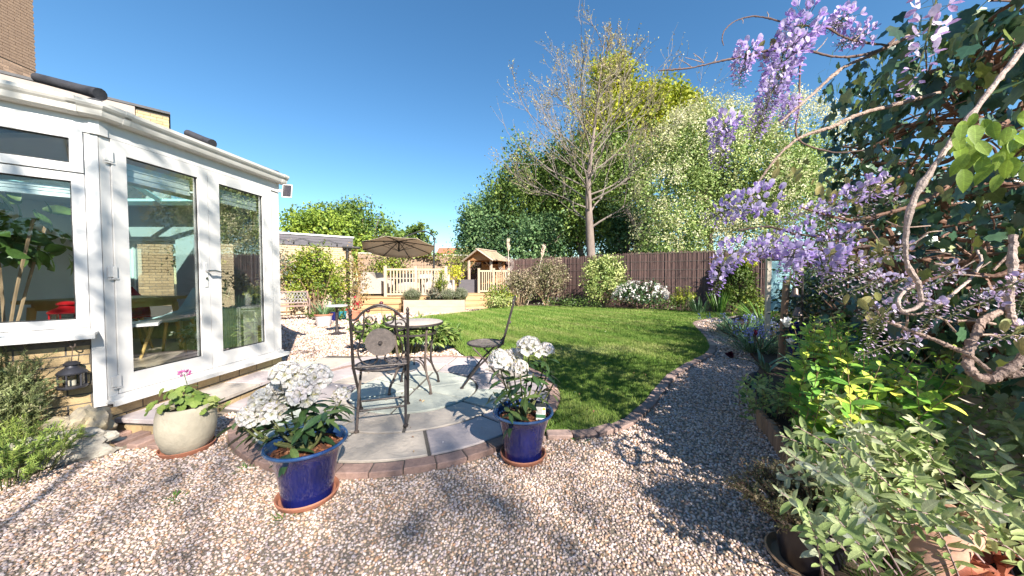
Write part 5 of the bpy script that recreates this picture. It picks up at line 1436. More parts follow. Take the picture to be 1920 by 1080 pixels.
shrub("climber", "rust tinged climber on the brick wall seen through the conservatory glass", (p[0], p[1], 1.1), (0.8, 0.2, 0.75), 40, 24, 0.14, 0.08, LP("rust_leaf", [(0.03, 0.05, 0.015), (0.08, 0.11, 0.03), (0.22, 0.12, 0.05)], transl=0.2), shell=0.3)
p = PG + uG * -0.12 + nG * 0.25
shrub("climber", "bronze leaved climber up the post at the end of the garage", (p[0] + 0.15, p[1] - 0.4, 0.2), (0.36, 0.3, 0.95), 34, 26, 0.2, 0.075, LP("bronze_leaf", [(0.05, 0.05, 0.015), (0.14, 0.10, 0.03), (0.24, 0.15, 0.05), (0.10, 0.14, 0.03)], transl=0.2), shell=0.35)
q = MB(); q.box(-0.045, 0.045, -0.045, 0.045, 0, 2.0); o = q.build("arch_post", m_rail); o.location = (-5.5, 11.35, 0); tag(o, "pale square timber post beside the deck steps with climber", "post")
sprig_bush("catmint_clump", "low shaded green plants at the foot of the climbing shrub", (-5.45, 9.75, 0), (0.7, 0.3, 0.42), 60, 0.8, m_green1, 0.05, tpl=T_OVAL, density=0.03, angle=1.1)

# ================================================================ deck, railings, planter, parasol, arbour
DZ = 0.55
dk = thing("timber_deck", "raised timber deck with board steps at the end of the garden", "deck", (-3.4, 14.0, 0))
DP = [(-5.9, 11.95), (-4.05, 11.95), (-1.9, 12.15), (-1.9, 14.45), (-0.3, 14.75), (0.35, 15.1), (0.2, 17.2), (-5.9, 17.2)]
MB().prism(DP, 0.0, DZ - 0.03).build("deck_frame", m_dt, dk, world=True)
y = 11.93; kk = 0
for k in range(34):
    y0, y1 = 11.93 + 0.145 * k, 11.93 + 0.145 * k + 0.138
    xr = -4.0 if y0 < 12.0 else (-1.9 if y0 < 14.4 else 0.1)
    MB().box(-5.95, xr, y0, y1, DZ - 0.0295, DZ).build("deck_board", m_dt, dk, world=True)
def steps(P0, u, L, n, tread, front):
    """Steps climbing away from the viewer: each a riser board and a tread board."""
    v = np.array([-u[1], u[0]])
    for k in range(n):
        z1 = DZ * (k + 1) / (n + 0.0001)
        q = np.array(P0) + v * tread * k
        MB().obox(q, u, v, 0, L, 0.0, 0.03, z1 - DZ / n + 0.002, z1 - 0.032).build("riser", m_dt, dk, world=True)
        MB().obox(q, u, v, -0.02, L + 0.02, -0.03, tread + 0.02, z1 - 0.031, z1 + 0.001 * k).build("tread", m_dt, dk, world=True)
        MB().obox(q, u, v, 0.002, L - 0.002, 0.032, tread + 0.3, 0.0, z1 - 0.033).build("step_side", m_dt, dk, world=True)
steps(G(672, 590)[:2] + [0.0, 0.0], nrm(np.array([1.0, 0.06])), 1.28, 3, 0.27, 0)
steps(G(866, 581)[:2], nrm(np.array([1.0, 0.28])), 1.05, 3, 0.33, 0)
def railing(P0, P1, label, nb, posts=(0, 0.5, 1)):
    P0, P1 = np.array(P0), np.array(P1); L = np.linalg.norm(P1 - P0); u = (P1 - P0) / L; v = np.array([-u[1], u[0]])
    t = thing("deck_railing", label, "railing", (*P0, DZ), 0, "timber railings of the deck")
    B = P0 * 0
    for f in posts:
        q = MB(); q.obox(u * L * f, u, v, -0.05, 0.05, -0.05, 0.05, 0.003, 1.12); q.obox(u * L * f, u, v, -0.06, 0.06, -0.06, 0.06, 1.121, 1.145); q.build("post", m_rail, t)
    for z0, z1 in ((0.06, 0.12), (0.98, 1.05)):
        for a, b in zip(posts[:-1], posts[1:]):
            MB().obox(u * 0, u, v, L * a + 0.051, L * b - 0.051, -0.028, 0.028, z0, z1).build("rail", m_rail, t)
    for k in range(nb):
        s_ = L * (k + 0.6) / (nb + 0.2)
        if min(abs(s_ - L * f) for f in posts) < 0.08: continue
        MB().obox(u * s_, u, v, -0.021, 0.021, -0.02, 0.02, 0.1205, 0.9795).build("baluster", m_rail, t)
railing((-4.72, 12.35), (-2.50, 12.55), "pale timber railing with square balusters behind the lavender planter", 19)
railing((-1.52, 15.25), (-0.15, 15.15), "pale timber railing in front of the wooden arbour", 14)
# washed timber planter
pt = thing("timber_planter", "long pale washed timber planter box in front of the deck", "planter", (-2.75, 11.75, 0), R(2))
for k in range(2):
    MB().cbox(-1.05, 1.05, -0.20, -0.155, 0.008 + 0.235 * k, 0.238 + 0.235 * k, 0.006).build("front_board", m_wash, pt)
    for s in (-1, 1): MB().cbox(s * 1.05 - 0.022, s * 1.05 + 0.022, -0.1545, 0.22, 0.008 + 0.235 * k, 0.238 + 0.235 * k, 0.004).build("end_board", m_wash, pt)
MB().box(-1.02, 1.02, -0.15, 0.22, 0.01, 0.43).build("soil", m_soil, pt)
m_lav = LP("lavender_leaf", [(0.07, 0.09, 0.055), (0.12, 0.145, 0.085), (0.19, 0.21, 0.13), (0.25, 0.22, 0.20)], rough=0.6, transl=0.2)
for x, w_, h_, lab_ in ((-3.55, 0.36, 0.48, "rounded grey lavender mound at the left end of the timber planter"), (-2.25, 0.30, 0.46, "grey lavender mound near the middle of the timber planter"), (-1.82, 0.28, 0.50, "tall grey lavender mound at the right end of the timber planter")):
    sprig_bush("lavender", lab_, (x, 11.72, 0.42), (w_, 0.24, h_), 150, 0.85, m_lav, 0.05, density=0.016, width=1.2, group="lavender in the timber planter")
sprig_bush("silver_shrub", "leafy silvery plant between the lavender mounds in the planter", (-2.75, 11.75, 0.42), (0.34, 0.2, 0.5), 50, 0.85, m_grey, 0.05, tpl=T_OVAL, density=0.03)
sprig_bush("jasmine", "tall yellow green climber rising from the planter over the railing", (-2.55, 11.85, 0.42), (0.25, 0.18, 1.15), 26, 0.9, m_golden, 0.05, tpl=T_OVAL, density=0.03)

# rattan sofas, table
m_cush = M("grey_cushion", (0.34, 0.33, 0.34), (0.28, 0.27, 0.28), 0.9, 10)
so = thing("rattan_sofa", "pale rattan garden sofa with high sloping arm at the left of the deck", "sofa", (-5.45, 13.0, DZ + 0.002), R(6))
q = MB(); arm = [(-0.45, 0.08), (0.42, 0.08), (0.42, 0.56), (0.18, 0.62), (-0.02, 0.84), (-0.18, 0.93), (-0.34, 0.93), (-0.45, 0.86)]
def side_panel(mb, poly, y0, y1):
    n = len(poly); mb.add([(x, y0, z) for x, z in poly] + [(x, y1, z) for x, z in poly], [tuple(range(n)), tuple(range(2 * n - 1, n - 1, -1))] + [(k, n + k, n + (k + 1) % n, (k + 1) % n) for k in range(n)])
side_panel(q, arm, -0.2, -0.08); q.build("arm", m_rattan, so)
q = MB(); side_panel(q, arm, 1.45, 1.57); q.build("arm", m_rattan, so)
MB().cbox(-0.45, -0.30, -0.079, 1.449, 0.08, 0.93, 0.02).build("backrest", m_rattan, so)
MB().cbox(-0.299, 0.40, -0.079, 1.449, 0.08, 0.36, 0.02).build("seat_base", m_rattan, so)
MB().cbox(-0.29, 0.38, -0.07, 1.44, 0.361, 0.48, 0.03).build("cushion", m_cush, so)
for x in (-0.40, 0.36):
    for yy in (-0.14, 1.5): MB().box(x - 0.03, x + 0.03, yy - 0.03, yy + 0.03, 0, 0.079).build("foot", m_seal, so)
s2 = thing("rattan_sofa", "pale rattan garden sofa along the fence under the parasol", "sofa", (-4.6, 15.4, DZ + 0.002))
MB().cbox(-0.9, 0.9, 0.26, 0.42, 0.08, 0.90, 0.03).build("backrest", m_rattan, s2)
MB().cbox(-0.9, 0.9, -0.40, 0.259, 0.08, 0.38, 0.02).build("seat_base", m_rattan, s2)
MB().cbox(-0.88, 0.88, -0.38, 0.25, 0.381, 0.50, 0.03).build("cushion", m_cush, s2)
MB().cbox(-0.88, 0.88, 0.16, 0.255, 0.501, 0.86, 0.03).build("back_cushion", m_cush, s2)
dt = thing("deck_table", "tall pale rattan garden table with boarded top on the deck", "table", (-4.25, 13.7, DZ + 0.002))
MB().cbox(-0.75, 0.75, -0.45, 0.45, 0.66, 0.70, 0.008).build("table_top", m_rattan, dt)
for sx in (-1, 1):
    for sy in (-1, 1): MB().box(sx * 0.66 - 0.05, sx * 0.66 + 0.05, sy * 0.36 - 0.05, sy * 0.36 + 0.05, 0, 0.659).build("leg", m_rattan, dt)
MB().box(-0.60, 0.60, -0.3, 0.3, 0.12, 0.16).build("shelf", m_rattan, dt)
for k, (x, lab_) in enumerate(((-0.28, "clear glass jar on the left of the deck table"), (-0.14, "clear glass jar beside the left jar on the deck table"), (0.42, "clear glass jar on the right of the deck table"))):
    q = MB(); q.lathe([(0.045, 0), (0.05, 0.02), (0.05, 0.13), (0.035, 0.16), (0.038, 0.175)], 14, closed=True); o = q.build("glass_jar", m_lampglass, None, True); o.location = (-4.25 + x, 13.45, DZ + 0.704); tag(o, lab_, "jar", "glass jars on the deck table")
for k, x in enumerate((-3.6, -2.9)):
    t = thing("rattan_armchair", ("pale rattan armchair behind the railing, nearer the parasol mast", "pale rattan armchair behind the railing at its right end")[k], "chair", (x, 13.9, DZ + 0.002), R(20), "rattan armchairs on the deck")
    MB().cbox(-0.33, 0.33, -0.35, 0.25, 0.08, 0.40, 0.02).build("seat_base", m_rattan, t)
    MB().cbox(-0.33, 0.33, 0.251, 0.36, 0.08, 0.85, 0.02).build("backrest", m_rattan, t)
    for s in (-1, 1): MB().cbox(s * 0.385 - 0.05, s * 0.385 + 0.05, -0.35, 0.36, 0.02, 0.62, 0.02).build("arm", m_rattan, t)
    MB().cbox(-0.30, 0.30, -0.33, 0.24, 0.401, 0.50, 0.03).build("cushion", m_cush, t)

# cantilever parasol, tilted towards us
pa = thing("parasol", "taupe cantilever parasol tilted over the deck table", "parasol", (-3.55, 15.0, DZ + 0.002))
Hb = D(748, 452, 14.0) - np.array([-3.55, 15.0, DZ + 0.002])
Rt = Matrix.Rotation(R(-12), 3, 'X') @ Matrix.Rotation(R(-3), 3, 'Y')
hub = lambda v: tuple(Rt @ Vector(v) + Vector(Hb))
RC, DR = 1.52, -0.30
V, F = [hub((0, 0, 0))], []
ns, nr = 24, 5
for i in range(1, nr + 1):
    for j in range(ns):
        a = 2 * math.pi * (j / ns); k8 = (a / (math.pi / 4)) % 1.0
        r = RC * i / nr * (math.cos(math.pi / 8) / math.cos((k8 - 0.5) * math.pi / 4))
        V.append(hub((r * math.cos(a), r * math.sin(a), DR * (i / nr) ** 1.15 - 0.03 * math.sin(math.pi * k8) * i / nr)))
F += [(0, 1 + j, 1 + (j + 1) % ns) for j in range(ns)]
F += [(1 + (i - 1) * ns + j, 1 + i * ns + j, 1 + i * ns + (j + 1) % ns, 1 + (i - 1) * ns + (j + 1) % ns) for i in range(1, nr) for j in range(ns)]
o = MB().add(V, F).build("canopy", m_canvas, pa, True)
sm = o.modifiers.new("thickness", 'SOLIDIFY'); sm.thickness = 0.006
for k in range(8):
    a = math.pi / 4 * k
    q = MB(); q.tube([hub((RC * f * math.cos(a), RC * f * math.sin(a), DR * f ** 1.15 - 0.025)) for f in (0.02, 0.5, 0.98)], 0.016, 5); q.build("rib", m_seal, pa)
    q = MB(); q.tube([hub((0.04 * math.cos(a), 0.04 * math.sin(a), -0.42)), hub((RC * 0.45 * math.cos(a), RC * 0.45 * math.sin(a), DR * 0.45 ** 1.15 - 0.04))], 0.010, 5); q.build("strut", m_seal, pa)
q = MB(); q.tube([hub((0, 0, 0.10)), hub((0, 0, -0.46))], [0.03, 0.04], 8); q.build("hub", m_seal, pa, True)
q = MB(); q.tube([(0, 0, 0.08), (0.02, 0, 2.2)], 0.04, 8); q.tube(bez([(0.02, 0, 2.1), (0.0, 0.1, 2.55), (-0.4, -0.4, 2.75), hub((0, 0, 0.08))], 20), 0.03, 6); q.build("mast", m_seal, pa, True)
q = MB(); q.tube([(0.0, 0, 1.2), (-0.35, -0.1, 0.75)], 0.018, 6); q.build("crank", m_seal, pa)
MB().cbox(-0.45, 0.45, -0.45, 0.45, 0, 0.079, 0.01).build("base", m_tile, pa)

# arbour with shingled gable roof
m_shin = M("roof_shingle", (0.36, 0.28, 0.19), (0.24, 0.18, 0.12), 0.9, 8, bump=0.4, obj_rand=0.2)
m_arb = M("arbour_timber", (0.42, 0.22, 0.10), (0.33, 0.165, 0.075), 0.75, 7, stretch=(1, 1, 0.3))
ar = thing("wooden_arbour", "small wooden arbour with gabled shingle roof behind the railing", "arbour", (-1.25, 16.35, DZ + 0.002), R(-27))
AW, AD = 0.62, 0.62
for sx in (-1, 1):
    for sy in (-1, 1): MB().box(sx * AW - 0.045, sx * AW + 0.045, sy * AD - 0.045, sy * AD + 0.045, 0, 1.56).build("post", m_wash if sy < 0 else m_arb, ar)
zE, zA, OV, OD = 1.50, 2.02, 0.86, 0.86
for sy in (-1, 1):
    q = MB(); side_panel(q, [(-OV + 0.1, zE + 0.03), (OV - 0.1, zE + 0.03), (0, zA - 0.03)], sy * AD - 0.012, sy * AD + 0.012); q.build("gable", m_arb, ar)
    for sx in (-1, 1):
        q = MB(); q.tube([(sx * OV, sy * OD, zE - 0.01), (0, sy * OD, zA + 0.01)], 0.04, 4); q.build("barge_board", m_wash, ar)
        q = MB(); q.tube([(sx * AW, sy * AD, 1.15), (sx * (AW - 0.32), sy * AD, 1.48)], 0.028, 4); q.build("brace", m_arb, ar)
sl = math.hypot(OV, zA - zE); an = math.atan2(zA - zE, OV)
sm_ = MB(); sm_.hexa([(-0.105, 0, 0), (0.105, 0, 0), (0.105, 0.22, 0.0), (-0.105, 0.22, 0.0), (-0.105, 0, 0.022), (0.105, 0, 0.022), (0.105, 0.22, 0.008), (-0.105, 0.22, 0.008)]); smm = sm_.mesh("shingle", m_shin)
for sx in (-1, 1):
    q = MB(); n_ = np.array([sx * math.sin(an), 0, math.cos(an)])
    a0, a1 = np.array([sx * OV, 0, zE]), np.array([0, 0, zA])
    q.hexa([(sx * OV, -OD, zE), (sx * OV, OD, zE), (0, OD, zA), (0, -OD, zA), tuple(np.array([sx * OV, -OD, zE]) + n_ * 0.02), tuple(np.array([sx * OV, OD, zE]) + n_ * 0.02), tuple(np.array([0, OD, zA]) + n_ * 0.02), tuple(np.array([0, -OD, zA]) + n_ * 0.02)]); q.build("roof_deck", m_arb, ar)
    upd = nrm(a1 - a0); ww = np.array([0, 1.0, 0]) * -sx
    for r_ in range(5):
        for c_ in range(8):
            base = a0 + upd * (0.19 * r_ + random.uniform(-0.01, 0.01)) + np.array([0, -OD + 0.105 + 0.215 * c_ + (0.08 if r_ % 2 else 0), 0]) + n_ * (0.024 + 0.002 * r_)
            A = np.eye(4); A[:3, 0] = ww; A[:3, 1] = upd; A[:3, 2] = np.cross(ww, upd); A[:3, 3] = base
            link("shingle", smm, ar, Matrix(A.tolist()))
MB().box(-0.07, 0.07, -OD - 0.02, OD + 0.02, zA + 0.03, zA + 0.07).build("ridge_cap", m_wash, ar)
MB().box(-0.57, 0.57, 0.1, 0.5, 0.40, 0.44).build("seat", m_arb, ar)
for k in range(7): MB().box(-0.57, 0.57, AD - 0.04, AD - 0.015, 0.44 + 0.14 * k, 0.56 + 0.14 * k).build("back_slat", m_arb, ar)
for sx in (-1, 1):
    q = MB()
    for k in range(6):
        q.tube([(sx * AW * 0.96, -0.5 + 0.17 * k, 0.1), (sx * AW * 0.96, min(-0.5 + 0.17 * k + 0.45, 0.5), 0.1 + min(0.45, 1.0 - 0.17 * k) * 1.3)], 0.018, 4)
    q.build("side_lattice", m_arb, ar)
hp = MB()
for r_ in (0.26, 0.32, 0.38): hp.tube([(r_ * math.cos(a), 0.05 * math.sin(3 * a + r_ * 9), r_ * math.sin(a)) for a in np.linspace(0, 2 * math.pi, 30)], 0.014, 4, cap=False)
hp.tube([(0, 0, -0.36), (0, 0, -1.35)], 0.02, 5)
o = hp.build("hoop_ornament", M("hoop_metal", (0.42, 0.36, 0.33), (0.3, 0.26, 0.24), 0.5)); o.location = (-0.30, 16.4, DZ + 1.36); tag(o, "round wire hoop ornament right of the arbour", "ornament")
o = MB().box(-0.55, 0.35, -0.2, 0.2, 0, 0.62).build("log_store", m_clad); o.location = (-1.95, 15.75, DZ + 0.002); tag(o, "dark storage box left of the arbour", "box")

m_abelia_leaf = LP("olive_leaf", [(0.05, 0.06, 0.02), (0.11, 0.12, 0.04), (0.20, 0.19, 0.07)], transl=0.2, gain=1.5)
# ================================================================ willow screen fences
m_wil = M("willow_stems", (0.44, 0.31, 0.22), (0.24, 0.165, 0.12), 0.85, 9, stretch=(6, 6, 0.4), bump=0.3, obj_rand=0.06)
m_wil_shade = M("shaded_willow_stems", (0.19, 0.11, 0.095), (0.085, 0.055, 0.052), 0.85, 9, stretch=(6, 6, 0.4), bump=0.3, obj_rand=0.06)  # darker copy of the willow, with the trees' shade put into its colour
m_wire = M("binding_wire", (0.14, 0.11, 0.10), (0.08, 0.07, 0.06), 0.6)
def willow(pts, zt, mat, label, step=0.022, cap=False):
    t = thing("willow_fence", label, "fence", (pts[0][0], pts[0][1], 0), 0, "willow screen fences round the garden")
    for k in range(len(pts) - 1):
        P0, P1 = np.array(pts[k], float), np.array(pts[k + 1], float); L = np.linalg.norm(P1 - P0); u = (P1 - P0) / L; v = np.array([u[1], -u[0]])
        n = int(L / step); s_ = (np.arange(n) + 0.5) * step
        V, F = [], []
        b0 = P0 - np.array(pts[0])
        off = rng.uniform(-0.012, 0.02, n); h_ = zt[k] + (zt[k + 1] - zt[k]) * s_ / L + rng.normal(size=n) * 0.025; rr = step * rng.uniform(0.42, 0.68, n); ln_ = rng.normal(size=n) * 0.008
        for i in range(n):
            c = b0 + u * s_[i] + v * off[i]; c2 = c + u * ln_[i]
            o_ = len(V)
            for q_, z in ((c, 0.0), (c2, h_[i])):
                for aa in (-1, 0, 1): V.append((*(q_ + u * rr[i] * aa + v * (rr[i] * (1 - abs(aa)))), z))
            F += [(o_, o_ + 1, o_ + 4, o_ + 3), (o_ + 1, o_ + 2, o_ + 5, o_ + 4)]
        pn_ = link("panel", npmesh("panel", V, np.array(F), mat), t)
        MB().obox(b0, u, v, 0, L, -0.05, -0.03, 0, min(zt[k], zt[k + 1]) - 0.06).build("backing", mat, t)
        for z in np.arange(0.25, zt[k], 0.33):
            q = MB(); q.obox(b0, u, v, 0.0, L, 0.018, 0.026, z, z + 0.014); q.build("binding_wire", m_wire, t)
        q = MB(); q.obox(b0, u, v, -0.05, 0.05, -0.16, -0.055, 0, zt[k] - 0.02); q.build("post", m_tan, t)
        if cap:
            MB().obox(b0, u, v, 0, L, -0.06, 0.03, zt[k] + 0.01, zt[k] + 0.05).build("capping", m_upvc2, t)
    return t
willow([(-7.6, 16.4), (-4.6, 16.9), (-2.35, 17.6)], (2.45, 2.42, 2.40), m_wil, "sunlit pale willow screen fence behind the parasol and deck", cap=True)
willow([(-2.25, 17.9), (2.6, 15.7), (5.0, 13.9), (7.55, 12.5), (9.0, 11.65), (11.5, 8.5)], (2.2, 2.22, 2.28, 2.28, 2.2, 2.2), m_wil_shade, "reddish willow screen fence with shade put into its colour along the right back of the lawn")
P, o_, tt = clumps((0, 0, 0), (1.5, 0.12, 0.18), 30, 18, 0.1)
t = thing("vine", "golden vine trailing along the top of the sunlit willow fence", "plant", (-4.6, 16.7, 2.32)); leaves(t, T_OVAL, P, rand_frames(o_), 0.10 + 0.05 * rng.random(len(P)), m_golden, tt)
q = MB(); q.tube([(-1.5, 0, 0), (0, -0.05, 0.05), (1.6, -0.04, -0.1)], 0.015, 5); q.build("stem", m_tan, t)
shrub("yellow_shrub", "bright yellow leaved plant on the willow fence behind the railing", (-2.72, 15.6, 0.9), (0.34, 0.25, 0.42), 20, 24, 0.14, 0.10, LP("yellow_leaf", [(0.16, 0.19, 0.02), (0.36, 0.36, 0.03), (0.52, 0.46, 0.04)], transl=0.3))
shrub("vine", "leafy green climber on the pale fence behind the rattan sofa", (-6.2, 16.35, 1.0), (1.1, 0.25, 0.75), 50, 24, 0.18, 0.10, m_golden, shell=0.2)
shrub("vine", "olive climber spilling over the pale fence left of the arbour", (-2.6, 17.2, 1.2), (0.9, 0.25, 0.75), 44, 24, 0.18, 0.10, m_abelia_leaf, shell=0.2)
shrub("vine", "yellow green vine on the fence post right of the parasol", (-3.0, 16.3, 0.8), (0.5, 0.2, 0.8), 16, 16, 0.25, 0.10, m_golden, shell=0.2)

# ================================================================ far border shrubs
m_abelia = LP("bronze_green_leaf", [(0.045, 0.055, 0.02), (0.10, 0.10, 0.045), (0.17, 0.13, 0.09), (0.24, 0.21, 0.13)], rough=0.45, transl=0.2, gain=1.6)
shrub("arching_shrub", "large arching bronze green shrub in the far border, its taller right half", (1.55, 14.9, 0), (1.05, 0.7, 1.10), 110, 44, 0.13, 0.085, m_abelia, shell=0.4)
shrub("arching_shrub", "lower bronze green shrub in the far border beside the railing", (0.35, 13.9, 0), (0.72, 0.6, 0.80), 70, 40, 0.13, 0.08, m_abelia, shell=0.4)
m_varieg = LP("variegated_leaf", [(0.05, 0.09, 0.02), (0.14, 0.19, 0.05), (0.28, 0.31, 0.11), (0.42, 0.42, 0.20)], rough=0.45, transl=0.25, gain=1.5)
shrub("variegated_shrub", "tall cream and green variegated shrub against the dark willow fence", (3.75, 13.35, 0), (0.90, 0.62, 1.06), 120, 44, 0.11, 0.10, m_varieg, shell=0.45)
shrub("white_rhododendron", "wide low shrub covered in white blossom in front of the willow fence", (4.95, 12.75, 0), (1.05, 0.55, 0.55), 60, 26, 0.14, 0.10, m_rholeaf, shell=0.4, bloom=(120, 0.075, m_petal, T_OVAL))
sprig_bush("rose_bush", "open yellow green rose bush right of the white shrub", (6.25, 12.0, 0), (0.5, 0.3, 1.05), 26, 0.75, m_golden, 0.075, tpl=T_OVAL, density=0.035, angle=1.1)
tuft("iris_clump", "upright sword leaved iris clump in front of the dark fence", "plant", (6.55, 11.55, 0), 60, 0.62, 0.25, m_strap, 0.06, up=1.8, droop=0.15)
tuft("iris_clump", "taller dark green iris clump left of the conifer", "plant", (7.2, 11.45, 0), 50, 0.85, 0.2, m_strap2, 0.05, up=2.2, droop=0.1)
for x, y_, lab_ in ((1.9, 13.6, "low white flowered edging plants below the arching shrub"), (5.9, 11.95, "low green edging plants below the rose bush"), (3.0, 13.2, "low dark edging plants below the variegated shrub")):
    shrub("edging_plants", lab_, (x, y_, 0), (0.8, 0.25, 0.22), 24, 16, 0.18, 0.07, m_green1, cat="plants", stems=0, bloom=(14, 0.03, m_petal, T_OVAL) if x < 2 else None)
shrub("spotted_laurel", "bright yellow green shrub at the deck corner below the right railing", (-0.55, 13.6, 0), (0.5, 0.4, 0.42), 34, 26, 0.15, 0.09, m_golden)
shrub("spotted_laurel", "pale green leafy clump at the lawn edge beside the deck steps", (-0.45, 13.05, 0), (0.45, 0.3, 0.25), 26, 24, 0.16, 0.08, m_varieg, stems=0)
# golden topped conifer
m_con = LP("conifer_leaf", [(0.035, 0.06, 0.010), (0.06, 0.10, 0.012), (0.12, 0.16, 0.02)], rough=0.6, transl=0.15)
m_cong = LP("golden_conifer_tip", [(0.20, 0.24, 0.02), (0.36, 0.36, 0.03)], rough=0.6, transl=0.2)
cf = shrub("conifer", "dense rounded dwarf conifer with golden tips before the willow fence", (8.1, 11.85, 0), (0.58, 0.52, 0.92), 110, 50, 0.09, 0.085, m_con, tpl=T_DIAMOND, cat="conifer", shell=0.55, zc=0.95)
P, o_, tt = clumps((0.02, 0, 1.78), (0.42, 0.38, 0.18), 22, 30, 0.08); leaves(cf, T_DIAMOND, P, rand_frames(o_), 0.08 + 0.04 * rng.random(len(P)), m_cong, tt, mass="golden_tips")
# pampas plumes
m_plume = LP("pampas_plume", [(0.52, 0.42, 0.34), (0.66, 0.56, 0.47)], rough=0.8, transl=0.3)
for px, py, Y, bx, lab_ in ((953, 455, 14.6, 0.0, "upright feathery pampas plume right of the arbour"), (1020, 468, 14.8, -0.75, "leaning feathery pampas plume above the arching shrub")):
    tp_ = D(px, py, Y); b0 = np.array([tp_[0] + bx, Y, 0.0])
    t = thing("pampas_stem", lab_, "grass plume", tuple(b0), 0, "pampas plumes in the far border")
    e_ = tp_ - b0; q = MB(); q.tube(bez([(0, 0, 0), e_ * 0.5 + [0.03, 0, 0], e_ * 0.9], 8), 0.012, 5); q.build("stalk", m_canvas, t)
    n = 160; f = rng.random(n); ax = nrm(e_ * 0.25 + np.array([0, 0, 0.3]))
    leaves(t, T_NEEDLE, e_ * 0.86 + f[:, None] * ax * 0.42, frames(nrm(ax * 1.1 + 0.55 * rand_dirs(n)), rand_dirs(n)), np.stack([np.full(n, 0.35), 0.14 + 0.10 * rng.random(n), np.full(n, 0.2)], 1), m_plume, mass="plume")

# ================================================================ trees beyond the fence
m_bark_t = M("grey_bark", (0.25, 0.195, 0.17), (0.13, 0.10, 0.088), 0.9, 10, stretch=(1, 1, 0.3), bump=0.6)
m_bark_p = M("pale_bark", (0.235, 0.195, 0.17), (0.14, 0.115, 0.10), 0.9, 8, bump=0.4)
def tree(name, label, loc, ctr, rad, ncl, per, lsize, mats, trunk=0.18, tpl=T_DIAMOND, shell=0.45, spread=0.34, limbs=9, cat="tree", group="trees beyond the garden fence", extra=None, dens=2.2, bough=6):
    t = thing(name, label, cat, loc, 0, group)
    q = MB(); zc = ctr[2]
    q.tube(bez([(0, 0, -0.3), (0.1, 0, zc * 0.4), (ctr[0] * 0.6, ctr[1] * 0.6, zc), (ctr[0], ctr[1], zc + rad[2] * 0.6)], 12), np.linspace(trunk, trunk * 0.2, 13)[:len(bez([(0, 0, 0), (1, 0, 0), (2, 0, 0), (3, 0, 0)], 12))], 8)
    q.build("trunk", m_bark_t, t, True)
    lm = MB()
    for i in range(limbs):
        d_ = rand_dirs(1)[0]; d_[2] = abs(d_[2]); s_ = np.array([ctr[0] * 0.4, ctr[1] * 0.4, zc * random.uniform(0.5, 1.0)])
        e_ = np.array(ctr) + d_ * np.array(rad) * 0.85
        lm.tube(bez([s_, (s_ + e_) / 2 + [0, 0, 0.1 * rad[2]], e_], 8), np.linspace(trunk * 0.4, trunk * 0.08, 9), 5, cap=False)
    lm.build("limbs", m_bark_t, t, True)
    P, o, tt = clumps(ctr, rad, int(ncl * dens), per, spread, shell, bough)
    if extra is not None:
        for c2, r2, n2 in extra:
            p2, o2, t2 = clumps(c2, r2, int(n2 * dens), per, spread, shell, bough); P = np.vstack([P, p2]); o = np.vstack([o, o2]); tt = np.concatenate([tt, t2])
    k = P[:, 2] > 0.3
    leaves(t, tpl, P[k], rand_frames(o[k]), lsize * (0.45 + 1.0 * rng.random(k.sum()) ** 1.5), mats, tt[k], mass="crown", smooth=False)
    return t
m_tL = LP("lime_tree_leaf", [(0.04, 0.07, 0.010), (0.08, 0.125, 0.016), (0.14, 0.19, 0.025), (0.21, 0.24, 0.045)], rough=0.6, transl=0.3, gain=1.9)
m_tD = LP("dark_tree_leaf", [(0.018, 0.042, 0.018), (0.035, 0.07, 0.028), (0.06, 0.105, 0.04), (0.11, 0.155, 0.06)], rough=0.55, transl=0.25, gain=2.3)
m_tM = LP("mid_tree_leaf", [(0.03, 0.055, 0.012), (0.055, 0.095, 0.018), (0.10, 0.15, 0.03), (0.18, 0.22, 0.05)], rough=0.6, transl=0.3, gain=1.75)
m_tY = LP("yellow_oak_leaf", [(0.07, 0.09, 0.010), (0.14, 0.17, 0.012), (0.24, 0.25, 0.015), (0.32, 0.30, 0.025)], rough=0.6, transl=0.35, gain=1.6)
m_tH = LP("hawthorn_leaf", [(0.035, 0.06, 0.014), (0.08, 0.12, 0.03), (0.15, 0.19, 0.06), (0.28, 0.30, 0.15)], rough=0.6, transl=0.25, gain=2.3)
m_blos = LP("hawthorn_blossom", [(0.40, 0.40, 0.19), (0.55, 0.53, 0.32), (0.68, 0.65, 0.46)], rough=0.7, transl=0.3, gain=1.1)
tree("lime_tree", "broad yellow green tree above the garage roof, its taller left crown", (-12.3, 21, 0), (0, 0, 3.4), (3.2, 1.8, 2.5), 130, 44, 0.20, m_tL, extra=[((2.6, 0, 2.6), (1.8, 1.5, 1.9), 60)])
tree("lime_tree", "yellow green tree with wispy top between the garage and the parasol", (-9.4, 21.8, 0), (-0.4, 0, 3.7), (2.5, 1.6, 2.5), 110, 44, 0.19, m_tM, extra=[((-1.6, 0, 5.4), (1.3, 0.9, 1.1), 16)])
tree("hedge_tree", "clipped looking rounded green tree behind the parasol", (-8.0, 27, 0), (0, 0, 3.4), (1.9, 1.6, 2.4), 110, 44, 0.17, m_tM, shell=0.65, spread=0.08)
tree("hedge_tree", "low distant green tree right of the rounded tree", (-5.2, 30, 0), (0, 0, 1.9), (1.3, 1.2, 1.4), 40, 40, 0.17, m_tL, shell=0.6)
tree("evergreen_tree", "blue green evergreen tree at the left edge of the back trees", (-1.9, 21, 0), (0, 0, 3.5), (1.7, 1.6, 2.9), 150, 46, 0.17, m_tD, shell=0.5)
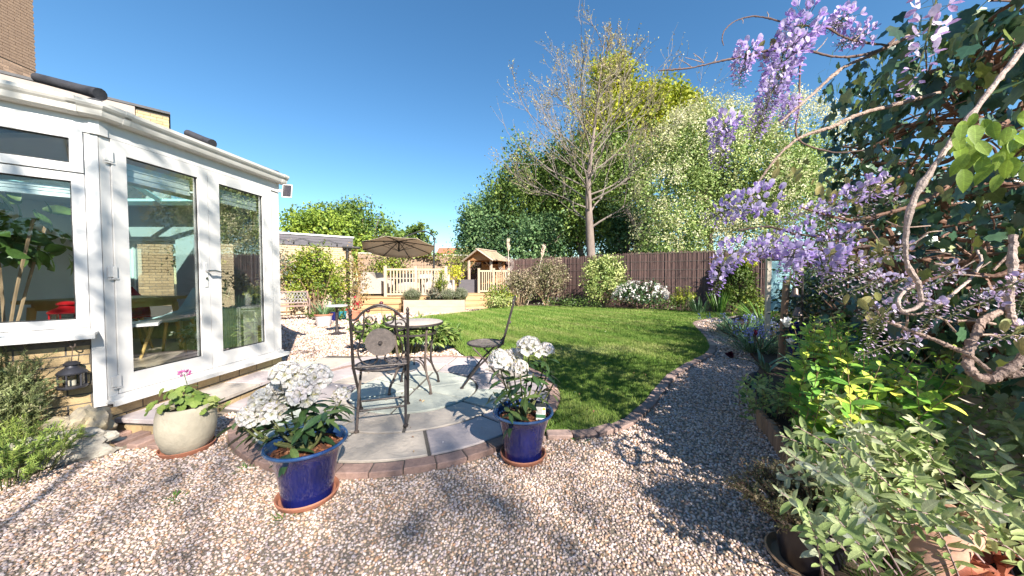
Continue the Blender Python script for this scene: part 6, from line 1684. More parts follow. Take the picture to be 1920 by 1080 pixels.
tree("dark_tree", "tall mid green tree left of the bare tree", (0.6, 21.5, 0), (0, 0, 5.4), (2.5, 2.0, 4.1), 200, 46, 0.19, m_tM, trunk=0.25)
tree("dark_tree", "dark green undergrowth tree below the bare tree crown", (1.3, 19.5, 0), (0, 0, 2.9), (2.4, 1.3, 2.3), 120, 46, 0.18, m_tD)
tree("dark_tree", "dark leafy tree behind the trunk of the bare tree", (4.2, 20.5, 0), (0, 0, 5.2), (3.0, 1.8, 4.9), 260, 46, 0.18, m_tM)
tree("dark_tree", "shaded leafy tree left of the white blossoming hawthorn", (7.0, 20.0, 0), (0, 0, 2.8), (2.4, 1.4, 2.8), 110, 46, 0.18, m_tD)
tree("dark_tree", "tall green tree filling in behind the right side of the bare tree", (7.2, 21.8, 0), (0, 0, 6.4), (2.8, 1.8, 5.0), 240, 46, 0.19, m_tM, trunk=0.2)
tree("dark_tree", "bright mid green tree between the evergreen and the bare tree", (2.7, 22.5, 0), (0, 0, 5.0), (2.2, 1.6, 4.4), 170, 46, 0.19, m_tL, trunk=0.2)
tree("oak_tree", "tall yellow leaved oak behind the bare tree", (8.2, 24, 0), (0.4, 0, 11.0), (4.5, 2.8, 4.6), 420, 46, 0.24, m_tY, trunk=0.34, shell=0.35, extra=[((-0.8, 0, 15.0), (2.0, 1.5, 1.9), 50), ((3.2, 0, 13.6), (2.2, 1.5, 1.8), 55), ((4.6, 0, 12.0), (1.8, 1.5, 1.8), 40)])
# ivy clad trunk
iv = thing("ivy_clad_tree", "dark trunk wrapped in ivy behind the willow fence", "tree", (6.15, 16.2, 0), 0, "trees beyond the garden fence")
q = MB(); q.tube(bez([(0, 0, 0), (0.05, 0, 2.2), (-0.1, 0, 3.6), (-0.6, 0, 4.6)], 12), np.linspace(0.16, 0.08, 13), 8); q.tube(bez([(-0.1, 0, 3.5), (0.35, 0, 4.3), (0.5, 0, 5.2)], 8), np.linspace(0.11, 0.06, 9), 8); q.build("trunk", m_bark_t, iv, True)
n = 1500; z = rng.uniform(0.3, 3.7, n); a = rng.uniform(0, 6.28, n); r = 0.2 + 0.1 * rng.random(n) + 0.05 * np.sin(z * 4)
leaves(iv, T_IVY, np.stack([r * np.cos(a), r * np.sin(a), z], 1), rand_frames(np.stack([np.cos(a), np.sin(a), 0 * a], 1), 0.4, 1.0), 0.10 + 0.06 * rng.random(n), LP("dark_ivy_leaf", [(0.008, 0.016, 0.008), (0.016, 0.03, 0.014), (0.03, 0.05, 0.02)], rough=0.4, transl=0.1), mass="ivy")
# white hawthorn: leafy mass with blossom clusters on its sunny side
hw = tree("hawthorn_tree", "big rounded hawthorn covered in cream white blossom", (9.2, 15.5, 0), (0, 0, 4.7), (3.5, 2.2, 4.7), 380, 50, 0.12, m_tH, shell=0.35, spread=0.30, extra=[((3.2, -0.6, 4.6), (3.0, 2.0, 4.6), 240), ((-1.6, -0.3, 2.6), (2.0, 1.5, 2.5), 110)])
for c2, r2, n2 in (((0, 0, 4.7), (3.6, 2.3, 4.8), 260), ((3.2, -0.6, 4.6), (3.1, 2.1, 4.7), 210), ((-1.6, -0.3, 2.6), (2.1, 1.6, 2.6), 50)):
    P, o, tt = clumps(c2, r2, int(n2 * 1.6), 40, 0.16, 0.90)
    k = (P[:, 2] > 1.4) & (o[:, 1] < 0.35)
    leaves(hw, T_DIAMOND, P[k], rand_frames(o[k]), 0.085 * (0.7 + 0.6 * rng.random(k.sum())), m_blos, tt[k], mass="blossoms", smooth=False)
# bare tree: recursive branching
bt = thing("bare_tree", "tall bare budding tree with pale twigs standing behind the fence", "tree", (3.95, 16.3, 0), 0, "trees beyond the garden fence")
tk = MB(); br = MB(); tw = MB(); budp = []
TOP = D(1135, 60, 16.3) - np.array([3.95, 16.3, 0])
trunk_path = bez([(0, 0, 0), (-0.05, 0, 2.0), (-0.16, 0, 4.0), (-0.20, 0.05, 6.0), (0.05, 0.0, 8.5), tuple(TOP)], 30)
tk.tube(trunk_path, np.interp(np.linspace(0, 1, len(trunk_path)), [0, 0.4, 0.75, 1.0], [0.27, 0.185, 0.08, 0.012]), 9); tk.build("trunk", m_bark_t, bt, True)
rt = random.Random(4)
def grow(p, d, L, r, depth):
    n = 4; pts = [p]; dd = d
    for i in range(n):
        dd = nrm(dd + np.array([rt.gauss(0, 0.16), rt.gauss(0, 0.16), rt.gauss(0.07, 0.12)])); pts.append(pts[-1] + dd * L / n)
    (br if depth > 1 else tw).tube(pts, np.linspace(r, max(r * 0.45, 0.0038), n + 1), 5 if depth > 1 else 3, cap=False)
    if depth == 0:
        for i in range(1, n + 1): budp.append(pts[i] + np.array([rt.gauss(0, 0.02), rt.gauss(0, 0.02), 0.02]))
        return
    k = (2, 3, 3)[depth - 1] + (rt.random() < 0.5)
    for i in range(k):
        f = rt.uniform(0.3, 1.0); j = min(int(f * n), n - 1); q_ = pts[j] + (pts[j + 1] - pts[j]) * (f * n - j)
        a = rt.uniform(0, 6.28); ax = nrm(pts[j + 1] - pts[j]); s_ = nrm(np.cross(ax, [math.cos(a), math.sin(a), 0.2]))
        grow(q_, nrm(ax * 0.9 + s_ * rt.uniform(0.4, 0.9) + np.array([0, 0, 0.15])), L * rt.uniform(0.45, 0.68), max(r * 0.5, 0.006), depth - 1)
    grow(pts[-1], dd, L * 0.55, r * 0.45, depth - 1)
for k in range(34):
    f = 0.36 + 0.62 * ((k + 0.5) / 34) ** 0.8; j = int(f * (len(trunk_path) - 1)); a = k * 2.4 + rt.uniform(-0.3, 0.3)
    L = (1.35 + 2.4 * math.sin(min(max((f - 0.22) / 0.70, 0), 1) * math.pi) ** 0.8) * rt.uniform(0.7, 1.1)
    grow(trunk_path[j], nrm(np.array([math.cos(a) * 1.25, math.sin(a) * 0.8, 0.25 + 0.75 * f])), L, 0.05 * (1.15 - f) + 0.012, 3 if k % 3 else 2)
br.build("branches", m_bark_p, bt, True); tw.build("twigs", m_bark_p, bt, kind="stuff")
budp = np.array(budp); n = len(budp)
leaves(bt, T_DIAMOND, budp, rand_frames(rand_dirs(n)), 0.055 + 0.04 * rng.random(n), LP("opening_bud", [(0.22, 0.15, 0.10), (0.26, 0.22, 0.07), (0.30, 0.28, 0.10)], transl=0.25), mass="buds")
# far house roof
fh = thing("distant_house", "small red tiled house roof far beyond the hedge trees", "house", (-9.0, 48, 0))
MB().box(-1.6, 1.6, -1.2, 1.2, 0, 4.2).build("wall", m_ybrick, fh)
q = MB(); q.add([(-1.9, -1.4, 4.15), (1.9, -1.4, 4.15), (1.9, 1.4, 4.15), (-1.9, 1.4, 4.15), (-1.6, 0, 5.6), (1.6, 0, 5.6)], [(0, 1, 5, 4), (1, 2, 5), (2, 3, 4, 5), (3, 0, 4), (3, 2, 1, 0)]); q.build("roof", M("red_roof_tile", (0.36, 0.13, 0.08), (0.27, 0.095, 0.06), 0.85, 8), fh)
# ================================================================ right hand boundary: fence, ivy, wisteria
m_pale = M("pale_fence_timber", (0.62, 0.55, 0.45), (0.48, 0.41, 0.33), 0.8, 6, stretch=(1, 1, 5), bump=0.25, obj_rand=0.12)
m_vine = M("wisteria_bark", (0.42, 0.30, 0.245), (0.20, 0.135, 0.105), 0.85, 38, bump=1.0, bscale=90)
m_vine_y = M("young_wisteria_stem", (0.52, 0.41, 0.36), (0.31, 0.225, 0.19), 0.75, 34, bump=0.7, bscale=90)
m_vine_d = M("dark_twig", (0.16, 0.095, 0.075), (0.09, 0.055, 0.05), 0.8, 16)
m_redstem = M("red_brown_ivy_stem", (0.22, 0.115, 0.075), (0.12, 0.062, 0.042), 0.75, 12, bump=0.5)
FA, FB = np.array([1.62, 0.45]), np.array([2.78, 2.72])
uF = nrm(FB - FA); nF = np.array([-uF[1], uF[0]]); LF = np.linalg.norm(FB - FA)
fe = thing("slatted_fence", "pale horizontal slatted fence behind the ivy and wisteria", "fence", (2.4, 1.6, 0))
for k in range(8):
    MB().obox(FA - nF * 0.33, uF, nF, 0.6, LF + 0.6, -0.012, 0.006 * (k % 2), 0.06 + 0.148 * k, 0.195 + 0.148 * k).build("slat", m_pale, fe, world=True)
for a in (0.62, 0.95, 1.65, 2.45, 3.1): MB().obox(FA - nF * 0.33, uF, nF, a, a + 0.075, -0.09, -0.0125, 0, 1.3).build("post", m_tan, fe, world=True)

# ivy: leaves hang over a tangle of woody stems
m_ivy = LP("ivy_leaf", [(0.014, 0.036, 0.020), (0.026, 0.060, 0.034), (0.045, 0.090, 0.045), (0.08, 0.12, 0.035), (0.17, 0.17, 0.03)], rough=0.28, transl=0.12, spec=0.6, gain=1.5)
ivo = thing("ivy", "dark glossy ivy smothering the tall fence on the right", "ivy", (2.4, 1.7, 0))
def ivpt(s, dpt, z): return FA + uF * s + nF * dpt
n = 3200
s_ = rng.uniform(0.78, LF + 0.05, n); z_ = rng.uniform(0.75, 2.95, n); dp_ = np.abs(rng.normal(0, 0.16, n)) * np.where(z_ > 2.2, 1.15, 0.9) - 0.10
prof = 2.72 + 0.16 * np.sin(s_ * 3.1) + 0.10 * np.sin(s_ * 8.3 + 1)
P3 = np.stack([FA[0] + uF[0] * s_ + nF[0] * dp_, FA[1] + uF[1] * s_ + nF[1] * dp_, z_], 1)
u_, v_ = 960 + P3[:, 0] / P3[:, 1] * FOC, 521 - (P3[:, 2] - CAM_H) / P3[:, 1] * FOC
hole = np.exp(-(((u_ - 1800) / 130) ** 2 + ((v_ - 255) / 75) ** 2)) + 0.9 * np.exp(-(((u_ - 1790) / 150) ** 2 + ((v_ - 480) / 85) ** 2)) + 0.7 * np.exp(-(((u_ - 1640) / 60) ** 2 + ((v_ - 480) / 60) ** 2))
k = (z_ < prof) & (rng.random(n) > hole * 1.0)
k &= ~((s_ > LF - 0.25) & (z_ < 1.5 + 0.25 * np.sin(z_ * 9)))
P3 = P3[k]; n = len(P3)
out = np.tile(np.array([nF[0], nF[1], 0.35]), (n, 1)) + rng.normal(size=(n, 3)) * 0.45
dd_ = np.tile([0.0, 0, -1.0], (n, 1)) + rng.normal(size=(n, 3)) * 0.45
leaves(ivo, T_IVY, P3, frames(nrm(dd_), nrm(out)), 0.052 + 0.045 * rng.random(n), m_ivy, tint=np.clip(rng.beta(1.6, 3.2, n) + (rng.random(n) < 0.04) * 0.5, 0, 1), big=300, world=True)
q = MB()
rv = random.Random(8)
for k in range(125):
    s0 = rv.uniform(0.6, LF); z0 = rv.uniform(0.8, 2.5)
    pts = []
    for i in range(6):
        p2 = FA + uF * (s0 + 0.17 * i * rv.uniform(0.6, 1.2)) + nF * rv.uniform(-0.30, 0.03); pts.append((p2[0] - ivo.location[0], p2[1] - ivo.location[1], z0 + 0.05 * i * rv.uniform(-1.2, 0.9)))
    q.tube(bez(pts, 18), rv.choice([0.003, 0.004, 0.006, 0.008, 0.013]), 6, cap=False)
q.build("woody_stems", m_redstem, ivo, True, kind="stuff")

# wisteria
wi = thing("wisteria", "lilac flowering wisteria with twisting pale stems arching out from the ivy", "wisteria", (2.05, 1.15, 0))
WL = np.array(wi.location)
def wpath(pts, n=30): return bez([D(px, py, Y) - WL for px, py, Y in pts], n)
def wst(name, pts, r0, r1, mat, n=30, s=8):
    pth = wpath(pts, n * 2); q = MB(); m_ = len(pth); kn = np.interp(np.arange(m_), np.arange(0, m_ + 4, 4), rng.normal(size=len(np.arange(0, m_ + 4, 4))))
    pth = pth + rng.normal(size=pth.shape) * r0 * 0.10; rr = np.linspace(r0, r1, m_) * (1 + 0.10 * kn + 0.06 * rng.normal(size=m_) + 0.35 * (rng.random(m_) < 0.05)); q.tube(pth, rr, s); return q.build(name, mat, wi, True)
wst("main_stem", [(1960, 30, 1.15), (1920, 88, 1.14), (1850, 178, 1.13), (1772, 282, 1.12), (1715, 372, 1.12), (1699, 440, 1.12), (1701, 495, 1.12), (1722, 532, 1.12), (1728, 572, 1.12)], 0.0088, 0.0072, m_vine_y, 50)
wst("stem", [(1728, 570, 1.12), (1712, 580, 1.10), (1692, 583, 1.10), (1684, 566, 1.11), (1694, 548, 1.14), (1712, 536, 1.18)], 0.006, 0.0045, m_vine_y)
wst("stem", [(1728, 560, 1.13), (1760, 570, 1.12), (1790, 548, 1.15), (1822, 520, 1.2), (1840, 490, 1.25), (1832, 470, 1.3)], 0.006, 0.004, m_vine_y)
wst("gnarled_stem", [(1990, 600, 1.02), (1935, 655, 1.02), (1898, 688, 1.02), (1858, 710, 1.02), (1824, 700, 1.03), (1814, 672, 1.06), (1828, 632, 1.08), (1840, 606, 1.10), (1862, 590, 1.12), (1882, 578, 1.14), (1878, 560, 1.16)], 0.0135, 0.0095, m_vine, 60)
wst("gnarled_stem", [(1960, 690, 1.02), (1920, 700, 1.02), (1885, 702, 1.03)], 0.010, 0.009, m_vine)
wst("stem", [(1900, 440, 1.14), (1897, 520, 1.12), (1892, 570, 1.12), (1902, 612, 1.10)], 0.0095, 0.011, m_vine_y)
wst("stem", [(1952, 490, 1.15), (1900, 505, 1.16), (1860, 518, 1.18), (1800, 512, 1.22), (1740, 526, 1.26), (1690, 548, 1.3)], 0.009, 0.005, m_redstem)
wst("stem", [(1860, 700, 1.05), (1820, 668, 1.05), (1770, 645, 1.08), (1720, 625, 1.12), (1670, 605, 1.16)], 0.007, 0.005, m_vine)
wst("branch", [(1690, 60, 1.75), (1660, 88, 1.7), (1612, 104, 1.6), (1562, 106, 1.5), (1500, 92, 1.45), (1440, 95, 1.42), (1392, 106, 1.42), (1340, 117, 1.42), (1290, 128, 1.42), (1235, 132, 1.42)], 0.0065, 0.0025, m_vine_d, 60)
wst("branch", [(1665, 85, 1.7), (1610, 78, 1.55), (1575, 66, 1.5), (1545, 50, 1.45), (1490, 47, 1.42), (1440, 34, 1.42), (1410, 31, 1.42), (1380, 39, 1.42), (1360, 55, 1.42), (1354, 72, 1.42), (1357, 86, 1.42)], 0.0045, 0.0016, m_vine_d, 60, 6)
wst("branch", [(1720, 60, 1.75), (1640, 100, 1.7), (1580, 128, 1.6), (1520, 180, 1.5), (1462, 230, 1.45)], 0.010, 0.004, m_vine, 40)
wst("branch", [(1760, 175, 1.6), (1680, 196, 1.55), (1610, 215, 1.5), (1560, 238, 1.5), (1500, 258, 1.5), (1460, 292, 1.5), (1430, 330, 1.5), (1405, 372, 1.5)], 0.010, 0.004, m_vine, 50)
wst("branch", [(1800, 330, 1.5), (1740, 375, 1.45), (1680, 395, 1.4), (1600, 412, 1.4), (1540, 400, 1.4), (1500, 388, 1.4)], 0.010, 0.003, m_redstem, 50)
wst("branch", [(1660, 400, 1.45), (1570, 440, 1.4), (1500, 440, 1.4), (1440, 425, 1.4), (1385, 432, 1.4)], 0.006, 0.003, m_vine_d, 40)
wst("branch", [(1640, 460, 1.4), (1560, 470, 1.4), (1480, 466, 1.4), (1400, 462, 1.4)], 0.006, 0.003, m_vine_d, 30)
wst("branch", [(1500, 120, 1.5), (1498, 200, 1.5), (1496, 260, 1.5), (1560, 285, 1.5), (1620, 282, 1.5)], 0.004, 0.003, m_vine_d, 30)
tw_ = MB()
for (a, b) in (((1320, 118), (1300, 100)), ((1320, 118), (1285, 108)), ((1298, 127), (1275, 112)), ((1340, 115), (1345, 98)), ((1440, 95), (1455, 62)), ((1400, 102), (1398, 80)), ((1530, 96), (1552, 70)), ((1600, 78), (1625, 50)), ((1440, 34), (1438, 22)), ((1390, 34), (1393, 44))):
    tw_.tube([D(*a, 1.42) - WL, D((a[0] + b[0]) / 2 + 2, (a[1] + b[1]) / 2, 1.42) - WL, D(*b, 1.42) - WL], [0.002, 0.0016, 0.001], 5)
for k in range(26):
    a = np.array([rv.uniform(1620, 1910), rv.uniform(420, 640)]); b = a + np.array([rv.uniform(-90, 90), rv.uniform(-50, 50)]); Y = rv.uniform(1.12, 1.4)
    c = (a + b) / 2 + np.array([rv.uniform(-12, 12), rv.uniform(-12, 12)])
    tw_.tube(bez([D(*a, Y) - WL, D(*c, Y) - WL, D(*b, Y + 0.05) - WL], 10), rv.choice([0.0018, 0.0028, 0.004]), 5, cap=False)
tw_.build("twigs", m_vine, wi, True, kind="stuff")
# racemes
_bp = [(0.0, 0.0)] + [(0.42 * math.sin(t_) * (1 + 0.12 * math.cos(2 * t_)), 0.5 - 0.5 * math.cos(t_)) for t_ in np.linspace(0.6, 2 * math.pi - 0.6, 8)]
T_BANNER = (np.array([(0, 0.5, 0.05)] + [(x, y, -0.10 * abs(x) - 0.25 * (y - 0.4) ** 2) for x, y in _bp]), np.array([(0, 1 + k, 1 + (k + 1) % 9) for k in range(9)]))
T_KEEL = leaf_tpl(0.55, 3, fold=0.35, droop=-0.35, peak=0.6)
m_ban = LP("lilac_banner", [(0.42, 0.34, 0.58), (0.52, 0.44, 0.65), (0.58, 0.51, 0.68), (0.44, 0.35, 0.60)], rough=0.6, transl=0.4, gain=1.15)
m_kee = LP("violet_keel", [(0.24, 0.16, 0.42), (0.33, 0.23, 0.50), (0.42, 0.31, 0.56)], rough=0.6, transl=0.4, gain=1.6)
m_pinkb = LP("pink_lilac_bud", [(0.48, 0.34, 0.50), (0.62, 0.48, 0.60), (0.74, 0.66, 0.64)], rough=0.65, transl=0.3)
def raceme(pts, wtop, wtip, n, size, big=0, ban=None, kee=None, open_=0.75, label=None):
    ban = ban or m_ban; kee = kee or m_kee
    pth = np.array(bez([D(px, py, Y) for px, py, Y in pts], 24))
    rc = bpy.data.objects.new("raceme", None); COL.objects.link(rc); rc.parent = wi
    base = pth[0]; rc.location = Vector(base - WL)
    if label: rc["label"] = label
    q = MB(); q.tube(pth - base, np.linspace(0.0026, 0.0010, len(pth)), 5)
    f = (np.arange(n) + rng.random(n)) / n
    idx = f * (len(pth) - 1); i0 = np.minimum(idx.astype(int), len(pth) - 2); fr_ = (idx - i0)[:, None]
    c = pth[i0] * (1 - fr_) + pth[i0 + 1] * fr_; ax = nrm(pth[i0 + 1] - pth[i0])
    ang = np.arange(n) * 2.399 + rng.normal(size=n) * 0.3
    t1 = nrm(np.cross(ax, np.tile([0.3, 1, 0.2], (n, 1)))); t2 = np.cross(ax, t1)
    side = t1 * np.cos(ang)[:, None] + t2 * np.sin(ang)[:, None]
    wd = (wtop + (wtip - wtop) * f) * (0.6 + 0.5 * rng.random(n))
    p = c + side * wd[:, None]
    for k in range(n): q.tube([c[k] - base, p[k] - base], 0.0008, 3, cap=False)
    q.build("stalk", m_stemg, rc)
    sz = size * (1 - 0.55 * f)
    op = f < open_
    up = np.tile([0, 0, 1.0], (n, 1))
    p = p - base
    if op.any():
        d_ = nrm(side * 0.5 + up * 0.9 + rng.normal(size=(n, 3)) * 0.35)
        leaves(rc, T_BANNER, p[op], frames(d_[op], nrm(side + 0.3 * rng.normal(size=(n, 3)))[op]), sz[op] * 1.0, ban, mass="banners")
    d_ = nrm(side * 0.9 - up * 0.35 + ax * 0.2 + rng.normal(size=(n, 3)) * 0.25)
    leaves(rc, T_KEEL, p, frames(d_, up + 0.4 * rng.normal(size=(n, 3))), np.where(op, sz * 0.85, sz * 0.75), kee, mass="keels")
    return rc
RAC = [([(1512, 38, 1.40), (1490, 75, 1.38), (1468, 130, 1.36), (1440, 190, 1.34), (1408, 262, 1.32)], 0.075, 0.028, 230, 0.030),
       ([(1470, 95, 1.44), (1455, 150, 1.42), (1432, 215, 1.40), (1415, 250, 1.40)], 0.065, 0.03, 130, 0.028),
       ([(1362, 222, 1.42), (1352, 262, 1.42), (1348, 320, 1.42)], 0.055, 0.03, 110, 0.025),
       ([(1405, 88, 1.42), (1392, 120, 1.42), (1386, 162, 1.42)], 0.050, 0.022, 90, 0.025),
       ([(1480, 185, 1.5), (1478, 215, 1.5), (1476, 242, 1.5)], 0.034, 0.016, 50, 0.025),
       ([(1590, 30, 1.5), (1575, 40, 1.5), (1562, 56, 1.5)], 0.050, 0.030, 60, 0.028),
       ([(1630, 62, 1.55), (1600, 72, 1.55), (1570, 86, 1.55)], 0.045, 0.025, 60, 0.026),
       ([(1445, 372, 1.38), (1400, 382, 1.36), (1355, 398, 1.36), (1318, 418, 1.36)], 0.060, 0.034, 120, 0.030),
       ([(1392, 465, 1.34), (1362, 485, 1.33), (1346, 520, 1.33), (1338, 555, 1.33)], 0.055, 0.014, 90, 0.029),
       ([(1452, 462, 1.36), (1420, 470, 1.36), (1395, 482, 1.36)], 0.040, 0.028, 50, 0.029),
       ([(1490, 466, 1.30), (1486, 492, 1.29), (1478, 535, 1.29)], 0.060, 0.025, 90, 0.030),
       ([(1555, 470, 1.32), (1556, 500, 1.31), (1562, 528, 1.31)], 0.050, 0.024, 70, 0.029),
       ([(1650, 345, 1.40), (1610, 362, 1.38), (1560, 385, 1.38), (1500, 402, 1.38), (1455, 428, 1.38)], 0.042, 0.025, 120, 0.026),
       ([(1520, 440, 1.4), (1470, 448, 1.4), (1430, 452, 1.4)], 0.045, 0.03, 70, 0.027),
       ([(1600, 440, 1.38), (1560, 452, 1.38), (1530, 462, 1.38)], 0.042, 0.03, 60, 0.026)]
for k, r_ in enumerate(RAC): raceme(*r_[:3], int(r_[3] * (1.4 if k < 7 else 1.05)), r_[4])
raceme([(1762, -25, 0.92), (1748, 30, 0.90), (1732, 95, 0.90), (1712, 150, 0.90), (1690, 190, 0.90)], 0.042, 0.010, 46, 0.034, label="loose pale pinkish raceme close to us at the top", open_=0.55, kee=LP("pale_violet_keel", [(0.42, 0.28, 0.55), (0.55, 0.40, 0.62)], transl=0.3), ban=LP("pale_pink_banner", [(0.62, 0.50, 0.68), (0.70, 0.58, 0.72)], transl=0.3))
for pts, w_, nn in (([(1655, 520, 1.25), (1620, 538, 1.25), (1560, 558, 1.25)], 0.022, 70), ([(1740, 545, 1.2), (1690, 560, 1.2), (1668, 585, 1.2)], 0.026, 60), ([(1760, 565, 1.1), (1750, 590, 1.1), (1722, 622, 1.1)], 0.020, 60),
                    ([(1670, 575, 1.15), (1640, 610, 1.15), (1628, 650, 1.15)], 0.030, 70), ([(1720, 632, 1.15), (1660, 650, 1.15), (1600, 672, 1.15)], 0.022, 70), ([(1920, 525, 1.05), (1870, 545, 1.05), (1820, 552, 1.08)], 0.018, 60),
                    ([(1960, 500, 1.0), (1930, 540, 1.0), (1905, 590, 1.0)], 0.03, 50), ([(1940, 605, 1.0), (1890, 630, 1.0), (1835, 652, 1.0)], 0.018, 50), ([(1700, 470, 1.3), (1650, 480, 1.3), (1610, 500, 1.3)], 0.03, 70), ([(1640, 500, 1.28), (1590, 520, 1.28), (1530, 545, 1.28)], 0.028, 80), ([(1700, 520, 1.22), (1650, 555, 1.22), (1610, 600, 1.22)], 0.026, 70), ([(1790, 500, 1.15), (1760, 530, 1.15), (1700, 545, 1.15)], 0.022, 60), ([(1600, 480, 1.3), (1570, 500, 1.3), (1520, 510, 1.3)], 0.035, 80), ([(1650, 330, 1.38), (1630, 370, 1.37), (1620, 420, 1.37)], 0.035, 80), ([(1870, 560, 1.05), (1820, 575, 1.05), (1770, 600, 1.06)], 0.018, 60), ([(1560, 395, 1.42), (1545, 430, 1.42), (1540, 470, 1.42)], 0.04, 80), ([(1680, 360, 1.35), (1668, 375, 1.35), (1690, 385, 1.33)], 0.02, 30)):
    raceme(pts, w_, w_ * 0.5, nn, 0.020, kee=m_pinkb, ban=m_ban, open_=0.12)
# young leaves
m_lime = LP("lime_young_leaf", [(0.16, 0.24, 0.03), (0.24, 0.34, 0.05), (0.30, 0.40, 0.10)], rough=0.45, transl=0.35)
m_bronzey = LP("bronze_young_leaf", [(0.25, 0.22, 0.07), (0.34, 0.29, 0.12), (0.28, 0.30, 0.10)], rough=0.5, transl=0.35)
def wleaves(rects, mats, lo, hi):
    pp_, dd2, nn2, ss = [], [], [], []
    for (x0, x1, y0, y1, Y0, Y1, cnt) in rects:
        for k in range(cnt):
            p = D(rv.uniform(x0, x1), rv.uniform(y0, y1), rv.uniform(Y0, Y1)) - WL
            pp_.append(p); dd2.append(nrm(np.array([rv.gauss(-0.2, 0.4), rv.gauss(0, 0.4), -1 + rv.gauss(0, 0.4)]))); nn2.append(np.array([-0.75, -0.55, 0.4]) + 0.35 * rand_dirs(1)[0]); ss.append(rv.uniform(lo, hi))
    leaves(wi, T_WIST, pp_, frames(np.array(dd2), np.array(nn2)), np.array(ss), mats, big=110)
wleaves([(1785, 1930, 225, 330, 1.0, 1.12, 34), (1800, 1925, 200, 250, 1.05, 1.15, 10)], m_lime, 0.045, 0.075)
wleaves([(1420, 1470, 70, 95, 1.42, 1.44, 9), (1540, 1660, 330, 385, 1.38, 1.42, 16), (1560, 1660, 440, 500, 1.3, 1.36, 22), (1440, 1560, 290, 350, 1.45, 1.5, 8), (1590, 1660, 545, 590, 1.15, 1.2, 8), (1640, 1780, 330, 350, 1.25, 1.3, 5), (1880, 1925, 595, 640, 1.0, 1.05, 6)], m_bronzey, 0.035, 0.055)

# ================================================================ the bed on the right
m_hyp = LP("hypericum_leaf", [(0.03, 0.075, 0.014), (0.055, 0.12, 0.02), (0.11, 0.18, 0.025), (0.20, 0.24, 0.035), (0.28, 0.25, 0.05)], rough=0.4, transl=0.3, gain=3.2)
def paired_bush(name, label, cat, loc, stems, node, mats, lmin, lmax, tpl, big, leafy=0.75, spread=1.0, tipc=0, stem_r=0.003, mat_s=None, hang=0.0):
    """Stems (base, tip) carrying opposite pairs of leaves."""
    t = thing(name, label, cat, loc); L0 = np.array(loc)
    q = MB(); lp, ld, ln_, ls, tt = [], [], [], [], []
    for b0, tp in stems:
        b0, tp = np.array(b0) - L0, np.array(tp) - L0
        mid = (b0 + tp) / 2 + np.array([random.gauss(0, 0.02), random.gauss(0, 0.02), 0.10 * np.linalg.norm(tp - b0)])
        pth = bez([b0, mid, tp], 12); q.tube(pth, np.linspace(stem_r, stem_r * 0.5, len(pth)), 5, cap=False)
        L_ = np.linalg.norm(tp - b0); k = max(3, int(L_ * leafy / node)); ph = random.uniform(0, 3); tn = random.random()
        for i in range(k + 1):
            f = 1 - leafy * i / k; j = f * (len(pth) - 1); j0 = min(int(j), len(pth) - 2)
            x = pth[j0] + (pth[j0 + 1] - pth[j0]) * (j - j0); ax = nrm(pth[j0 + 1] - pth[j0])
            a = ph + i * math.pi / 2; s1 = nrm(np.cross(ax, [0.31, 0.2, 0.93])); s2 = np.cross(ax, s1); sd = s1 * math.cos(a) + s2 * math.sin(a)
            g_ = (0.45 if i < 2 else 1.0) * random.uniform(0.8, 1.15)
            for sg in (-1, 1):
                dd_ = nrm(sd * sg * spread + ax * (0.9 if i < 2 else 0.45) + 0.18 * rand_dirs(1)[0] - np.array([0, 0, hang]))
                lp.append(x); ld.append(dd_); ln_.append(ax + np.array([0, 0, 0.5]) + 0.25 * rand_dirs(1)[0]); ls.append(random.uniform(lmin, lmax) * g_); tt.append(min(1, max(0, 0.55 * tn + 0.3 * f + random.uniform(-0.1, 0.15))))
    q.build("stem", mat_s or m_tan, t, kind="stuff")
    leaves(t, tpl, lp, frames(np.array(ld), np.array(ln_)), np.array(ls), mats, np.array(tt), big=big)
    return t
stems = []
for k in range(125):
    y_ = random.uniform(1.5, 3.1); fx = FA[0] + (y_ - FA[1]) * uF[0] / uF[1] - 0.06
    x = random.uniform(0.90 * y_, min(fx, 1.62 * y_))
    h_ = 0.94 - 0.10 * abs(y_ - 2.2) + random.uniform(-0.22, 0.06)
    b0 = (x + random.uniform(-0.1, 0.2), y_ + random.uniform(0, 0.2), 0.05)
    stems.append((b0, (x + random.gauss(0, 0.1), y_ + random.gauss(-0.08, 0.1), h_)))
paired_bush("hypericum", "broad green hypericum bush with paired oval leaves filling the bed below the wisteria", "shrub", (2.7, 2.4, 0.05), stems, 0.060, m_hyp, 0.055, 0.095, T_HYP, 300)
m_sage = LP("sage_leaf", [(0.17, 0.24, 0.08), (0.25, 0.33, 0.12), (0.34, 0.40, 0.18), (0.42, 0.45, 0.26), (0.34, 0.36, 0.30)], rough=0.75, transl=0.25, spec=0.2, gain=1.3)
stems = []
for k in range(92):
    px, py = random.uniform(1455, 1905), random.uniform(690, 985)
    lim = 690 + max(0, (1560 - px)) * 0.75
    if py < lim: py = random.uniform(lim, 985)
    Y = 1.62 - 0.55 * (py - 690) / 300 + random.uniform(-0.08, 0.14)
    if px < 1500 and py > 930: continue
    tp = D(px, py, Y)
    if tp[2] < 0.16: tp[2] = 0.16 + random.random() * 0.1
    b0 = (tp[0] + 0.18 + random.uniform(0, 0.30), tp[1] + random.uniform(0.0, 0.15), max(0.07, tp[2] - random.uniform(0.25, 0.42)))
    stems.append((b0, tp))
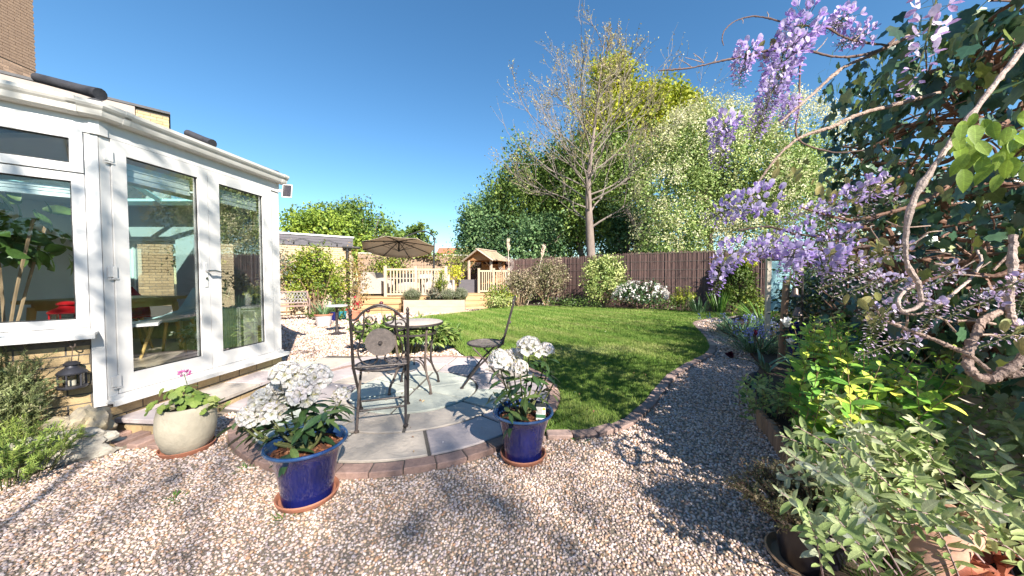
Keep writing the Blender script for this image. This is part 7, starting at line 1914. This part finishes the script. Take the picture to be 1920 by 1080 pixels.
paired_bush("sage_bush", "sprawling grey green sage bush leaning over the log edging in the foreground", "shrub", (1.95, 1.5, 0.06), stems, 0.030, m_sage, 0.046, 0.074, T_SAGE, 300, leafy=0.8, mat_s=M("sage_stem", (0.36, 0.25, 0.24), (0.25, 0.17, 0.16), 0.8, 20), stem_r=0.0036)
stems = []
for k in range(46):
    px, py = random.uniform(1395, 1500), random.uniform(700, 790); Y = random.uniform(2.6, 3.1); tp = D(px, py, Y); tp[2] = max(tp[2], 0.18)
    stems.append(((tp[0] + random.uniform(-0.02, 0.15), tp[1] + 0.1, 0.06), tp))
paired_bush("hellebore", "lime green hellebore clump at the edge of the gravel path", "plant", (2.4, 2.9, 0.06), stems, 0.035, LP("hellebore_leaf", [(0.04, 0.08, 0.03), (0.14, 0.19, 0.05), (0.26, 0.30, 0.09), (0.36, 0.37, 0.15)], transl=0.25, gain=1.9), 0.04, 0.075, T_OVAL, 120)
# shrubs deeper in the bed
m_blue_g = LP("blue_green_leaf", [(0.016, 0.034, 0.024), (0.03, 0.055, 0.04), (0.05, 0.08, 0.06), (0.09, 0.12, 0.09)], rough=0.35, transl=0.15)
shrub("evergreen_shrub", "dark blue green evergreen shrub behind the bells", (4.25, 4.3, 0.05), (0.75, 0.6, 0.66), 80, 40, 0.10, 0.06, m_blue_g, shell=0.45)
shrub("evergreen_shrub", "dark green shrub under the wisteria at the end of the ivy", (3.55, 3.25, 0.05), (0.5, 0.45, 0.62), 60, 34, 0.09, 0.055, m_blue_g, shell=0.45)
shrub("evergreen_shrub", "tall shaded leafy shrub beyond the end of the ivy fence", (4.9, 4.9, 0.05), (0.9, 0.7, 1.0), 90, 40, 0.12, 0.07, m_green1, shell=0.45)
shrub("box_shrub", "small yellow green shrub by the turquoise panel", (6.65, 8.9, 0.05), (0.5, 0.4, 0.30), 40, 30, 0.1, 0.07, m_golden, shell=0.5)
shrub("evergreen_shrub", "green shrub at the far right corner of the bed", (7.9, 8.4, 0.05), (0.9, 0.7, 0.7), 60, 36, 0.14, 0.09, m_green1, shell=0.5)
tuft("day_lily", "fan of upright green blades beside the small yellow green shrub", "plant", (6.0, 7.9, 0.06), 70, 0.75, 0.2, m_strap2, 0.05, up=1.2, droop=0.5)
bl = tuft("bluebell_clump", "sprawling clump of blue flowered bluebells at the path edge", "plant", (5.0, 7.1, 0.06), 240, 0.55, 0.45, m_strap, 0.04, big=100, up=0.6, droop=0.6)
b2 = tuft("bluebell_clump", "nearer clump of bluebells by the dark blue tall pot", "plant", (4.0, 5.4, 0.06), 200, 0.5, 0.35, m_strap, 0.035, big=100, up=0.7, droop=0.6)
m_bell = LP("bluebell_flower", [(0.16, 0.18, 0.48), (0.26, 0.28, 0.60), (0.36, 0.38, 0.68)], rough=0.6, transl=0.3)
for par, sp_, nn in ((bl, 0.7, 26), (b2, 0.5, 24)):
    q = MB(); pp_ = []
    for k in range(nn):
        a = np.array([random.gauss(0, sp_ * 0.5), random.gauss(-0.05, sp_ * 0.4), 0.0]); tp = a + np.array([random.gauss(0, 0.08), random.gauss(0, 0.08), random.uniform(0.28, 0.46)])
        q.tube([a, tp], 0.004, 4, cap=False)
        for i in range(9): pp_.append(tp - np.array([random.gauss(0, 0.02), random.gauss(0, 0.02), 0.013 * i]))
    q.build("flower_stalks", m_stemg, par, kind="stuff")
    n = len(pp_); leaves(par, T_DIAMOND, pp_, frames(nrm(rand_dirs(n) + [0, 0, -0.6]), rand_dirs(n)), 0.035 + 0.01 * rng.random(n), m_bell, mass="bells")

for x, y_, rx, h_, lab_ in ((4.7, 2.7, 0.9, 1.25, "tall dark shrub beyond the ivy fence, nearer one"), (5.9, 4.2, 1.0, 1.3, "tall dark shrub beyond the ivy fence, farther one"), (4.0, 1.3, 0.8, 1.2, "dark shrub glimpsed through the lower gaps of the ivy")):
    shrub("evergreen_shrub", lab_, (x, y_, 0), (rx, 0.8, h_), 90, 40, 0.13, 0.085, m_blue_g, shell=0.4)
# tulips
m_dark_t = LP("dark_tulip_petal", [(0.045, 0.006, 0.022), (0.07, 0.010, 0.032)], rough=0.4, transl=0.15)
m_white_t = LP("white_tulip_petal", [(0.74, 0.68, 0.68), (0.82, 0.77, 0.76)], rough=0.5, transl=0.3)
m_tleaf = LP("tulip_leaf", [(0.07, 0.13, 0.08), (0.12, 0.19, 0.12)], rough=0.5, transl=0.2)
m_tpet = leaf_tpl(0.62, 5, fold=0.35, droop=-0.02, peak=0.45, base=0.4)
def tulip(label, base, head, size, mats, opened, group):
    base, head = np.array(base, float), np.array(head, float)
    t = thing("tulip", label, "tulip", tuple(base), 0, group)
    e_ = head - base; q = MB(); q.tube(bez([(0, 0, 0), e_ * 0.5 + np.array([0, 0, 0.05]), e_], 10), 0.0045, 6); q.build("stem", m_stemg, t, True)
    ax = nrm(e_ * [0.35, 0.35, 1.0])
    pp_, dd2, nn2 = [], [], []
    s1 = nrm(np.cross(ax, [1, 0.1, 0])); s2 = np.cross(ax, s1)
    for k in range(6):
        a = k * math.pi / 3; o_ = s1 * math.cos(a) + s2 * math.sin(a)
        lean = opened * (1.0 if k % 2 else 0.55) * (1.0 if k not in (1, 4) else 1.9)
        pp_.append(e_ + o_ * size * 0.18); dd2.append(nrm(ax + o_ * lean)); nn2.append(-o_ + ax * lean)
    leaves(t, m_tpet, pp_, frames(np.array(dd2), np.array(nn2)), np.full(6, size), mats, big=6, name="petal")
    n = 3; a = rng.uniform(0, 6.28, n); d_ = nrm(np.stack([np.cos(a) * 0.6, np.sin(a) * 0.6, np.full(n, 0.9)], 1))
    leaves(t, leaf_tpl(0.16, 6, fold=0.2, droop=0.35, base=0.5), np.zeros((n, 3)), frames(d_, np.stack([-np.cos(a), -np.sin(a), np.full(n, 0.7)], 1)), 0.28 + 0.08 * rng.random(n), m_tleaf, big=3)
tulip("dark maroon tulip with open drooping petals leaning over the path", G(1440, 700, 0.07), D(1372, 668, 3.1) - [0, 0, 0.01], 0.075, m_dark_t, 0.25, "tulips at the bed edge")
tulip("rounded dark maroon tulip standing against the gravel path", G(1432, 695, 0.07), D(1417, 628, 3.5), 0.062, m_dark_t, 0.05, "tulips at the bed edge")
tulip("larger open white tulip in front of the bells", G(1500, 720, 0.07), D(1476, 612, 2.8), 0.085, m_white_t, 0.22, "tulips at the bed edge")
tulip("lower white tulip with a fallen open petal in front of the tall blue pot", G(1498, 705, 0.07), D(1484, 645, 2.95), 0.068, m_white_t, 0.25, "tulips at the bed edge")
# metal flower on a rod
mfp = D(1523, 690, 2.2)
mf = thing("metal_flower", "rusty dark red metal flower on a rod in the bed", "ornament", (mfp[0], mfp[1], 0.07))
zz = mfp[2] - 0.07; m_mf = M("rusty_red_metal", (0.12, 0.025, 0.03), (0.05, 0.012, 0.015), 0.45, 20, metal=0.5)
q = MB(); q.tube([(0, 0, 0), (0, 0, zz)], 0.006, 6); q.build("rod", m_iron, mf)
for k in range(6):
    a = k * math.pi / 3; c_, s_ = math.cos(a), math.sin(a); q = MB()
    q.add([(0.02 * c_ - 0.02 * s_, 0.02 * s_ + 0.02 * c_, zz), (0.02 * c_ + 0.02 * s_, 0.02 * s_ - 0.02 * c_, zz), (0.07 * c_ + 0.036 * s_, 0.07 * s_ - 0.036 * c_, zz + 0.016), (0.105 * c_ + 0.016 * s_, 0.105 * s_ - 0.016 * c_, zz + 0.004), (0.105 * c_ - 0.016 * s_, 0.105 * s_ + 0.016 * c_, zz + 0.004), (0.07 * c_ - 0.036 * s_, 0.07 * s_ + 0.036 * c_, zz + 0.016)], [(0, 1, 2, 3, 4, 5)])
    o = q.build("petal", m_mf, mf); sm = o.modifiers.new("thickness", 'SOLIDIFY'); sm.thickness = 0.003
q = MB(); q.lathe([(0.022, 0.0), (0.040, 0.03), (0.046, 0.06), (0.042, 0.06), (0.034, 0.03), (0.0, 0.01)], 10, (0, 0, zz)); q.build("cup", m_mf, mf)
# tall blue pot, bells on a pole, posts and panel
bp_ = D(1505, 640, 4.2)
t = thing("tall_pot", "tall dark blue glazed pot behind the white tulips", "pot", (bp_[0], bp_[1], 0.07))
q = MB(); q.lathe([(0.0, 0), (0.11, 0.0), (0.14, 0.25), (0.165, 0.55), (0.18, 0.57), (0.18, 0.60), (0.165, 0.60), (0.15, 0.5), (0, 0.5)], 28); q.build("body", m_blue, t, True)
m_bronze = M("bronze_bell", (0.24, 0.18, 0.15), (0.14, 0.10, 0.09), 0.45, 14, metal=0.6)
bpole = D(1503, 600, 3.9)
t = thing("bell_pole", "dark metal pole carrying the two small bells", "pole", (bpole[0], bpole[1], 0.07))
q = MB(); q.tube([(0, 0, 0), (0, 0, 1.18)], 0.011, 6); q.tube(bez([(0, 0, 1.18), (-0.05, 0, 1.24), (-0.09, 0, 1.18), (-0.085, 0, 1.12)], 12), 0.006, 6); q.tube(bez([(0, 0, 0.86), (-0.03, 0, 0.90), (-0.055, 0, 0.87), (-0.05, 0, 0.83)], 12), 0.006, 6); q.build("rod", m_iron, t, True)
for (dx, z0, lab_) in ((-0.085, 0.885, "upper bronze bell hanging from the dark pole"), (-0.05, 0.66, "lower bronze bell hanging just above the white tulip")):
    o = MB().lathe([(0.0, 0.10), (0.02, 0.098), (0.03, 0.08), (0.036, 0.04), (0.05, 0.008), (0.055, 0.0), (0.048, 0.002), (0.03, 0.04), (0.0, 0.08)], 20).build("bell", m_bronze, None, True); o.location = (bpole[0] + dx, bpole[1], 0.07 + z0 + 0.075); tag(o, lab_, "bell", "bells on the pole")
pz = D(1466, 600, 4.5)
q = MB(); q.tube([(0, 0, 0), (0.05, 0.0, 1.15)], 0.042, 10); o = q.build("rustic_post", m_log, None, True); o.location = (pz[0], pz[1], 0.07); tag(o, "brown rustic timber post left of the bells", "post")
pnl = thing("leaf_print_screen", "pale turquoise panel with dark leaf marks between two posts", "garden screen", (4.95, 6.3, 0.07), R(-12))
m_turq = M("pale_turquoise_paint", (0.34, 0.58, 0.62), (0.28, 0.50, 0.55), 0.5, 4)
MB().box(-0.02, 0.42, -0.012, 0.012, 0.55, 1.50).build("board", m_turq, pnl)
for k in range(40):
    x, z = 0.03 + 0.36 * random.random(), 0.6 + 0.85 * random.random(); a = random.uniform(0, 3.1); q = MB()
    c_, s_ = math.cos(a), math.sin(a); q.add([(x + 0.028 * c_, -0.0125, z + 0.028 * s_), (x - 0.008 * s_, -0.0125, z + 0.008 * c_), (x - 0.028 * c_, -0.0125, z - 0.028 * s_), (x + 0.008 * s_, -0.0125, z - 0.008 * c_)], [(0, 1, 2, 3)]); q.build("leaf_mark", m_tile, pnl)
for x in (-0.06, 0.46): MB().box(x - 0.035, x + 0.035, -0.035, 0.035, 0, 1.58).build("post", m_pale, pnl)
# dark stones at the path edge
for k, (px, py) in enumerate(((1408, 716), (1398, 728))):
    p = G(px, py); rock("edging_stone", ("dark rounded stone at the bed edge above the hellebore", "dark rounded stone at the path side of the hellebore")[k], "stone", (p[0] + 0.05, p[1], 0.06), (0.06, 0.05, 0.055), m_tile, 3, 0.2, seed=30 + k)

# pots at the near corner of the bed
bpz = (1.29, 1.40, 0.004)
s = thing("pot_saucer", "tan rimmed saucer with gravel under the black pot", "saucer", bpz)
q = MB(); q.lathe([(0.0, 0.0), (0.13, 0.0), (0.155, 0.03), (0.148, 0.036), (0.13, 0.012), (0, 0.010)], 40); q.build("dish", m_tan, s, True)
t = thing("plant_pot", "black plastic pot tilting under the thyme at the bed corner", "pot", (bpz[0], bpz[1], 0.016))
m_blk = M("black_plastic", (0.012, 0.012, 0.02), (0.008, 0.008, 0.013), 0.35, 10)
q = MB(); q.lathe([(0.0, 0.0), (0.10, 0), (0.135, 0.19), (0.145, 0.19), (0.146, 0.205), (0.132, 0.205), (0.125, 0.17), (0, 0.165)], 40); q.build("body", m_blk, t, True)
q = MB(); q.lathe([(0.1465, 0.192), (0.150, 0.196), (0.150, 0.212), (0.140, 0.214), (0.133, 0.206)], 40, closed=True); q.build("rim", M("worn_rim", (0.34, 0.30, 0.28), (0.24, 0.21, 0.20), 0.7, 20), t, True)
m_thy = LP("thyme_leaf", [(0.06, 0.065, 0.03), (0.12, 0.13, 0.05), (0.17, 0.15, 0.08), (0.22, 0.17, 0.11)], rough=0.6, transl=0.2)
sprig_bush("thyme", "twiggy brown green thyme spilling from the black pot over the gravel", (bpz[0] + 0.03, bpz[1] + 0.02, 0.18), (0.30, 0.22, 0.25), 130, 0.85, m_thy, 0.0115, tpl=T_DIAMOND, density=0.007, side=5, angle=1.1, stem_mat=m_vine_d, bend=-0.10)
tp_ = (1.66, 1.33, 0.06)
t = thing("plant_pot", "pale terracotta pot under the sage with dry leaves inside", "pot", tp_)
q = MB(); q.lathe([(0.0, 0), (0.11, 0), (0.15, 0.20), (0.165, 0.20), (0.168, 0.25), (0.150, 0.255), (0.135, 0.245), (0.125, 0.18), (0, 0.17)], 40); q.build("body", m_terra_pale, t, True)
m_dry = LP("dry_leaf", [(0.16, 0.05, 0.03), (0.30, 0.09, 0.05), (0.42, 0.16, 0.10), (0.46, 0.26, 0.10)], rough=0.7, transl=0.2)
dl_ = thing("dry_leaf_heap", "curled red brown dry leaves lying under the sage", "leaves", (1.9, 1.38, 0.08))
n = 90; ps = np.stack([rng.uniform(-0.35, 0.2, n), rng.uniform(-0.2, 0.25, n), rng.uniform(0.0, 0.12, n)], 1)
leaves(dl_, leaf_tpl(0.6, 4, fold=0.5, droop=0.5), ps, frames(rand_dirs(n), rand_dirs(n) + [0, 0, 0.8]), 0.06 + 0.05 * rng.random(n), m_dry, big=60)
tuft("chives", "thin bright green chives between the black pot and the terracotta pot", "herb", (1.43, 1.27, 0.02), 150, 0.24, 0.09, m_strap2, 0.022, big=60, up=1.5, droop=0.25)
sprig_bush("heather", "brown twiggy heather between the thyme and the sage", (1.52, 1.48, 0.07), (0.2, 0.16, 0.26), 110, 0.8, LP("heather_twig", [(0.10, 0.06, 0.035), (0.18, 0.11, 0.05), (0.24, 0.15, 0.07)], transl=0.1), 0.011, tpl=T_DIAMOND, density=0.009, angle=1.1, stem_mat=m_vine_d)
# small weeds in the gravel and by the bricks
for k, (px, py, lab_) in enumerate(((1090, 828, "small green weed tuft against the lawn edging bricks"), (536, 975, "small weed growing beside the front saucer"), (325, 940, "tiny weed in the open gravel left of the blue pot"), (462, 882, "small grass tuft by the patio brick border"))):
    p = G(px, py); tuft("weed", lab_, "weed", (p[0], p[1], 0.0), 26, 0.05, 0.05, m_strap2, 0.12, up=0.7)

# ================================================================ trees behind us and to the right: they cast the dappled shade
def shade(label, loc, ctr, rad, ncl, per=45, ls=0.10, spread=0.6, far=0.0):
    loc = (loc[0] + 0.50 * far, loc[1] - 0.866 * far, 0); ctr = (ctr[0], ctr[1], ctr[2] + 0.70 * far)
    return tree("garden_tree", label, loc, ctr, rad, ncl, per, ls, m_tM, trunk=0.05, limbs=4, group="trees on the near boundary", spread=spread, shell=0.05, dens=1.0, bough=0)
shade("leafy tree on the near right boundary behind the viewer", (4.5, -0.7, 0), (0, 0, 5.0), (1.9, 1.9, 1.7), 20, far=6)
shade("leafy tree behind the viewer by the path", (2.0, -4.6, 0), (0, 0, 5.0), (2.1, 2.1, 1.6), 60, far=8)
shade("leafy tree behind the viewer to the right", (3.9, -5.2, 0), (0, 0, 5.2), (1.9, 1.9, 1.5), 47, far=8)
shade("tall leafy tree on the right boundary beyond the ivy", (8.0, 1.0, 0), (0, 0, 5.2), (2.6, 2.8, 2.1), 74, far=3)
shade("open crowned tree on the far right boundary", (10.8, 4.2, 0), (0, 0, 4.8), (2.0, 2.2, 2.2), 90)
shade("open crowned tree behind the house corner", (-1.6, -5.6, 0), (0, 0, 5.6), (1.8, 1.6, 1.6), 40)
shade("light crowned tree behind the viewer towards the house", (-0.3, -2.4, 0), (0, 0, 5.6), (1.4, 1.3, 1.2), 36, far=2)
# hedge closing the garden behind the viewer
hb = thing("boundary_hedge", "clipped green boundary hedge closing the garden behind the viewer", "hedge", (1.0, -8.5, 0))
n = 9000
P = np.stack([rng.uniform(-9, 9, n), rng.uniform(-0.5, 0.5, n), rng.uniform(0.05, 2.6, n)], 1)
P[:, 2] *= 1 + 0.12 * np.sin(P[:, 0] * 1.7)
leaves(hb, T_DIAMOND, P, rand_frames(np.tile([0.0, 1.0, 0.3], (n, 1))), 0.16 + 0.08 * rng.random(n), m_tM)
MB().box(-9, 9, -0.3, 0.3, 0, 2.4).build("inner_twigs", m_tan, hb)
